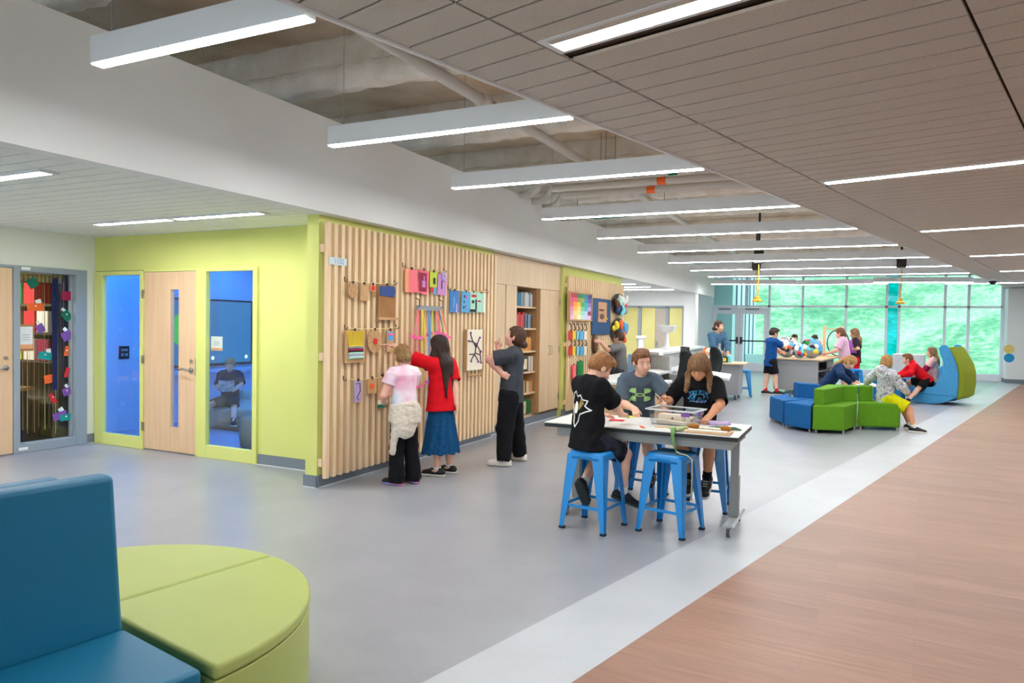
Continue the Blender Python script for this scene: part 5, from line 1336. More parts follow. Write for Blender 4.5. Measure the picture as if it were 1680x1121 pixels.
# ------------------------------------------------------------------ ceiling services
M_PIPE = mat('white_pipe', (206, 200, 190), 0.6)
t = thing('sprinkler_pipe', 'white pipe running lengthwise under the deck', 'pipe', (-3.29, 0, 3.70))
pm = MB().tube([(0, 2.0, 0), (0, 10.9, 0), (0.0, 11.6, 0), (0, 24, 0)], 0.055, 12); obj('pipe', pm, M_PIPE, t, smooth=True)
for y in (3.0, 6.0, 8.9, 12.5, 15.5): obj('coupling', MB().cone((0, y, 0), (0, y+0.12, 0), 0.072, n=14), M_PIPE, t)
for y in (5.0, 9.5, 14.0): obj('hanger', MB().tube([(0, y, 0.055), (0, y, ZD-3.70)], 0.006, 6), M_CABLE, t)
for k, (y, z, lab) in enumerate(((9.15, 3.56, 'nearest of three grey pipes crossing above the fourth light'), (9.55, 3.53, 'middle of three grey pipes crossing above the fourth light'), (9.95, 3.50, 'farthest of three grey pipes crossing above the fourth light'))):
    t = thing('cross_pipe', lab, 'pipe', (-2.6, y, z), 0, 'pipes crossing the ceiling void')
    obj('pipe', MB().tube([(-1.75, 0, -0.16), (-1.6, 0, -0.16), (-1.5, 0, -0.1), (-1.45, 0, 0), (2.6, 0, 0)], 0.05, 10), M_PIPE, t, smooth=True)
    obj('pipe_label', MB().cone((0.35-0.25*k, 0, 0), (0.47-0.25*k, 0, 0), 0.0515, n=12), CT[['darkteal', 'orange', 'orange'][k]], t)
    obj('hanger', MB().tube([(-0.5, 0, 0.05), (-0.5, 0, ZD-z)], 0.006, 6).tube([(1.5, 0, 0.05), (1.5, 0, ZD-z)], 0.006, 6), M_CABLE, t)
t = thing('drain_pipe', 'pale pipe with a green label end past the fourth light', 'pipe', (-3.2, 10.75, 3.30))
obj('pipe', MB().tube([(-1.18, 0, -0.02), (-0.2, 0, 0.0), (1.1, 0, 0.05)], 0.04, 10), M_PIPE, t, smooth=True)
obj('pipe_label', MB().cone((-0.62, 0, -0.012), (-0.05, 0, 0.004), 0.042, n=12), CT['darkteal'], t)
obj('hanger', MB().tube([(0.5, 0, 0.05), (0.5, 0, ZD-3.3)], 0.006, 6).tube([(-0.9, 0, 0.03), (-0.9, 0, ZD-3.3)], 0.006, 6), M_CABLE, t)
M_REEL = mat('reel_black', (52, 46, 40), 0.6); M_GOLD = mat('amber_cord', (206, 158, 40), 0.6)
for (px, py, zr, dpx, lab) in ((1245, 424, 2.97, 493, 'nearer hanging cord reel with an amber cord, left pair'), (1241, 436, 2.97, 493, 'farther hanging cord reel with an amber cord, left pair'), (1479, 431, 2.97, 496, 'hanging cord reel with an amber cord, on the right')):
    p = onZ(px, py, zr); q = onY(px, dpx, p.y)
    t = thing('cord_reel', lab, 'cord reel', p, 0, 'retractable cord reels hanging from the deck')
    obj('housing', MB().box(-0.09, 0.09, -0.07, 0.07, -0.10, 0.16).cone((-0.05, 0, 0.03), (0.05, 0, 0.03), 0.13, n=20), M_REEL, t, bevel=0.01)
    obj('mount', MB().box(-0.02, 0.02, -0.02, 0.02, 0.15, ZD-zr), M_REEL, t)
    obj('cord', MB().tube([(0, 0, -0.1), (0.01, 0, (q.z-p.z)*0.5), (0, 0, q.z-p.z+0.06)], 0.010, 6), M_GOLD, t)
    obj('socket', MB().lathe([(0, 0.10), (0.03, 0.08), (0.04, 0.03), (0.085, 0.0), (0.085, -0.03), (0, -0.035)], (0, 0, q.z-p.z), 16), M_GOLD, t)
p = onZ(1629, 458, ZG)
t = thing('dome_camera', 'small black dome camera under the far end of the taupe ceiling', 'camera', (p.x, p.y, ZG))
obj('mount', MB().cone((0, 0, -0.05), (0, 0, -0.001), 0.12, n=24), M_HOUSE, t); mb = MB(); mb.ball((0, 0, -0.07), (0.085, 0.085, 0.075)); obj('dome', mb, M_EDGE, t, smooth=True)
for (py, c, lab) in ((573, 'yellow', 'round yellow dot on the white pier'), (587.5, 'blue', 'round blue dot on the white pier below the yellow one')):
    p = onY(1655.5, py, 26.2)
    t = thing('wall_dot', lab, 'wall graphic', (p.x, 26.195, p.z), 0)
    obj('disc', MB().cone((0, 0, 0), (0, -0.006, 0), 0.135, n=32), mat('dot_'+c, (236, 208, 120) if c == 'yellow' else (30, 150, 206), 0.6), t)

# ------------------------------------------------------------------ things on the work table
M_KRAFT = mat('kraft_wood', (222, 184, 142), 0.7, rgb2=(206, 164, 122), vscale=8)
def clear_plastic():
    m = glass_mat('clear_tub', (0.93, 0.94, 0.95), 0.07); return m
M_TUB = clear_plastic()
def ontab(px, py): return onZ(px, py, TZ)
a = ontab(1060, 693); b_ = ontab(1115, 697)
t = thing('plastic_tub', 'clear plastic tub of wooden pieces in the middle of the work table', 'tub', (-1.33, 5.83, TZ+0.001), math.radians(-8))
def ring(w, d, z): return [(-w, -d, z), (w, -d, z), (w, d, z), (-w, d, z)]
mb = MB(); v = ring(.165, .115, 0)+ring(.19, .135, .125)+ring(.205, .15, .128)+ring(.205, .15, .12)+ring(.192, .137, .12)
mb._add(v, [(3, 2, 1, 0)]+[(4*k+i, 4*k+(i+1) % 4, 4*k+4+(i+1) % 4, 4*k+4+i) for k in range(3) for i in range(4)])
obj('shell', mb, M_TUB, t, thick=0.002)
mb = MB(); v = ring(.193, .138, .12)+ring(.207, .152, .12)+ring(.207, .152, .131)+ring(.193, .138, .131)
mb._add(v, [(4*k+i, 4*k+(i+1) % 4, 4*((k+1) % 4)+(i+1) % 4, 4*((k+1) % 4)+i) for k in range(4) for i in range(4)])
obj('rim', mb, mat('milky_plastic', (206, 210, 212), 0.5), t)
obj('latch', MB().box(.208, .216, -.10, -.02, .095, .118).box(.10, .17, -.158, -.151, .085, .112), CT['purple'], t)
base_ = Vector((-1.33, 5.83, TZ+0.004)); R8 = Matrix.Rotation(math.radians(-8), 3, 'Z')
for k, (x, y, z, sx_, sy_, sz_, rz_, lab) in enumerate(((-.05, .03, .0, .2, .1, .075, 0.1, 'pale wooden block at the back of the plastic tub'), (.03, -.06, .0, .2, .045, .03, -0.2, 'long thin wooden strip at the front of the plastic tub'), (-.10, -.06, .0, .09, .06, .035, 0.4, 'short wooden block at the left in the plastic tub'), (.11, .05, .0, .07, .09, .06, 0.0, 'wooden block with holes at the right in the plastic tub'))):
    q = base_+R8 @ Vector((x, y, z))
    t = thing('wooden_block', lab, 'block', q, math.radians(-8)+rz_, 'wooden pieces in the plastic tub')
    obj('block', MB().box(-sx_/2, sx_/2, -sy_/2, sy_/2, 0, sz_), mat('pale_block', (236, 222, 196), 0.7), t, bevel=0.004)
    if k in (0, 3): obj('hole', MB().cone((0.02, -sy_/2-0.0005, sz_*0.6), (0.02, -sy_/2+0.002, sz_*0.6), 0.009, n=12), CT['brown'], t)
# framed weaving board
a, b_ = ontab(1138, 711), ontab(1199, 714)
t = thing('framed_weaving', 'wooden weaving frame with yarn balls at the near right of the work table', 'craft frame', (-1.005, 5.50, TZ+0.001), math.radians(-2))
obj('tray', MB().box(-.165, .165, -.085, .085, 0, .016), M_KRAFT, t, bevel=0.003)
obj('white_warp', MB().box(-.145, .145, -.075, -.01, .016, .024), mat('white_yarn', (232, 228, 216), 0.95, bump=0.5, bscale=200), t)
mb = MB()
for x in (-.125, .115): mb.ball((x, .045, .034), (.045, .032, .022), 14, 8)
obj('brown_yarn', mb, mat('ochre_yarn', (170, 112, 40), 0.95, bump=0.8, bscale=120), t, smooth=True)
mb = MB()
for k in range(7): mb.ball((-.07+k*.024, .045+.008*math.sin(k*2), .026), (.02, .022, .012), 10, 6)
obj('cream_yarn', mb, MATS['white_yarn'], t, smooth=True)
# green garland: bundle on the table, tail over the front edge, strand to the right
t = thing('yarn_garland', 'green and cream garland trailing over the table edge onto the stool', 'garland', (-1.22, 5.47, TZ+0.001))
rg = random.Random(9); mb = MB()
for k in range(16):
    a = rg.uniform(0, 2*PI); mb.ball((0.07*math.cos(a)*rg.random()+0.0, 0.05*math.sin(a)+0.02, 0.014+0.008*rg.random()), (.03, .022, .013), 8, 6, Matrix.Rotation(a, 3, 'Z'))
obj('bundle', mb, mat('cream_green_yarn', (206, 204, 160), 0.9, rgb2=(160, 180, 120), vscale=30), t, smooth=True)
mb = MB(); mb.tube([(-.02, 0.0, .016), (-.03, -.06, .018), (-.03, -.088, .012), (-.028, -.098, -.03), (-.015, -.102, -.09), (0.0, -.100, -.14)], [.014, .016, .016, .015, .012, .008], 8)
obj('leafy_tail', mb, mat('leaf_green', (128, 166, 104), 0.8, rgb2=(96, 140, 80), vscale=30), t, smooth=True)
mb = MB(); mb.tube([(0, -.1, -.14), (.03, -.10, -.158), (.08, -.10, -.162), (.122, -.104, -.19), (.126, -.11, -.3), (.121, -.10, -.5)], .006, 6)
obj('twine_tail', mb, mat('pale_twine', (190, 186, 150), 0.9), t, smooth=True)
t = thing('green_streamer', 'loose green streamer across the right end of the work table', 'garland', (-0.93, 5.72, TZ+0.001))
mb = MB(); mb.tube([(-.12, .02, .008), (-.05, 0.04, .009), (.02, 0.0, .009), (.08, .03, .012), (.13, .0, .009)], [.006, .012, .016, .014, .006], 8)
obj('strand', mb, mat('sage_green', (104, 132, 104), 0.85, rgb2=(78, 106, 84), vscale=25), t, smooth=True)
for (px, py, c, sx_, sy_, rz_, lab) in ((1054, 701.5, 'orange', .012, .055, 0.5, 'small orange craft stick on the work table'), (1085, 701, None, .055, .035, 0.3, 'small tan cardboard piece before the tub'), (1137, 690, None, .08, .025, -0.2, 'thin wooden strip by the long-haired child'), (1028, 684, 'lime', .07, .05, 0.4, 'yellow-green paper sheet by the boy in black'), (1012, 690, 'red', .06, .04, 0.1, 'red paper under the hands of the boy in black')):
    p = ontab(px, py)
    t = thing('craft_scrap', lab, 'craft piece', (p.x, p.y, TZ+0.001), rz_); obj('piece', MB().box(-sx_, sx_, -sy_, sy_, 0, 0.004), CT[c] if c else M_KRAFT, t)

# ------------------------------------------------------------------ things on the tool benches
def on_b(x, y): return Vector((CBX, CBY, 0))+Matrix.Rotation(CBR, 3, 'Z') @ Vector((x, y, CB_H+0.001))
def ballsc(label, px, py, r, cols, seed, dy):
    p = onY(px, py, dy); p.z = CB_H+0.001
    t = thing('ball_sculpture', label, 'sculpture', p)
    mb = MB(); mb.ball((0, 0, r), r, 24, 14); obj('core', mb, CT['grey'], t, smooth=True)
    rg = random.Random(seed)
    for k, c in enumerate(cols*3):
        th, ph = rg.uniform(0, 2*PI), rg.uniform(-0.7, 1.2)
        d = Vector((math.cos(th)*math.cos(ph), -abs(math.sin(th))*math.cos(ph), math.sin(ph)))
        mb = MB(); R = d.to_track_quat('Z', 'Y').to_matrix()
        mb.ball(Vector((0, 0, r))+d*r*0.93, (r*rg.uniform(.24, .42), r*rg.uniform(.24, .42), r*.14), 14, 8, R); obj(c+'_cap', mb, CT[c], t, smooth=True)
    return t
ballsc('ball sculpture of clear and orange caps held by the boy in blue', 1290, 587, 0.25, ['white', 'orange', 'black', 'sky', 'orange', 'cream', 'navy', 'grey', 'white'], 3, 18.55)
ballsc('small ball sculpture of blue and red caps in the middle of the tool bench', 1311.5, 588, 0.165, ['navy', 'white', 'red', 'blue', 'aqua', 'white', 'red'], 4, 18.45)
ballsc('large ball sculpture of sky blue caps at the right of the tool bench', 1331, 589, 0.24, ['sky', 'sky', 'white', 'blue', 'aqua', 'yellow', 'red', 'green', 'sky', 'sky', 'black'], 8, 18.5)
p = onY(1349, 584, 19.9); p.z = CB_H
t = thing('spinning_wheel', 'wooden frame with a large thin wheel on the tool bench', 'spinning wheel', p+Vector((0, 0, 0.001)), 0)
obj('base', MB().box(-0.1, 0.55, -0.15, 0.15, 0, 0.03), M_KRAFT, t)
obj('post', MB().box(0.0, 0.07, -0.03, 0.03, 0.03, 0.80), M_KRAFT, t); obj('post', MB().box(0.40, 0.47, -0.03, 0.03, 0.03, 0.78), M_KRAFT, t)
obj('crossbar', MB().box(0.07, 0.40, -0.012, 0.012, 0.70, 0.725), M_KRAFT, t)
mb = MB(); mb.tube([(0.36+0.25*math.cos(2*PI*k/32), -0.06, 0.36+0.33*math.sin(2*PI*k/32)) for k in range(33)], 0.014, 6); obj('wheel_rim', mb, CT['black'], t)
mb = MB()
for k in range(4): a = k*PI/4+.3; mb.tube([(0.36-0.24*math.cos(a), -0.06, 0.36-0.32*math.sin(a)), (0.36+0.24*math.cos(a), -0.06, 0.36+0.32*math.sin(a))], 0.005, 5)
mb.cone((0.36, -0.09, 0.36), (0.36, 0.03, 0.36), 0.025); obj('spokes', mb, M_KRAFT, t)
for (px, py, name, cols, lab) in ((1187, 584, 'craft_box', ('black', 'yellow'), 'black and yellow craft box on the left tool bench'), (1196, 586, 'glass_jar', ('aqua', 'white'), 'pale jar on the left tool bench, in front of the woman'), (1165, 580, 'flower_bunch', ('yellow', 'orange'), 'orange and white paper flowers on the left tool bench')):
    p = onY(px, py, 16.1); p.z = CA_H+0.001
    t = thing(name, lab, 'craft supplies', p)
    if name == 'flower_bunch':
        obj('pot', MB().lathe([(0, 0), (0.07, 0), (0.09, 0.14), (0, 0.14)], (0, 0, 0), 16), CT['white'], t)
        rg = random.Random(2); mb = MB(); m2_ = MB()
        for k in range(12):
            c_ = (rg.uniform(-.13, .13), rg.uniform(-.1, .1), 0.17+rg.uniform(0, .12)); (mb if k % 2 else m2_).ball(c_, 0.055, 10, 6)
        obj('orange_petals', mb, CT['orange'], t, smooth=True); obj('white_petals', m2_, CT['cream'], t, smooth=True)
    elif name == 'craft_box':
        obj('box', MB().box(-0.1, 0.1, -0.08, 0.08, 0, 0.13), CT['black'], t, bevel=0.01); obj('yellow_label', MB().box(-0.07, 0.07, -0.084, -0.0805, 0.02, 0.10), CT['yellow'], t)
    else:
        obj('jar', MB().lathe([(0, 0), (0.05, 0), (0.055, 0.02), (0.055, 0.13), (0.04, 0.15), (0, 0.15)], (0, 0, 0), 20), CT['aqua'], t, smooth=True); obj('lid', MB().cone((0, 0, 0.15), (0, 0, 0.18), 0.042, n=18), CT['white'], t)
# ------------------------------------------------------------------ figures: distance-field modelling
class Vol:
    """a block of distance values; shapes are blended in, then meshed"""
    def __init__(s, lo, hi, h):
        s.lo = np.array(lo, float); s.h = h
        s.n = np.maximum(4, np.ceil((np.array(hi, float)-s.lo)/h).astype(int)+1)
        s.d = np.full(tuple(s.n), 9.0, np.float32)
    def _sub(s, f, pad):
        lo, hi = f.lo-pad, f.hi+pad
        a = np.clip(np.floor((lo-s.lo)/s.h).astype(int), 0, s.n); b = np.clip(np.ceil((hi-s.lo)/s.h).astype(int)+1, 0, s.n)
        if np.any(b <= a): return None, None
        g = [(s.lo[i]+s.h*np.arange(a[i], b[i])).astype(np.float32) for i in range(3)]
        X, Y, Z = g[0][:, None, None], g[1][None, :, None], g[2][None, None, :]
        return tuple(slice(a[i], b[i]) for i in range(3)), f(X, Y, Z)
    def add(s, f, k=0.02):
        sl, v = s._sub(f, k+3*s.h)
        if sl is None: return s
        d = s.d[sl]
        if k > 0:
            hh = np.clip(0.5+0.5*(d-v)/k, 0, 1); r = d*(1-hh)+v*hh-k*hh*(1-hh)
            r = np.where(d > 8, v, r)
        else: r = np.minimum(d, v)
        s.d[sl] = r; return s
    def cut(s, f, k=0.0):
        sl, v = s._sub(f, k+3*s.h)
        if sl is None: return s
        d = s.d[sl]
        if k > 0:
            hh = np.clip(0.5-0.5*(d+v)/k, 0, 1); s.d[sl] = d*(1-hh)+(-v)*hh+k*hh*(1-hh)
        else: s.d[sl] = np.maximum(d, -v)
        return s
    def plane(s, p, n):
        """keep the side opposite to n"""
        p = np.array(p, float); n = np.array(n, float)/np.linalg.norm(n)
        g = [s.lo[i]+s.h*np.arange(s.n[i]) for i in range(3)]
        v = (g[0][:, None, None]-p[0])*n[0]+(g[1][None, :, None]-p[1])*n[1]+(g[2][None, None, :]-p[2])*n[2]
        s.d = np.maximum(s.d, v.astype(np.float32)); return s
    def mesh(s):
        d = s.d; sgn = d < 0
        c = sum(sgn[i:i+d.shape[0]-1, j:j+d.shape[1]-1, k:k+d.shape[2]-1].astype(np.int8) for i in (0, 1) for j in (0, 1) for k in (0, 1))
        act = (c > 0) & (c < 8); I, J, K = np.nonzero(act)
        idx = np.full(act.shape, -1, np.int64); idx[I, J, K] = np.arange(len(I))
        pos = np.zeros((len(I), 3)); cnt = np.zeros(len(I))
        cor = [(i, j, k) for i in (0, 1) for j in (0, 1) for k in (0, 1)]
        for a in range(8):
            for b in range(a+1, 8):
                A, B = cor[a], cor[b]
                if sum(abs(A[q]-B[q]) for q in range(3)) != 1: continue
                v0, v1 = d[I+A[0], J+A[1], K+A[2]], d[I+B[0], J+B[1], K+B[2]]
                x = (v0 < 0) != (v1 < 0)
                t = np.where(x, v0/np.where(x, v0-v1, 1), 0)
                for q in range(3): pos[:, q] += np.where(x, A[q]+t*(B[q]-A[q]), 0)
                cnt += x
        V = s.lo+s.h*(np.stack([I, J, K], 1)+pos/cnt[:, None])
        F = []
        for ax in range(3):
            u, w = (ax+1) % 3, (ax+2) % 3
            s0 = np.take(sgn, range(0, d.shape[ax]-1), ax); s1 = np.take(sgn, range(1, d.shape[ax]), ax)
            P = np.array(np.nonzero(s0 != s1))
            if P.size == 0: continue
            ok = (P[u] > 0) & (P[w] > 0) & (P[u] < d.shape[u]-1) & (P[w] < d.shape[w]-1)
            P = P[:, ok]; ins = s0[tuple(P)]
            def cell(du, dw):
                Q = P.copy(); Q[u] += du; Q[w] += dw; return idx[tuple(Q)]
            q = np.stack([cell(-1, -1), cell(0, -1), cell(0, 0), cell(-1, 0)], 1)
            q[~ins] = q[~ins][:, ::-1]
            F.append(q)
        F = np.concatenate(F); F = F[(F >= 0).all(1)]
        return V, F

class Sh:
    def __init__(s, fn, lo, hi): s.fn = fn; s.lo = np.minimum(lo, hi); s.hi = np.maximum(lo, hi)
    def __call__(s, X, Y, Z): return s.fn(X, Y, Z)
def A3(v): return np.array([v[0], v[1], v[2]], np.float32)
def rc(a, b, ra, rb, n=None, ratio=1.0, cap=False):
    """tapered capsule a-b; ratio squashes it along n; cap=True cuts both ends flat"""
    a, b = A3(a), A3(b); ba = b-a; L2 = float(ba @ ba) or 1e-9; L = math.sqrt(L2); R = max(ra, rb)
    nn = A3(Vector(n).normalized()) if n is not None else None
    def f(X, Y, Z):
        px, py, pz = X-a[0], Y-a[1], Z-a[2]
        t = (px*ba[0]+py*ba[1]+pz*ba[2])/L2
        tc = np.clip(t, 0, 1)
        qx, qy, qz = px-tc*ba[0], py-tc*ba[1], pz-tc*ba[2]
        if cap: tx = t; qx, qy, qz = px-tx*ba[0], py-tx*ba[1], pz-tx*ba[2]
        q2 = qx*qx+qy*qy+qz*qz
        if nn is not None:
            k = qx*nn[0]+qy*nn[1]+qz*nn[2]; q2 = q2+k*k*(1/ratio**2-1)
        d = np.sqrt(q2)-(ra+tc*(rb-ra))
        if nn is not None: d = d*(0.5+0.5*ratio)
        if cap: d = np.maximum(d, np.maximum(-t, t-1)*L)
        return d.astype(np.float32)
    e = np.minimum(a, b)-R, np.maximum(a, b)+R
    return Sh(f, *e)
def el(c, r, Rm=None):
    c = A3(c); r = np.array(r, np.float32); M_ = np.eye(3, dtype=np.float32) if Rm is None else np.array(Rm, np.float32)
    def f(X, Y, Z):
        p = [X-c[0], Y-c[1], Z-c[2]]
        q = [(p[0]*M_[0][i]+p[1]*M_[1][i]+p[2]*M_[2][i]) for i in range(3)]
        k0 = np.sqrt(sum((q[i]/r[i])**2 for i in range(3))); k1 = np.sqrt(sum((q[i]/r[i]**2)**2 for i in range(3)))
        return (k0*(k0-1)/np.maximum(k1, 1e-6)).astype(np.float32)
    R = float(max(r)); return Sh(f, c-R, c+R)
def rbox(c, hf, rad, Rm=None):
    c = A3(c); M_ = np.eye(3, dtype=np.float32) if Rm is None else np.array(Rm, np.float32)
    def f(X, Y, Z):
        p = [X-c[0], Y-c[1], Z-c[2]]
        q = [np.abs(p[0]*M_[0][i]+p[1]*M_[1][i]+p[2]*M_[2][i])-(hf[i]-rad) for i in range(3)]
        return (np.sqrt(sum(np.maximum(v, 0)**2 for v in q))+np.minimum(np.maximum(np.maximum(q[0], q[1]), q[2]), 0)-rad).astype(np.float32)
    R = float(np.linalg.norm(hf)); return Sh(f, c-R, c+R)

def wavy(V, amp, sc, seed):
    """irregular soft folds"""
    rg = np.random.default_rng(seed); out = np.zeros(len(V))
    for k in range(5):
        d = rg.normal(size=3); d[2] *= 1.4; d /= np.linalg.norm(d)
        w = V @ rg.normal(size=3)*sc*0.35
        out += np.sin((V @ d)*sc*(1+0.35*k)+1.3*np.sin(w)+rg.uniform(0, 6.28))/(1+0.4*k)
    return amp*out/2.2

def vol_obj(name, vol, m, root, disp=None, parent=None):
    V, F = vol.mesh()
    me = bpy.data.meshes.new(name)
    base_ = np.array(root.location)
    me.vertices.add(len(V)); me.vertices.foreach_set('co', (V-base_).astype(np.float32).ravel())
    me.loops.add(len(F)*4); me.loops.foreach_set('vertex_index', F.ravel().astype(np.int32))
    me.polygons.add(len(F)); me.polygons.foreach_set('loop_start', np.arange(0, len(F)*4, 4, dtype=np.int32)); me.polygons.foreach_set('loop_total', np.full(len(F), 4, np.int32))
    me.update(calc_edges=True)
    if disp is not None:
        N = np.empty(len(V)*3, np.float32); me.vertices.foreach_get('normal', N); N = N.reshape(-1, 3)
        V2 = V+N*disp(V)[:, None]
        me.vertices.foreach_set('co', (V2-base_).astype(np.float32).ravel()); me.update()
    me.polygons.foreach_set('use_smooth', np.ones(len(F), bool))
    me.materials.append(m)
    o = bpy.data.objects.new(name, me); C.objects.link(o); o.parent = parent or root
    return o

def skin_mat(name, rgb):
    m = mat(name, rgb, 0.5, spec=0.3, var=0.05, vscale=30); b = m.node_tree.nodes['Principled BSDF']
    b.inputs['Subsurface Weight'].default_value = 0.08; b.inputs['Subsurface Radius'].default_value = (0.01, 0.004, 0.002)
    return m
SKIN = skin_mat('skin_fair', (232, 182, 156)); SKIN2 = skin_mat('skin_tan', (216, 154, 116)); SKIN3 = skin_mat('skin_rosy', (236, 178, 156))
def hair_mat(name, a, b): return mat('hair_'+name, a, 0.45, spec=0.35, rgb2=b, vscale=14, stretch=(6, 6, 0.8), bump=0.4, bscale=50)
H_BLOND = hair_mat('dark_blond', (168, 128, 80), (122, 86, 48)); H_SANDY = hair_mat('sandy', (176, 122, 70), (128, 80, 42)); H_BROWN = hair_mat('brown', (92, 60, 40), (58, 36, 24))
H_DARK = hair_mat('dark_brown', (60, 38, 28), (34, 22, 16)); H_CHEST = hair_mat('chestnut', (138, 92, 56), (92, 58, 34)); H_GOLD = hair_mat('golden', (196, 150, 92), (150, 104, 56)); H_LIGHT = hair_mat('light_brown', (150, 112, 74), (108, 76, 48))
M_EYEW = mat('eye_white', (236, 232, 228), 0.3); M_IRIS = mat('eye_iris', (58, 42, 34), 0.2); M_LIP = mat('lips', (196, 112, 104), 0.45); M_TEETH = mat('teeth', (244, 242, 236), 0.3)
def cloth(name, rgb, rgb2=None, **k): return mat('cloth_'+name, rgb, 0.85, spec=0.12, rgb2=rgb2, vscale=k.get('vscale', 20), bump=0.2, bscale=300)

def ik(a, t, l1, l2, hint):
    a, t, hint = Vector(a), Vector(t), Vector(hint); d = t-a; L = d.length
    L = min(max(L, abs(l1-l2)+0.01), (l1+l2)*0.999); u = d.normalized()
    x = (l1*l1-l2*l2+L*L)/(2*L); y = math.sqrt(max(0, l1*l1-x*x))
    w = hint-u*hint.dot(u)
    w = w.normalized() if w.length > 1e-4 else u.orthogonal().normalized()
    return a+u*x+w*y, a+u*L

def rotv(v, axis, deg): return Matrix.Rotation(math.radians(deg), 3, axis) @ v

def person(label, x, y, face, H, skin=SKIN, pelvis=None, lean=0, side=0, twist=0, head=(0, 0, 0), hands=None, elbows=None, feet=None, knees=None, toes=None, hand_pose=None,
           hair=None, shirt=None, bottom=None, shoes=None, res=0.006, smile=False, extra=None, name='person', cat='person', build=1.0, group=None, bodyres=None):
    """face: world heading in degrees (0 = +x). lean/side in degrees, head = (yaw, pitch, roll)."""
    U = Vector((0, 0, 1)); fa = math.radians(face)
    F = Vector((math.cos(fa), math.sin(fa), 0)); R = F.cross(U)             # R = the person's right
    root = thing(name, label, cat, (x, y, 0), 0, group)
    pz = pelvis if pelvis is not None else 0.52*H
    pel = Vector((x, y, pz))
    S = rotv(rotv(U, R, -lean), F, side); S.normalize()
    tf = twist
    Ft = (F-S*F.dot(S)).normalized(); Ft = rotv(Ft, S, tf); Rt = Ft.cross(S).normalized()
    F0 = (F-S*F.dot(S)).normalized()
    w = build*H
    chest = pel+S*0.20*H; shc = pel+S*0.285*H; nb = pel+S*0.315*H
    if lean > 25: nb = nb+Ft*0.01*H
    sh = {'R': shc+Rt*0.100*w, 'L': shc-Rt*0.100*w}
    hip = {'R': pel+R*0.045*w-U*0.015*H, 'L': pel-R*0.045*w-U*0.015*H}
    # head frame
    Fh = rotv(F, U, head[0]); Rh = Fh.cross(U); Fh = rotv(Fh, Rh, head[1]); Uh = Rh.cross(Fh).normalized(); Uh = rotv(Uh, Fh, head[2]); Rh = Fh.cross(Uh).normalized()
    k = H*0.152/0.225
    hbase = nb+S*0.022*H+Uh*0.012*H+Fh*0.006*H
    Hc = hbase+Uh*0.078*k*1.12+Fh*0.022*k
    def hp(f=0, r=0, u=0): return Hc+Fh*f*k+Rh*r*k+Uh*u*k
    Rm = np.array([[Rh[i], Fh[i], Uh[i]] for i in range(3)], np.float32)         # columns: right, forward, up
    # arms
    l1, l2, hl = 0.165*H, 0.142*H, 0.098*H
    hands = hands or {}; elbows = elbows or {}; hand_pose = hand_pose or {}
    EL, WR, HD = {}, {}, {}
    for s_, sg in (('R', 1), ('L', -1)):
        t = hands.get(s_)
        if t is None: t = sh[s_]+Rt*sg*0.045*H-U*0.298*H+F*0.03*H
        hint = Vector(elbows[s_]) if s_ in elbows else (-F*0.6+Rt*sg*0.5-U*0.6)
        EL[s_], WR[s_] = ik(sh[s_], t, l1, l2, hint)
        HD[s_] = (WR[s_]-EL[s_]).normalized()
    # legs
    q1, q2 = 0.238*H, 0.222*H
    KN, AN, TO = {}, {}, {}
    feet = feet or {}; knees = knees or {}; toes = toes or {}
    for s_, sg in (('R', 1), ('L', -1)):
        t = feet.get(s_)
        if t is None: t = Vector((x, y, 0))+R*sg*0.055*H
        t = Vector(t)
        TO[s_] = Vector(toes[s_]).normalized() if s_ in toes else (F+R*sg*0.18).normalized()
        a_ = t+Vector((0, 0, 0.046*H))
        KN[s_], AN[s_] = ik(hip[s_], a_, q1, q2, Vector(knees[s_]) if s_ in knees else F+R*sg*0.08)
    J = dict(F=F, R=R, U=U, S=S, Ft=Ft, Rt=Rt, pel=pel, sh=sh, hip=hip, EL=EL, WR=WR, KN=KN, AN=AN, TO=TO, nb=nb, Hc=Hc, Fh=Fh, Rh=Rh, Uh=Uh, H=H, k=k, hp=hp, root=root, chest=chest, shc=shc, Rm=Rm, HD=HD, w=w)
    allp = [pel, Hc, hp(0, 0, .16), hp(.12), hp(-.14)]+list(sh.values())+list(EL.values())+list(KN.values())+[AN[s_]+TO[s_]*0.12*H for s_ in AN]+[AN[s_]-Vector((0, 0, 0.05*H)) for s_ in AN]+[WR[s_]+HD[s_]*hl*1.2 for s_ in WR]+[pel-F*0.1*H, pel+F*0.1*H]
    lo = np.min([A3(p) for p in allp], 0)-0.075*H; hi = np.max([A3(p) for p in allp], 0)+0.075*H
    J['lo'], J['hi'] = lo, hi
    # ---- body
    v = Vol(lo, hi, bodyres or res)
    v.add(rc(pel-S*0.02*H, pel+S*0.10*H, 0.083*w, 0.072*w, F0, 0.72), 0)
    v.add(rc(pel+S*0.10*H, pel+S*0.235*H, 0.072*w, 0.088*w, Ft, 0.66), 0.03)
    v.add(rc(sh['L']-Rt*-0.01*H, sh['R']-Rt*0.01*H, 0.036*w, 0.036*w), 0.04)
    v.add(rc(pel+S*0.27*H, nb+S*0.012*H, 0.052*w, 0.032*w), 0.03)
    v.add(rc(nb-S*0.01*H, hbase+Uh*0.03*H, 0.0315*H, 0.030*H), 0.015)
    v.add(el(hp(-.006, 0, .026), (.075*k, .094*k, .088*k), Rm), 0.01)
    v.add(el(hp(.024, 0, -.048), (.054*k, .066*k, .064*k), Rm), 0.025)
    v.add(el(hp(.050, 0, -.086), (.026*k, .026*k, .020*k), Rm), 0.02)
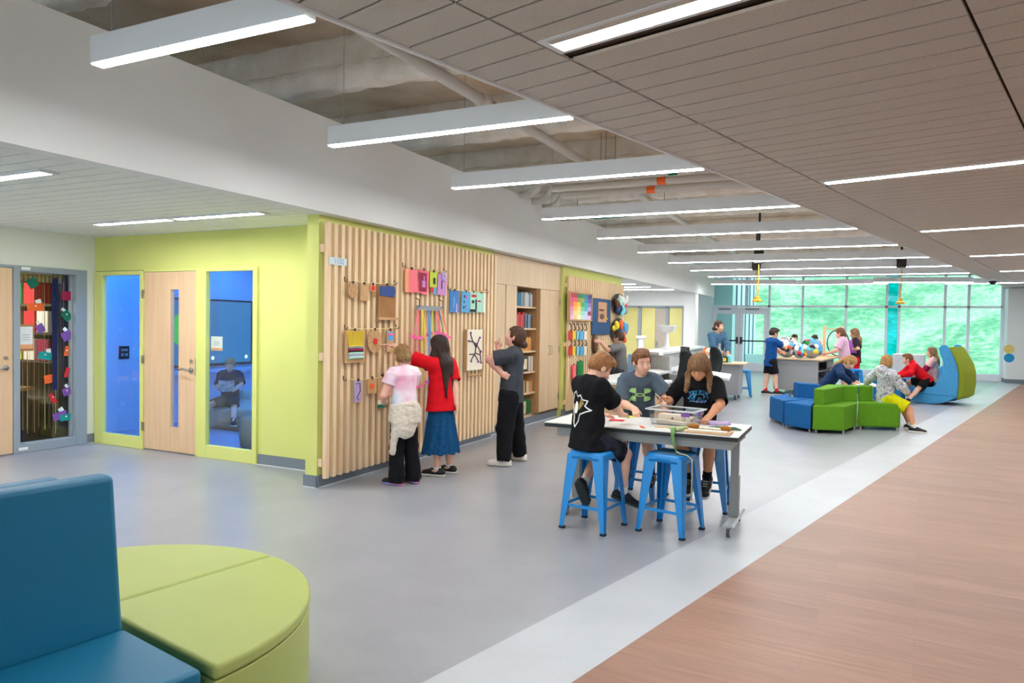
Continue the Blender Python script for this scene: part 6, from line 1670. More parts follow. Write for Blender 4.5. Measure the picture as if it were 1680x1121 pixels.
    for sg in (-1, 1):
        v.add(el(hp(.058, sg*.036, -.030), (.026*k, .024*k, .026*k), Rm), 0.02)
        v.cut(el(hp(.097, sg*.030, .004), (.020*k, .018*k, .013*k), Rm), 0.012)
        v.add(el(hp(-.004, sg*.078, -.006), (.010*k, .022*k, .030*k), Rm), 0.006)
    v.add(rc(hp(.083, 0, .004), hp(.102, 0, -.030), .009*k, .0125*k), 0.008)
    v.add(rc(hp(.090, -.010, -.034), hp(.090, .010, -.034), .009*k, .009*k), 0.006)
    v.add(rc(hp(.078, -.016, -.062), hp(.078, .016, -.062), .0105*k, .0105*k), 0.008)
    for s_, sg in (('R', 1), ('L', -1)):
        v.add(rc(sh[s_], EL[s_], 0.034*w, 0.0265*w), 0.025)
        v.add(rc(EL[s_], EL[s_]+(WR[s_]-EL[s_])*0.35, 0.0265*w, 0.0275*w), 0.012)
        v.add(rc(EL[s_]+(WR[s_]-EL[s_])*0.3, WR[s_], 0.0275*w, 0.0175*w), 0.012)
        v.add(rc(hip[s_], KN[s_], 0.050*w, 0.036*w), 0.03)
        c_ = KN[s_]+(AN[s_]-KN[s_])*0.32
        sd = (AN[s_]-KN[s_]).normalized(); bk = (F*-1); bk = (bk-sd*bk.dot(sd))
        if bk.length > 1e-3: c_ = c_+bk.normalized()*0.008*H
        v.add(rc(KN[s_], c_, 0.035*w, 0.0345*w), 0.015); v.add(rc(c_, AN[s_], 0.0345*w, 0.0215*w), 0.015)
        v.add(rc(AN[s_]-TO[s_]*0.02*H-U*0.018*H, AN[s_]+TO[s_]*0.085*H-U*0.028*H, 0.022*H, 0.015*H), 0.012)
        # hand
        hpz = hand_pose.get(s_, {})
        D = Vector(hpz.get('dir', HD[s_])).normalized(); N = Vector(hpz.get('palm', F*0.3-Rt*sg*1.0))
        N = (N-D*N.dot(D)).normalized(); Wd = D.cross(N).normalized()          # across the palm
        th = Vector(hpz['thumb']) if 'thumb' in hpz else (F if t is not None else F)
        if Wd.dot(th) < 0: Wd = -Wd                                             # Wd points to the thumb side
        W0 = WR[s_]; fl = hl/0.150
        Rh_ = np.array([[Wd[i], D[i], N[i]] for i in range(3)], np.float32)
        v.add(rc(W0, W0+D*0.02*fl, 0.0175*w, 0.018*w, N, 0.8), 0.012)
        v.add(rbox(W0+D*0.045*fl, (0.034*fl, 0.040*fl, 0.0125*fl), 0.011*fl, Rh_), 0.012)
        c1, c2 = hpz.get('curl', (28, 30)); cc = hpz.get('curls')
        rf = max(0.0068*fl, (bodyres or res)*0.95)
        for q, (off, Lf) in enumerate(((0.026, .064), (0.009, .072), (-0.009, .067), (-0.025, .052))):
            a1, a2 = cc[q] if cc else (c1+q*3, c2)
            b0 = W0+D*0.082*fl+Wd*off*fl
            d1 = (D*math.cos(math.radians(a1))+N*math.sin(math.radians(a1))+Wd*off*2.2).normalized()
            a12 = a1+a2; d2 = (D*math.cos(math.radians(a12))+N*math.sin(math.radians(a12))+Wd*off*1.5).normalized()
            m_ = b0+d1*Lf*0.52*fl
            v.add(rc(b0-D*0.012*fl, m_, rf*1.12, rf), 0.005); v.add(rc(m_, m_+d2*Lf*0.48*fl, rf, rf*0.82), 0.003)
        tb = W0+D*0.022*fl+Wd*0.024*fl; ta = hpz.get('thumb_in', 0.45)
        td = (D*0.75+Wd*0.62+N*ta).normalized(); tm = tb+td*0.034*fl; td2 = (D*0.95+Wd*0.15+N*ta*1.1).normalized()
        v.add(rc(tb, tm, rf*1.5, rf*1.2), 0.008); v.add(rc(tm, tm+td2*0.030*fl, rf*1.15, rf*0.9), 0.004)
        J.setdefault('palm', {})[s_] = W0+D*0.07*fl+N*0.02*fl
    body = vol_obj('body', v, skin, root)
    # ---- eyes, brows, mouth
    for sg in (-1, 1):
        mb = MB(); R3 = Matrix([[Rh[i], Fh[i], Uh[i]] for i in range(3)])
        c_ = hp(.0745, sg*.030, .002)-root.location
        ez = .0045 if smile else .0060
        mb.ball(c_, (.0118*k, .0125*k, ez*k), 14, 10, R3); mb.mi = 1
        mb.ball(c_+Fh*.0065*k, (.0062*k, .0066*k, ez*1.02*k), 12, 8, R3)
        obj('eye', mb, (M_EYEW, M_IRIS), root, smooth=True)
        mb = MB(); pts = [hp(.080, sg*.014, .021)-root.location, hp(.085, sg*.028, .027)-root.location, hp(.074, sg*.046, .022)-root.location]
        mb.tube(pts, [.0026*k, .0034*k, .0018*k], 6); obj('eyebrow', mb, hair['m'] if hair else H_BROWN, root)
    mb = MB(); cs = .016 if smile else .004
    up = [hp(.081 if smile else .083, -.030 if smile else -.018, -.062+cs)-root.location, hp(.089, -.010, -.0585)-root.location, hp(.0905, 0, -.060)-root.location, hp(.089, .010, -.0585)-root.location, hp(.081 if smile else .083, .030 if smile else .018, -.062+cs)-root.location]
    lw = [up[0], hp(.088, -.010, -.0685 - (.006 if smile else 0))-root.location, hp(.089, 0, -.070-(.008 if smile else 0))-root.location, hp(.088, .010, -.0685-(.006 if smile else 0))-root.location, up[-1]]
    mb.tube(up, [.0012*k, .003*k, .003*k, .003*k, .0012*k], 6); mb.tube(lw, [.0012*k, .0035*k, .004*k, .0035*k, .0012*k], 6)
    lp_ = obj('lips', mb, M_LIP, root, smooth=True)
    if smile:
        mb = MB(); mb.ball(hp(.0855, 0, -.0625)-root.location, (.019*k, .0065*k, .0058*k), 14, 8, Matrix([[Rh[i], Fh[i], Uh[i]] for i in range(3)])); obj('teeth', mb, M_TEETH, lp_, smooth=True)
    # ---- hair
    if hair: make_hair(J, hair, res)
    if bottom: make_bottom(J, bottom, res)
    sm = make_shirt(J, shirt, res) if shirt else None
    if shoes: make_shoes(J, shoes, res)
    J['shirt'] = sm
    if extra: extra(J)
    return J

def make_hair(J, hair, res):
    hp, k, Fh, Rh, Uh, H = J['hp'], J['k'], J['Fh'], J['Rh'], J['Uh'], J['H']; Rm = J['Rm']; st = hair['style']; Hc = J['Hc']
    L = hair.get('len', 0.2); hair.setdefault('line', .064 if st in ('short', 'bob') else .052)
    lo = A3(Hc)-0.17*k-(L*H if st in ('long', 'braid', 'pony') else 0.02); hi = A3(Hc)+0.17*k
    v = Vol(lo, hi, max(0.0042, res*0.85)); t_ = hair.get('thick', 0.012)
    v.add(el(hp(-.008, 0, .030), ((.075+t_)*k, (.092+t_)*k, (.087+t_)*k), Rm), 0)
    if st in ('short', 'mop'):
        v.add(el(hp(-.036, 0, -.006), ((.066+t_*.7)*k, (.058+t_*.7)*k, (.056)*k), Rm), 0.02)
        v.add(el(hp(.050, .014, .092), (.058*k, .046*k, .026*k), Rm), 0.02); v.add(el(hp(.074, .022, .074), (.044*k, .020*k, .018*k), Rm), 0.012); v.add(el(hp(0, -.01, .112), (.058*k, .07*k, .016*k), Rm), 0.02)
        if st == 'mop': v.add(el(hp(.070, 0, .066), (.064*k, .030*k, .028*k), Rm), 0.015); v.add(el(hp(0, 0, .0), (.093*k, .085*k, .066*k), Rm), 0.02)
    if st in ('long', 'bob', 'pony', 'braid', 'bun'):
        v.add(el(hp(-.034, 0, -.018), ((.072+t_)*k, (.066+t_)*k, .070*k), Rm), 0.02)
    bd = -J['Ft']
    if st == 'bob':
        v.add(el(hp(-.02, 0, -.05), (.090*k, .080*k, .065*k), Rm), 0.03); v.add(el(hp(.05, 0, .075), (.066*k, .045*k, .034*k), Rm), 0.02)
    if st == 'long':
        e_ = J['nb']+bd*0.088*H-J['S']*L*H*0.55
        v.add(rc(hp(-.045, 0, -.02), J['nb']+bd*0.060*H-J['S']*0.03*H, .082*k, .086*k, J['Ft'], 0.6), 0.03)
        v.add(rc(J['nb']+bd*0.060*H-J['S']*0.03*H, e_, .086*k, .055*k, J['Ft'], 0.45), 0.03)
        for sg in (-1, 1):
            v.add(rc(hp(.0, sg*.078, .01), hp(-.005, sg*.088, -.10), .024*k, .027*k), 0.02)
            if hair.get('front', True): v.add(rc(hp(-.005, sg*.088, -.10), J['nb']+J['Rt']*sg*0.072*H+J['Ft']*0.078*H-J['S']*min(L, .22)*H*0.30, .036*k, .022*k), 0.03)
        if hair.get('fringe'): v.add(el(hp(.078, 0, .052), (.060*k, .020*k, .036*k), Rm), 0.015)
    if st == 'bun':
        v.add(el(hp(-.118, 0, -.035), (.042*k, .040*k, .040*k), Rm), 0.012)
    if st == 'pony':
        v.add(rc(hp(-.10, 0, .0), J['nb']+bd*0.07*H-J['S']*0.02*H, .034*k, .040*k), 0.02)
        v.add(rc(J['nb']+bd*0.07*H-J['S']*0.02*H, J['nb']+bd*0.075*H-J['S']*L*H, .040*k, .020*k), 0.02)
    if st == 'braid':
        p0 = hp(-.09, 0, -.03); p1 = J['nb']+bd*0.068*H-J['S']*L*H
        for q in range(9):
            c_ = p0.lerp(p1, q/8); v.add(el(c_+Rh*(0.006 if q % 2 else -0.006), (.026*k, .026*k, .024*k), Rm), 0.006)
    # face opening
    top = hair.get('line', .050)
    ow = .058 if st == 'long' else .062
    v.cut(rbox(hp(.098, 0, -.045+(top-.050)/2), (ow*k, .062*k, (.095+(top-.050)/2)*k), .030*k, Rm), 0.006)
    if st == 'mop': pass
    if st in ('short', 'mop', 'bun', 'pony', 'braid'):
        v.cut(rbox(hp(.062, 0, -.085), (.11*k, .056*k, .072*k), .01*k, Rm), 0.006)            # clear of the cheeks and ears
    if st in ('short', 'mop'):
        v.plane(hp(-.09, 0, -.056), -Uh+Fh*0.30)
        v.cut(rbox(hp(.092, 0, -.030), (.11*k, .048*k, .085*k), .025*k, Rm), 0.008)
        for sg in (-1, 1): v.cut(el(hp(.004, sg*.085, -.018), (.022*k, .030*k, .036*k), Rm), 0.006)
    def disp(V):
        P = (V-A3(Hc)) @ Rm
        a = np.arctan2(P[:, 0], P[:, 1]+0.02); r = np.hypot(P[:, 0], P[:, 1])
        return np.where(P[:, 2] < -.07, .4, 1.0)*0.0030*np.sin(a*26+22*P[:, 2]+3*np.sin(18*P[:, 2]+a*3))*np.clip(r/0.03, 0, 1)+0.0022*np.sin(P[:, 0]*170+40*P[:, 1])
    o = vol_obj('hair', v, hair['m'], J['root'], disp)
    if hair.get('tie'):
        mb = MB(); c_ = hp(-.100, 0, -.034)-J['root'].location; mb.tube([c_+(Rh*math.cos(2*PI*q/20)+Uh*math.sin(2*PI*q/20))*.036*k for q in range(21)], .008*k, 8); obj('hair_tie', mb, hair['tie'], o)
    return o

def make_shirt(J, sp, res):
    H, w, S, Ft, Rt, pel = J['H'], J['w'], J['S'], J['Ft'], J['Rt'], J['pel']; F = J['F']; F0 = (F-S*F.dot(S)).normalized()
    t_ = sp.get('t', 0.012); hem = sp.get('hem', -0.055)
    v = Vol(J['lo'], J['hi'], max(0.005, res))
    hp_ = pel+S*hem*H
    v.add(rc(pel+S*min(hem, -0.02)*H, pel+S*0.10*H, (0.094+sp.get('hip', 0))*w+t_, 0.080*w+t_, F0, 0.78), 0)
    v.add(rc(pel+S*0.10*H, pel+S*0.235*H, 0.080*w+t_, 0.090*w+t_, Ft, 0.70), 0.04)
    v.add(rc(J['sh']['L']+Rt*0.012*H, J['sh']['R']-Rt*0.012*H, 0.036*w+t_, 0.036*w+t_), 0.045)
    v.add(rc(pel+S*0.27*H, J['nb']-S*0.008*H, 0.060*w+t_*0.5, 0.040*w+t_*0.4), 0.03)
    v.plane(hp_, -S)
    for s_ in ('R', 'L'):
        sh, E, W = J['sh'][s_], J['EL'][s_], J['WR'][s_]
        if sp.get('sleeve', 'short') == 'short':
            f = sp.get('sl', 0.74)
            v.add(rc(sh, sh.lerp(E, f), 0.040*w+t_*0.5, 0.040*w+t_*0.8, cap=True), 0.022)
            v.cut(rc(sh.lerp(E, f*0.80), sh.lerp(E, f+0.2), 0.034*w+t_*0.55, 0.034*w+t_*0.75), 0.0)
        elif sp['sleeve'] == 'long':
            v.add(rc(sh, E, 0.036*w+t_, 0.031*w+t_), 0.025); v.add(rc(E, E.lerp(W, sp.get('sl', 0.97)), 0.031*w+t_, 0.021*w+t_*0.8, cap=True), 0.02)
            v.add(el(E, (0.033*w+t_,)*3), 0.015)
    if sp.get('hood'):
        v.add(el(J['nb']-Ft*0.045*H+S*0.02*H, (.062*H, .045*H, .05*H), np.array([[Rt[i], Ft[i], S[i]] for i in range(3)])), 0.03)
    n0 = J['nb']+S*0.0*H+Ft*0.012*H
    v.cut(rc(n0, n0+S*0.06*H+Ft*0.012*H, sp.get('neck', 0.036)*H, 0.05*H), 0.004)
    amp = sp.get('amp', 0.004)
    o = vol_obj(sp.get('name', 't_shirt'), v, sp['m'], J['root'], lambda V: wavy(V, amp, sp.get('sc', 42), sp.get('seed', 3)))
    return o

def make_bottom(J, bp, res):
    H, w, S, pel, F, R, U = J['H'], J['w'], J['S'], J['pel'], J['F'], J['R'], J['U']
    kind = bp['kind']; t_ = bp.get('t', 0.010)
    F0 = (F-S*F.dot(S)).normalized()
    v = Vol(J['lo'], J['hi'], max(0.005, res))
    v.add(rc(pel-S*0.03*H, pel+S*0.055*H, 0.086*w+t_*0.6, 0.078*w+t_*0.5, F0, 0.78), 0)
    v.plane(pel+S*bp.get('waist', 0.075)*H, S)
    for s_ in ('R', 'L'):
        hip, K, A_ = J['hip'][s_], J['KN'][s_], J['AN'][s_]
        if kind == 'shorts':
            f = bp.get('frac', 0.85)
            v.add(rc(hip, hip.lerp(K, f), 0.056*w+t_, 0.047*w+t_*1.3, cap=True), 0.03)
            v.add(el(hip, (0.055*w+t_,)*3), 0.03)
            v.cut(rc(hip.lerp(K, f-0.14), hip.lerp(K, f+0.2), 0.046*w+t_*0.9, 0.046*w+t_*1.1), 0)
        elif kind in ('pants', 'flare'):
            r2, r3 = (0.044*w+t_, 0.034*w+t_) if kind == 'pants' else (0.046*w+t_*0.8, 0.052*w+t_)
            e_ = A_+(K-A_).normalized()*(-0.022*H if kind == 'flare' else -0.012*H)
            v.add(rc(hip, K, 0.055*w+t_, r2), 0.03); v.add(rc(K, e_, r2, r3, cap=True), 0.02); v.add(el(K, (r2,)*3), 0.02)
            v.cut(rc(e_.lerp(K, 0.06), e_-(K-A_).normalized()*0.05, r3-0.006, r3-0.006), 0)
    if kind == 'skirt':
        a = pel+S*0.05*H; b = pel-U*bp.get('len', 0.36)*H
        v2 = Vol(J['lo']-0.06, J['hi']+0.06, max(0.005, res))
        v2.add(rc(a, b, 0.078*w+0.006, bp.get('flare', 0.145)*w, F0, 0.80, cap=True), 0)
        v2.cut(rc(b.lerp(a, 0.10), b-U*0.05, bp.get('flare', 0.145)*w*0.90, bp.get('flare', 0.145)*w*0.93, F0, 0.80), 0)
        c0 = A3(pel)
        def dsp(V):
            P = V-c0; an = np.arctan2(P @ A3(R), P @ A3(F)); dn = np.clip(-(P[:, 2])/(0.36*H), 0, 1)
            return 0.012*dn*np.sin(an*9+1.2*np.sin(an*2+P[:, 2]*6))+wavy(V, 0.002, 40, 4)
        return vol_obj('skirt', v2, bp['m'], J['root'], dsp)
    return vol_obj(bp.get('name', 'trousers' if kind != 'shorts' else 'shorts'), v, bp['m'], J['root'], lambda V: wavy(V, bp.get('amp', 0.004), 38, bp.get('seed', 8)))

def make_shoes(J, sp, res):
    H = J['H']
    for s_ in ('R', 'L'):
        A_, T, K = J['AN'][s_], J['TO'][s_], J['KN'][s_]
        up = Vector((0, 0, 1)); up = (up-T*up.dot(T)).normalized(); sd = T.cross(up)
        so = A_-up*0.046*H                                     # sole level under the ankle
        f = 0.148*H; r = 0.030*H
        heel = so-T*0.030*H+up*0.028*H; toe = so+T*(f-0.052*H)+up*0.018*H; mid = so+T*0.03*H+up*0.030*H
        lo = np.min([A3(p) for p in (heel, toe, A_)], 0)-0.06*H; hi = np.max([A3(p) for p in (heel, toe, A_)], 0)+0.06*H
        v = Vol(lo, hi, 0.0035 if res < 0.008 else 0.006)
        v.add(rc(heel, mid, 0.028*H, 0.029*H), 0); v.add(rc(mid, toe, 0.028*H, 0.021*H), 0.012); v.add(el(toe, (0.029*H, 0.029*H, 0.019*H)), 0.01)
        hi_c = sp.get('high', 0.0)
        v.add(rc(heel+up*0.01*H+T*0.01*H, A_+up*(hi_c-0.006)*H, 0.027*H, 0.026*H, cap=True), 0.008)
        if sp.get('low'): v.cut(el(A_+T*0.012*H, (0.036*H, 0.036*H, 0.022*H)), 0.004)
        v.plane(so+up*0.010*H, -up)
        o = vol_obj('shoe', v, sp['m'], J['root'])
        v = Vol(lo, hi, 0.0035 if res < 0.008 else 0.006)
        v.add(rc(heel-up*0.012*H, so+T*0.03*H+up*0.01*H, 0.030*H, 0.030*H), 0); v.add(rc(so+T*0.03*H+up*0.010*H, toe-up*0.008*H, 0.030*H, 0.030*H), 0.01)
        v.plane(so+up*sp.get('sole_t', 0.014)*H, up); v.plane(so+up*0.001, -up)
        vol_obj('sole', v, sp.get('sole', M_TEETH), J['root'], parent=o)
        if sp.get('mark'):
            for q in (0.035, 0.05, 0.065):
                mb = MB(); c_ = so+T*q*H+up*(0.062-0.28*(q-0.035))*H-J['root'].location
                mb.tube([c_-sd*0.014*H, c_+up*0.003, c_+sd*0.014*H], 0.0022, 5); obj('lace', mb, sp['mark'], o)
        if sp.get('sock'):
            a = A_-up*0.005*H; d_ = (K-A_).normalized()
            v = Vol(lo-0.05*H, hi+0.05*H+sp.get('sock_h', 0.06)*H, 0.0045 if res < 0.008 else 0.007)
            v.add(rc(a, a+d_*sp.get('sock_h', 0.06)*H, 0.0245*H, 0.0275*H, cap=True), 0)
            vol_obj('sock', v, sp['sock'], J['root'])

def decal(J, name, vs, fs, m, origin, u, vdir, off=0.002, sub=0):
    """lay flat lettering or a mark onto the garment: points go from the plane (origin; u, v) straight onto the cloth"""
    o = J['shirt']; me = o.data; base_ = J['root'].location
    bvh = BVHTree.FromPolygons([v.co+base_ for v in me.vertices], [tuple(p.vertices) for p in me.polygons])
    u, vdir = Vector(u).normalized(), Vector(vdir); vdir = (vdir-u*vdir.dot(u)).normalized(); n = u.cross(vdir)
    bm = bmesh.new(); bv = [bm.verts.new((p[0], p[1], 0)) for p in vs]
    for f in fs:
        try: bm.faces.new([bv[i] for i in f])
        except ValueError: pass
    bmesh.ops.triangulate(bm, faces=bm.faces)
    for _ in range(sub):
        long_ = [e for e in bm.edges if e.calc_length() > 0.02]
        if not long_: break
        bmesh.ops.subdivide_edges(bm, edges=long_, cuts=1); bmesh.ops.triangulate(bm, faces=bm.faces)
    for vv in bm.verts:
        p = Vector(origin)+u*vv.co.x+vdir*vv.co.y
        hit = bvh.ray_cast(p+n*0.3, -n, 0.7)
        vv.co = ((hit[0]+n*off) if hit[0] is not None else p)-base_
    mesh = bpy.data.meshes.new(name); bm.to_mesh(mesh); bm.free(); mesh.materials.append(m)
    ob = bpy.data.objects.new(name, mesh); C.objects.link(ob); ob.parent = o
    return ob
# ------------------------------------------------------------------ people
K_RED = cloth('red', (214, 22, 34)); K_DENIM = cloth('denim_blue', (28, 84, 128), (20, 66, 108), vscale=40); K_BLACK = cloth('black', (24, 24, 27)); K_CHAR = cloth('charcoal', (70, 74, 80), (62, 66, 72)); K_SOCK = cloth('white_sock', (226, 224, 218))
K_KNIT = cloth('cream_knit', (226, 214, 198), (206, 192, 174), vscale=60)
# tie-dye shirt: pink, white and pale blue
def tiedye():
    m = bpy.data.materials.new('cloth_tie_dye'); m.use_nodes = True; nt = m.node_tree; b = nt.nodes['Principled BSDF']
    tc = nt.nodes.new('ShaderNodeTexCoord'); n = nt.nodes.new('ShaderNodeTexNoise'); n.inputs['Scale'].default_value = 3.4; n.inputs['Detail'].default_value = 2
    nt.links.new(tc.outputs['Object'], n.inputs['Vector'])
    cr = nt.nodes.new('ShaderNodeValToRGB'); e = cr.color_ramp.elements
    e[0].position = 0.34; e[0].color = (*lin((150, 204, 230)), 1); e[1].position = 0.68; e[1].color = (*lin((236, 150, 180)), 1)
    q = e.new(0.44); q.color = (*lin((230, 226, 232)), 1); q = e.new(0.52); q.color = (*lin((238, 214, 224)), 1)
    nt.links.new(n.outputs['Fac'], cr.inputs[0]); nt.links.new(cr.outputs[0], b.inputs['Base Color']); b.inputs['Roughness'].default_value = 0.85; b.inputs['Specular IOR Level'].default_value = 0.1
    return m
def waist_sweater(J):
    H, pel, F, R, U, w = J['H'], J['pel'], J['F'], J['R'], J['U'], J['w']
    v = Vol(J['lo']-0.05, J['hi']+0.05, 0.006)
    v.add(rc(pel+U*0.065*H, pel-U*0.06*H, 0.088*w+0.024, 0.104*w+0.026, F, 0.84, cap=True), 0)
    v.add(rc(pel-F*0.060*H+R*0.01*H, pel-F*0.075*H-R*0.03*H-U*0.105*H, 0.092*H, 0.075*H, F, 0.5), 0.04)
    v.add(rc(pel-R*0.085*H-F*0.03*H-U*0.04*H, pel-R*0.10*H-U*0.27*H-F*0.01*H, 0.050*H, 0.030*H, R, 0.6), 0.03)
    v.add(rc(pel+F*0.075*H-U*0.0*H, pel+F*0.10*H-U*0.06*H, 0.03*H, 0.02*H), 0.02)
    vol_obj('tied_sweater', v, K_KNIT, J['root'], lambda V: wavy(V, 0.005, 60, 5)+0.0015*np.sin(V[:, 2]*420))
SH_SOLE_R = mat('rainbow_sole', (60, 150, 220), 0.6, rgb2=(230, 90, 130), vscale=9)
M_SHBLK = mat('shoe_black', (26, 26, 28), 0.6); M_SHWHT = mat('shoe_white', (226, 220, 208), 0.6); M_SOLEW = mat('sole_white', (222, 216, 204), 0.6); M_SOLEB = mat('sole_dark', (56, 64, 64), 0.7)

# girl in tie-dye, back to us
person('girl in a pink tie-dye shirt and black flared trousers, seen from behind', -3.95, 5.76, 158, 1.35, SKIN3, head=(-14, -8, 0), lean=2,
       hands={'L': (-4.17, 5.72, 0.80), 'R': (-4.20, 5.95, 0.86)}, elbows={'L': (0.35, -1, -0.5)},
       feet={'L': (-3.99, 5.70, 0), 'R': (-3.90, 5.86, 0)}, toes={'L': (-1, 0.05, 0), 'R': (-1, 0.35, 0)},
       hair=dict(style='bun', m=H_BLOND, thick=0.010, tie=mat('scrunchie', (206, 186, 170), 0.8)), shirt=dict(m=tiedye(), hem=0.045, sl=0.5, name='t_shirt'),
       bottom=dict(kind='flare', m=K_BLACK, t=0.008), shoes=dict(m=M_SHBLK, sole=SH_SOLE_R, sock=None), extra=waist_sweater)
# girl in red, arm stretched to the disc
def red_extra(J):
    vs, fs = text_mesh('Cooks', 0.07)
    p = J['sh']['L']+Vector((0, 0, 0.0))
disc_p = P2(616, 563, 0.03)
J = person('girl with long dark hair in a red shirt and long denim skirt', -3.88, 6.33, 158, 1.43, SKIN, head=(16, 2, 0), lean=3, twist=8,
       hands={'L': disc_p+Vector((0.15, 0.10, -0.02)), 'R': (-3.70, 6.36, 0.66)}, elbows={'L': (0.1, 0.6, -1), 'R': (0.6, 0.7, 0)},
       hand_pose={'L': dict(dir=(-0.80, -0.60, 0.03), palm=(0.1, -0.1, -1), thumb=(0.5, -0.8, 0), curls=((2, 4), (55, 60), (62, 60), (65, 60))), 'R': dict(curl=(16, 18), palm=(-0.8, -0.6, 0), thumb=(-0.6, 0.5, 0))},
       feet={'L': (-3.86, 6.24, 0), 'R': (-3.83, 6.43, 0)}, toes={'L': (-1, -0.15, 0), 'R': (-1, 0.0, 0)},
       hair=dict(style='long', m=H_DARK, len=0.46, front=True, thick=0.013), shirt=dict(m=K_RED, hem=-0.055, sl=0.82, t=0.022, hip=0.014), bottom=dict(kind='skirt', m=K_DENIM, len=0.36),
       shoes=dict(m=M_SHBLK, sole=M_SOLEW, low=True, sock=K_SOCK, sock_h=0.022))
# girl with a bun looking up at the cards
J = person('girl with a low bun in a charcoal shirt and black trousers, looking up', -3.50, 7.20, 190, 1.53, SKIN3, head=(6, 22, 0), lean=-3, twist=10,
       hands={'R': (-3.74, 7.34, 1.28), 'L': (-3.53, 7.03, 1.02)}, elbows={'R': (-0.5, 0, -1), 'L': (-1, -0.4, -0.3)},
       hand_pose={'R': dict(dir=(-0.12, -0.05, 1), palm=(0.3, -0.9, 0), thumb=(1, 0, 0), curls=((20, 30), (60, 60), (70, 65), (75, 65))), 'L': dict(dir=(0.7, 0.1, -0.3), palm=(0, 1, 0), thumb=(0, 0, 1), curl=(20, 30))},
       feet={'L': (-3.50, 7.04, 0), 'R': (-3.48, 7.42, 0)}, toes={'L': (-1, -0.15, 0), 'R': (-1, 0.1, 0)},
       hair=dict(style='bun', m=H_BROWN, thick=0.013, tie=mat('hair_elastic', (120, 90, 60), 0.8)), shirt=dict(m=K_CHAR, hem=-0.06, t=0.022, sl=0.80), bottom=dict(kind='pants', m=K_BLACK, t=0.022), build=1.12,
       shoes=dict(m=M_SHWHT, sole=M_SOLEW, low=True))
vs, fs = text_mesh('ND.', 0.085); 
decal(J, 'shirt_lettering', vs, fs, CT['white'], J['chest']-J['S']*0.03+J['F']*0.1-J['R']*0.04, J['F']*-0.7-J['R']*1.0+Vector((0, 0, 0)), (0, 0, 1))
# boy in black on the near stool
K_SHORT = cloth('splashed_navy', (20, 22, 30), (46, 50, 62), vscale=16)
J = person('boy in a black shirt with a pale emblem on the back, on a stool', -1.89, 5.255, 57, 1.41, SKIN, pelvis=0.70, lean=3, twist=0, head=(-12, -34, 0),
       hands={'R': (-1.70, 5.62, 0.815), 'L': (-1.92, 5.70, 0.815)}, elbows={'R': (0.9, -0.6, -0.5), 'L': (-0.9, 0, -0.3)},
       hand_pose={'R': dict(dir=(0.1, 1, -0.08), palm=(0, 0, -1), thumb=(-1, 0, 0), curl=(20, 25)), 'L': dict(dir=(0.6, 0.8, -0.08), palm=(0, 0, -1), thumb=(1, 0, 0), curl=(20, 25))},
       feet={'R': (-1.655, 5.46, 0.18), 'L': (-1.95, 5.36, 0.24)}, toes={'R': (0.75, 0.5, -0.36), 'L': (0.1, 0.55, -0.8)}, knees={'R': (0.6, 0.7, 0.6), 'L': (0.2, 1, 0.5)},
       hair=dict(style='short', m=H_SANDY, thick=0.012, line=0.066), shirt=dict(m=K_BLACK, hem=-0.062, t=0.024, sl=0.92, amp=0.006, hip=0.01), bottom=dict(kind='shorts', m=K_SHORT, frac=0.86, t=0.014),
       shoes=dict(m=M_SHBLK, sole=M_SOLEB, sock=K_SOCK, sock_h=0.045))
# emblem on the back: a white outline round gold patches
def outline(pts, wd, z=0):
    vs_, fs_ = [], []
    n = len(pts)
    for i in range(n):
        a, b = Vector(pts[i]), Vector(pts[(i+1) % n]); d = (b-a).normalized(); q = Vector((-d.y, d.x))*wd/2
        o = len(vs_); vs_ += [a-q-d*wd/3, b-q+d*wd/3, b+q+d*wd/3, a+q-d*wd/3]; fs_.append((o, o+1, o+2, o+3))
    return [(v[0], v[1]) for v in vs_], fs_
E0 = [(-.075, .105), (-.04, .125), (-.01, .085), (.03, .10), (.045, .065), (.085, .06), (.065, .02), (.11, -.01), (.06, -.035), (.025, -.05), (.02, -.10), (-.015, -.15), (-.04, -.10), (-.055, -.02), (-.085, .03)]
bo = J['chest']-J['Ft']*0.12+J['Rt']*0.005-J['S']*0.05
bu = J['Rt']*1.0; 
vs, fs = outline(E0, 0.009); decal(J, 'emblem_outline', vs, fs, CT['white'], bo, J['Rt'], J['S'], off=0.004, sub=3)
gold = mat('emblem_gold', (178, 152, 84), 0.7, rgb2=(120, 100, 54), vscale=60)
vs = [(.0, .02), (.03, .075), (.055, .04), (.03, .0), (.005, -.02), (-.075, .02), (-.05, .03), (-.035, -.05), (-.03, -.12), (-.05, -.06)]; fs = [(0, 1, 2, 3, 4), (5, 6, 7, 8, 9)]
decal(J, 'emblem_gold_patch', vs, fs, gold, bo, J['Rt'], J['S'], off=0.003, sub=3)
vs = [(-.04, .055+.0)] ; n_ = 16
vs = [(-.025+.022*math.cos(2*PI*i/n_), .0+.048*math.sin(2*PI*i/n_)) for i in range(n_)]; decal(J, 'emblem_white_patch', vs, [tuple(range(n_))], CT['white'], bo, J['Rt'], J['S'], off=0.0035, sub=2)
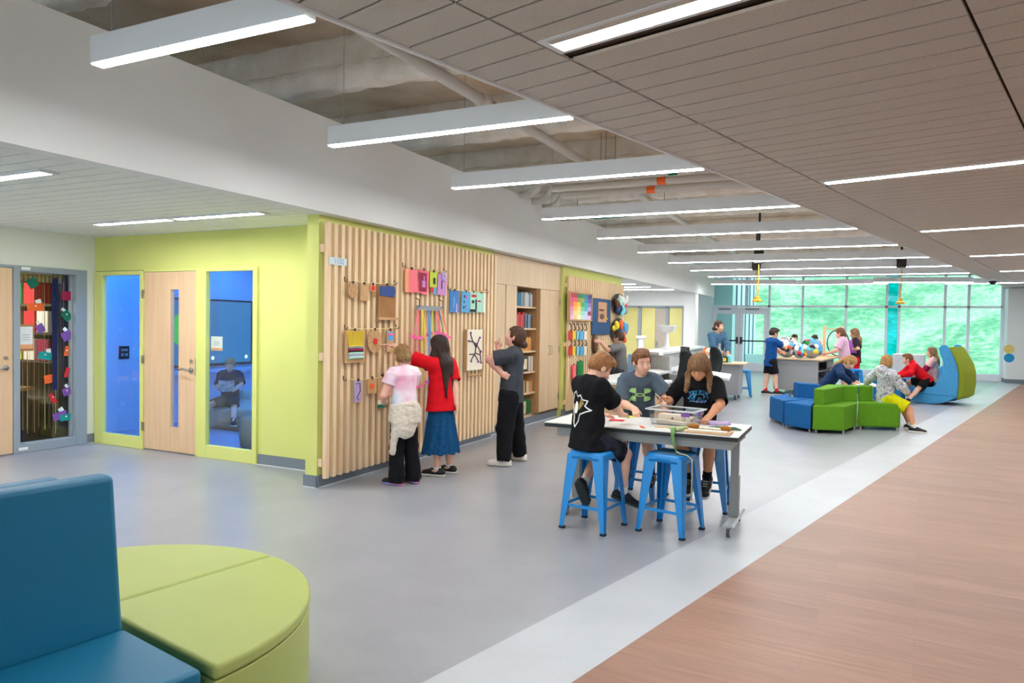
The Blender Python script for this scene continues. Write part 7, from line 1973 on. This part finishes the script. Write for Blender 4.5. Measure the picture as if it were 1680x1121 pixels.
# smiling boy
K_SLATE = cloth('slate_blue', (84, 98, 110), (76, 90, 102), vscale=90)
J = person('smiling boy in a slate shirt with a lime logo behind the work table', -1.83, 6.50, -72, 1.40, SKIN, pelvis=0.69, lean=12, head=(24, -10, 6), smile=True,
       hands={'R': (-1.77, 6.16, 0.835), 'L': (-1.50, 6.18, 0.83)}, elbows={'R': (-1, 0.3, -0.6), 'L': (1, 0.3, -0.4)},
       hand_pose={'R': dict(dir=(0.35, -0.75, -0.5), palm=(0.2, 0.3, -1), thumb=(1, 0, 0), curls=((30, 40), (38, 42), (42, 44), (46, 46))), 'L': dict(dir=(0.1, -0.9, -0.4), palm=(0, -0.2, -1), thumb=(-1, 0, 0), curl=(30, 40))},
       feet={'R': (-1.86, 6.18, 0.20), 'L': (-1.62, 6.18, 0.20)}, toes={'R': (0.1, -1, -0.15), 'L': (0.1, -1, -0.15)}, knees={'R': (-0.1, -1, 0.5), 'L': (0.2, -1, 0.5)},
       hair=dict(style='short', m=H_CHEST, thick=0.013, line=0.066), shirt=dict(m=K_SLATE, hem=-0.05, t=0.020, sl=0.95), bottom=dict(kind='shorts', m=K_BLACK, frac=0.85), shoes=dict(m=M_SHBLK, sole=M_SOLEB, sock=K_BLACK))
# logo: two facing arcs crossing
lime = mat('logo_lime', (190, 236, 152), 0.7)
co = J['chest']+J['Ft']*0.2+J['S']*0.005
LOBE = [(-.098, .042), (-.092, .052), (-.070, .060), (-.036, .064), (-.036, .010), (-.060, .014), (-.082, .020), (-.096, .030)]
for sg in (1, -1):
    for sv in (1, -1):
        pp = [(-x*sg, y*sv) for x, y in LOBE]
        decal(J, 'shirt_logo', pp, [tuple(range(8))], lime, co, -J['Rt'], J['S'], off=0.004, sub=2)
n_ = 24; vs = [(.044*math.cos(2*PI*i/n_), .017*math.sin(2*PI*i/n_)) for i in range(n_)]+[(.028*math.cos(2*PI*i/n_), .008*math.sin(2*PI*i/n_)) for i in range(n_)]
decal(J, 'shirt_logo', vs, [(i, (i+1) % n_, n_+(i+1) % n_, n_+i) for i in range(n_)], lime, co, -J['Rt'], J['S'], off=0.004, sub=1)
# long-haired child
J = person('child with long light brown hair and a black shirt with blue lettering, working with yarn', -1.25, 6.40, -86, 1.41, SKIN2, pelvis=0.695, lean=10, head=(-2, -36, -4),
       hands={'R': (-1.47, 6.18, 0.935), 'L': (-1.10, 6.02, 0.835)}, elbows={'R': (-0.6, 0.3, -0.8), 'L': (1, 0.2, -0.5)},
       hand_pose={'R': dict(dir=(-0.8, -0.45, 0.15), palm=(0.3, -0.6, -0.6), thumb=(0.2, -0.5, 1), curls=((40, 40), (50, 50), (55, 55), (60, 55))), 'L': dict(dir=(-0.35, -0.75, -0.45), palm=(-0.2, -0.2, -1), thumb=(-1, -0.3, 0), curl=(14, 18))},
       feet={'R': (-1.27, 6.16, 0.20), 'L': (-1.13, 6.14, 0.22)}, toes={'R': (-0.1, -1, -0.4), 'L': (0.0, -0.8, -0.55)}, knees={'R': (-0.2, -1, 0.5), 'L': (0.3, -1, 0.5)},
       hair=dict(style='long', m=H_LIGHT, len=0.22, front=True, thick=0.020, fringe=True, line=0.030), shirt=dict(m=K_BLACK, hem=-0.05, t=0.018, sl=0.95), bottom=dict(kind='shorts', m=K_BLACK, frac=0.7),
       shoes=dict(m=M_SHBLK, sole=M_SHWHT, high=0.03, mark=CT['white'], sock=K_BLACK, sole_t=0.02))
blu = mat('lettering_blue', (72, 160, 214), 0.7)
co = J['chest']+J['Ft']*0.2+J['S']*0.035
def arc_text(body, size, rad, y0, spread):
    out_v, out_f = [], []
    for i, ch in enumerate(body):
        if ch == ' ': continue
        a = spread*((i+0.5)/len(body)-0.5)
        vs_, fs_ = text_mesh(ch, size)
        o = len(out_v)
        for p in vs_:
            x_, y_ = p.x, p.y+rad
            out_v.append((x_*math.cos(a)+y_*math.sin(a), -x_*math.sin(a)+y_*math.cos(a)-rad+y0))
        out_f += [tuple(o+q for q in f) for f in fs_]
    return out_v, out_f
vs, fs = arc_text('Seneca Valley', 0.034, 0.16, 0.035, 1.15); decal(J, 'shirt_lettering', vs, fs, blu, co, -J['Rt'], J['S'], off=0.004)
rg = random.Random(4); vs, fs = [], []
for q in range(46):        # the busy printed picture under the name
    cx_, cy_ = rg.uniform(-.085, .085), rg.uniform(-.07, .012)
    if (cx_/.095)**2+((cy_+.03)/.06)**2 > 1: continue
    a = rg.uniform(0, PI); r1, r2 = rg.uniform(.006, .014), rg.uniform(.002, .004); o = len(vs)
    vs += [(cx_+math.cos(a)*r1*sx_-math.sin(a)*r2*sy_, cy_+math.sin(a)*r1*sx_+math.cos(a)*r2*sy_) for sx_, sy_ in ((-1, -1), (1, -1), (1, 1), (-1, 1))]; fs.append((o, o+1, o+2, o+3))
decal(J, 'shirt_print', vs, fs, blu, co, -J['Rt'], J['S'], off=0.003)
vs, fs = text_mesh('Home  Team', 0.020); decal(J, 'shirt_lettering', [(p.x, p.y-.062) for p in vs], fs, CT['lilac'], co, -J['Rt'], J['S'], off=0.0045)
pp = J['palm']['R']
t = thing('pencil', 'white stick held up by the long-haired child', 'pencil', pp, 0); obj('shaft', MB().cone((-0.06, -0.02, 0.06), (0.03, 0.01, -0.03), 0.004, n=8), CT['white'], t)
t = thing('lilac_cloth', 'lilac cloth bunched under the hands of the long-haired child', 'cloth', (-1.06, 6.0, TZ+0.001), 0)
v = Vol((-1.3, 5.84, TZ), (-0.85, 6.2, TZ+0.08), 0.005); v.add(rc((-1.2, 6.05, TZ+0.0), (-1.05, 5.95, TZ+0.005), 0.03, 0.025), 0); v.add(rc((-1.06, 5.95, TZ+0.006), (-0.95, 6.02, TZ), 0.03, 0.03), 0.02); v.plane((0, 0, TZ+0.001), (0, 0, -1))
vol_obj('folds', v, cloth('lilac', (190, 172, 206)), t, lambda V: wavy(V, 0.004, 90, 2))

# ------------------------------------------------------------------ people farther away
def top_z(px, py, y): return onY(px, py, y).z
K_GREYT = cloth('heather_grey', (122, 122, 122), (108, 108, 110), vscale=80)
px_ = onX(1019, 600, -4.02); y7 = px_.y
J = person('boy in a grey shirt touching the brown carving on the far slat screen', -4.02, y7, 188, 1.44, SKIN, head=(-10, 4, 0), lean=4, res=0.008,
       hands={'L': (-4.30, y7-0.40, 1.27)}, elbows={'L': (0.2, -0.3, -1)}, hand_pose={'L': dict(dir=(-0.5, -0.8, 0.1), palm=(-1, 0.2, 0), thumb=(0, 0, 1), curl=(15, 20))},
       hair=dict(style='short', m=H_BROWN, thick=0.016), shirt=dict(m=K_GREYT, hem=-0.08, t=0.02, sl=0.85), bottom=dict(kind='shorts', m=K_CHAR), shoes=dict(m=M_SHBLK), build=1.12)
K_JEAN = cloth('denim_jacket', (78, 112, 140), (62, 96, 126), vscale=30)
K_BLOUSE = cloth('grey_blouse', (176, 170, 172))
def jacket_open(J):
    v = Vol(J['lo'], J['hi'], 0.008); H, pel, S, Ft = J['H'], J['pel'], J['S'], J['Ft']
    v.add(rc(pel+S*0.0*H, J['nb']-S*0.03*H, 0.05*H, 0.035*H, Ft, 0.6), 0); v.d = v.d
    for q in range(1): pass
    lo_ = pel+Ft*0.062*H
    vol_obj('blouse', v.add(rc(pel+Ft*0.045*H, J['nb']-S*0.05*H+Ft*0.030*H, 0.045*H, 0.03*H), 0.02), K_BLOUSE, J['root'])
J = person('woman in a denim jacket standing behind the left tool bench', -3.02, 17.35, -52, 1.70, SKIN, head=(26, 2, 0), res=0.008,
       hands={'R': (-2.90, 17.05, 1.0), 'L': (-2.74, 17.12, 1.0)}, elbows={'R': (-1, 0, -0.5), 'L': (1, 0.3, -0.5)}, hair=dict(style='bun', m=H_BROWN, thick=0.010),
       shirt=dict(m=K_JEAN, sleeve='long', hem=-0.03, t=0.018, name='jacket'), bottom=dict(kind='pants', m=K_DENIM), shoes=dict(m=M_SHBLK), extra=jacket_open)
K_BLUET = cloth('royal_blue', (24, 78, 140), (20, 70, 128))
b9 = onZ(1273, 645, 0)
J = person('boy in a royal blue shirt and black shorts beside the ball sculptures', -1.86, 17.75, 38, 1.56, SKIN, head=(-6, -8, 0), lean=3, res=0.008,
       hands={'R': (-1.52, 18.18, 1.06), 'L': (-1.62, 18.28, 0.96)}, elbows={'R': (0.4, -0.8, -0.8), 'L': (-1, 0, -0.5)}, hair=dict(style='short', m=H_DARK, thick=0.014),
       feet={'R': (-1.70, 17.72, 0), 'L': (-1.96, 17.72, 0)}, toes={'R': (0.8, 0.3, 0), 'L': (0.75, -0.1, 0)},
       shirt=dict(m=K_BLUET, hem=-0.09, t=0.024, sl=0.9), bottom=dict(kind='shorts', m=K_BLACK, frac=0.80, t=0.018), shoes=dict(m=M_SHBLK, sole=M_SOLEW, sock=K_RED))
K_WHT = cloth('pale_shirt', (200, 210, 214)); K_PINK = cloth('pale_pink', (226, 186, 208), (216, 172, 198)); K_PURP = cloth('plum_black', (44, 34, 44))
p = onY(1302, 547, 20.75)
person('boy in a pale shirt seated behind the ball sculptures, looking down', p.x, 20.75, -75, 1.46, SKIN, pelvis=0.70, lean=8, head=(0, -14, 0), res=0.010, hands={'R': (p.x-0.12, 20.4, 0.92), 'L': (p.x+0.12, 20.4, 0.92)},
       feet={'R': (p.x-0.1, 20.5, 0.12), 'L': (p.x+0.1, 20.5, 0.12)}, hair=dict(style='short', m=H_DARK, thick=0.013), shirt=dict(m=K_WHT, hem=-0.04), bottom=dict(kind='pants', m=K_DENIM), shoes=dict(m=M_SHBLK))
q = onY(1329, 545, 20.95)
person('dark-haired boy mostly hidden behind the sky blue ball sculpture', q.x+0.1, 21.2, -85, 1.48, SKIN2, pelvis=0.70, lean=10, head=(0, -24, 0), res=0.010, hands={'R': (q.x-0.04, 20.85, 0.92), 'L': (q.x+0.24, 20.85, 0.92)},
       feet={'R': (q.x+0.0, 20.95, 0.12), 'L': (q.x+0.2, 20.95, 0.12)}, hair=dict(style='short', m=H_DARK, thick=0.014), shirt=dict(m=K_CHAR, hem=-0.04), bottom=dict(kind='pants', m=K_DENIM), shoes=dict(m=M_SHBLK))
stool((p.x, 20.78, 0), 0.1, 'blue metal stool under the boy in the pale shirt behind the ball sculptures')
stool((q.x+0.1, 21.22, 0), -0.1, 'blue metal stool under the dark-haired boy behind the ball sculptures')
r_ = onY(1388, 545, 18.9)
J = person('girl with a long braid in a pale pink shirt reaching over the right tool bench', r_.x, 18.9, 172, 1.60, SKIN3, head=(4, -12, 0), lean=8, res=0.008,
       hands={'L': (r_.x-0.40, 18.74, 0.98), 'R': (r_.x-0.38, 19.1, 0.98)}, elbows={'L': (0.2, -0.6, -0.8), 'R': (0.2, 0.6, -0.8)}, hair=dict(style='braid', m=H_CHEST, len=0.22, thick=0.012),
       shirt=dict(m=K_PINK, hem=-0.08, t=0.024, sl=0.78), bottom=dict(kind='shorts', m=cloth('pale_denim', (150, 170, 192)), frac=0.62), shoes=dict(m=M_SHWHT), build=1.1)
r2_ = onY(1405, 545, 20.3)
J = person('girl in a black shirt and red shorts hugging a purple folder', r2_.x, 20.3, 172, 1.58, SKIN, head=(0, -6, 0), res=0.009, hands={'L': (r2_.x-0.10, 20.14, 1.06), 'R': (r2_.x-0.16, 20.36, 1.02)}, elbows={'L': (0.4, -0.8, -0.7), 'R': (0.2, 0.9, -0.7)},
       hair=dict(style='long', m=H_LIGHT, len=0.22, front=True), shirt=dict(m=K_PURP, hem=-0.07, t=0.02, sl=0.9), bottom=dict(kind='shorts', m=K_RED, frac=0.8, t=0.018), shoes=dict(m=M_SHWHT))
t = thing('folder', 'purple folder held by the girl in the black shirt', 'folder', (r2_.x-0.10, 20.11, 1.13), math.radians(-8)); obj('cover', MB().box(-0.12, 0.12, -0.008, 0.008, -0.16, 0.16), mat('folder_purple', (176, 92, 196), 0.5), t)

# ------------------------------------------------------------------ children on the modular lounge and rockers
def camo():
    m = bpy.data.materials.new('cloth_grey_print'); m.use_nodes = True; nt = m.node_tree; b = nt.nodes['Principled BSDF']
    tc = nt.nodes.new('ShaderNodeTexCoord'); n = nt.nodes.new('ShaderNodeTexNoise'); n.inputs['Scale'].default_value = 20; n.inputs['Detail'].default_value = 4; n.inputs['Distortion'].default_value = 2.2
    nt.links.new(tc.outputs['Object'], n.inputs['Vector']); cr = nt.nodes.new('ShaderNodeValToRGB'); cr.color_ramp.interpolation = 'CONSTANT'; e = cr.color_ramp.elements
    e[0].position = 0.0; e[0].color = (*lin((96, 98, 106)), 1); e[1].position = 0.60; e[1].color = (*lin((178, 180, 186)), 1); q = e.new(0.40); q.color = (*lin((166, 168, 176)), 1); q = e.new(0.48); q.color = (*lin((222, 222, 224)), 1)
    nt.links.new(n.outputs['Fac'], cr.inputs[0]); nt.links.new(cr.outputs[0], b.inputs['Base Color']); b.inputs['Roughness'].default_value = 0.8
    return m
K_YELL = cloth('yellow', (226, 224, 20), (214, 208, 8))
J = person('boy in a white and grey patterned hoodie and yellow shorts seated on the green lounge', 0.40, 12.80, 36, 1.40, SKIN2, pelvis=0.515, lean=-10, side=12, twist=0, head=(40, -8, 0), res=0.007,
       hands={'L': (0.12, 13.10, 0.68), 'R': (0.70, 12.80, 0.60)}, elbows={'L': (-1, 0.2, 0.0), 'R': (0.3, -1, -0.6)}, feet={'R': (0.80, 12.58, 0.0), 'L': (0.76, 12.86, 0.0)}, toes={'R': (0.95, -0.25, 0), 'L': (0.9, -0.1, -0.25)},
       knees={'R': (1, 0, 0.6), 'L': (1, 0.1, 0.6)}, hair=dict(style='bob', m=H_GOLD, thick=0.012), shirt=dict(m=camo(), sleeve='long', hem=-0.06, t=0.026, hood=True, name='hoodie', amp=0.006), bottom=dict(kind='shorts', m=K_YELL, frac=0.92, t=0.026, amp=0.006),
       shoes=dict(m=M_SHBLK, sole=M_SHWHT, sock=K_SOCK, sock_h=0.05, mark=CT['purple'], sole_t=0.02))
K_NAVY = cloth('navy', (34, 58, 96), (28, 50, 86))
J = person('girl in a navy sweatshirt bent over her writing behind the green lounge', -0.52, 13.75, -8, 1.46, SKIN, pelvis=0.56, lean=36, head=(-6, -46, 0), res=0.008,
       hands={'R': (-0.10, 13.42, 0.66), 'L': (-0.02, 13.75, 0.66)}, elbows={'R': (0.2, -1, -0.5), 'L': (0.4, 1, -0.4)}, feet={'R': (-0.05, 13.55, 0), 'L': (-0.05, 13.85, 0)}, knees={'R': (1, -0.3, 0.6), 'L': (1, 0.3, 0.6)},
       hair=dict(style='pony', m=H_GOLD, len=0.12, thick=0.010), shirt=dict(m=K_NAVY, sleeve='long', hem=-0.05, t=0.02, name='sweatshirt'), bottom=dict(kind='pants', m=K_CHAR), shoes=dict(m=M_SHWHT))
t = thing('cube_ottoman', 'low blue cube under the girl in navy', 'seat', (-0.60, 13.80, 0)); obj('body', MB().box(-0.25, 0.22, -0.22, 0.25, 0.0, 0.47), M_BFAB, t, bevel=0.02)
t = thing('lap_table', 'small white writing surface in front of the girl in navy', 'table', (0.10, 13.62, 0)); obj('top', MB().box(-0.18, 0.18, -0.26, 0.26, 0.615, 0.635), M_LAM, t); obj('post', MB().box(-0.03, 0.03, -0.03, 0.03, 0.02, 0.615).box(-0.15, 0.15, -0.15, 0.15, 0, 0.02), M_LEG, t)
K_RED2 = cloth('red_jacket', (216, 24, 36), (198, 16, 28), vscale=10)
J = person('boy in a red jacket leaning forward from the blue rocker', 1.34, 17.80, 184, 1.42, SKIN, pelvis=0.50, lean=44, head=(0, -4, 0), res=0.008,
       hands={'L': (0.82, 17.50, 0.58), 'R': (0.78, 17.68, 0.58)}, elbows={'L': (0.2, -1, -0.6), 'R': (0.2, 1, -0.6)}, feet={'L': (0.94, 17.30, 0), 'R': (1.16, 17.90, 0.10)}, toes={'L': (-0.2, -1, 0)}, knees={'L': (-1, -0.6, 0.8), 'R': (-1, 0.3, 0.6)},
       hair=dict(style='short', m=H_CHEST, thick=0.016), shirt=dict(m=K_RED2, sleeve='long', hem=-0.05, t=0.024, hood=True, name='jacket', amp=0.006), bottom=dict(kind='shorts', m=K_BLACK, frac=0.85, t=0.016), shoes=dict(m=M_SHBLK, sole=M_SOLEW, sock=K_SOCK))
K_ROSE = cloth('rose_print', (226, 194, 190), (196, 150, 150), vscale=34); K_MAR = cloth('maroon', (128, 24, 62))
def maroon_sleeves(J):
    for s_ in ('R', 'L'):
        v = Vol(J['lo'], J['hi'], 0.008); v.add(rc(J['sh'][s_].lerp(J['EL'][s_], 0.6), J['EL'][s_], 0.034*J['H'], 0.032*J['H'], cap=True), 0); v.add(rc(J['EL'][s_], J['WR'][s_], 0.032*J['H'], 0.024*J['H'], cap=True), 0.01); v.add(el(J['EL'][s_], (0.033*J['H'],)*3), 0.01)
        vol_obj('undersleeve', v, K_MAR, J['root'])
J = person('girl in a pink print top with maroon sleeves seated in the blue rocker', 1.50, 18.16, 176, 1.40, SKIN, pelvis=0.52, lean=4, head=(-4, 2, 0), res=0.008, hands={'L': (1.20, 18.05, 0.60), 'R': (1.20, 18.28, 0.60)}, elbows={'L': (0.3, -0.7, -0.8), 'R': (0.3, 0.7, -0.8)},
       feet={'L': (0.92, 18.10, 0.22), 'R': (0.92, 18.30, 0.22)}, knees={'L': (-0.4, 0, 1), 'R': (-0.4, 0, 1)}, hair=dict(style='long', m=H_LIGHT, len=0.16, front=False), shirt=dict(m=K_ROSE, hem=-0.06, t=0.022, sl=0.7), bottom=dict(kind='pants', m=cloth('khaki', (190, 184, 150))), shoes=dict(m=M_SHWHT), extra=maroon_sleeves)
t = thing('paper_sheet', 'white paper on the dark blue cube by the boy in red', 'paper', (0.80, 17.75, 0.522), 0.2); obj('sheet', MB().box(-0.14, 0.14, -0.1, 0.1, 0, 0.003), CT['white'], t)
# child reading in the blue room
K_DKT = cloth('dark_tee', (52, 48, 66))
J = person('child with short blond hair reading a book on the bean bag in the blue room', -8.13, 7.46, -50, 1.20, SKIN, pelvis=0.44, lean=-4, head=(0, -22, 0), res=0.007,
       hands={'R': (-8.05, 7.25, 0.57), 'L': (-7.93, 7.33, 0.57)}, elbows={'R': (-0.6, -0.3, -0.8), 'L': (0.8, 0.4, -0.6)}, feet={'R': (-8.16, 6.98, 0.10), 'L': (-7.74, 7.16, 0.10)}, knees={'R': (-0.3, -1, 0.6), 'L': (0.9, -0.3, 0.6)}, toes={'R': (0.3, -0.9, 0.1), 'L': (0.8, -0.6, 0.1)},
       hand_pose={'R': dict(dir=(0.4, 0.1, 0.8), palm=(0.3, -0.6, 0), thumb=(0, -1, 0), curl=(25, 25)), 'L': dict(dir=(-0.3, -0.3, 0.8), palm=(0.3, -0.6, 0), thumb=(0, -1, 0), curl=(25, 25))},
       hair=dict(style='short', m=H_GOLD, thick=0.010), shirt=dict(m=K_DKT, hem=-0.06, t=0.018, sl=0.9), bottom=dict(kind='shorts', m=K_CHAR, frac=0.8), shoes=dict(m=M_SHBLK, sole=M_SHWHT, sock=K_BLACK, sock_h=0.07))
hb = (J['palm']['R']+J['palm']['L'])/2+Vector((0.04, -0.05, 0.02))
t = thing('open_book', 'open paperback held by the child in the blue room', 'book', hb, math.radians(40))
for sg in (-1, 1):
    R_ = Matrix.Rotation(math.radians(-20), 3, 'X') @ Matrix.Rotation(sg*math.radians(-22), 3, 'Z')
    obj('cover', MB().cbox(R_ @ Vector((sg*0.055, 0, 0.0)), (0.11, 0.003, 0.155), R_), mat('book_photo_cover', (96, 92, 96), 0.5, rgb2=(190, 186, 180), vscale=22), t)
    obj('pages', MB().cbox(R_ @ Vector((sg*0.054, 0.007, 0.0)), (0.104, 0.010, 0.148), R_), M_PAGE, t)
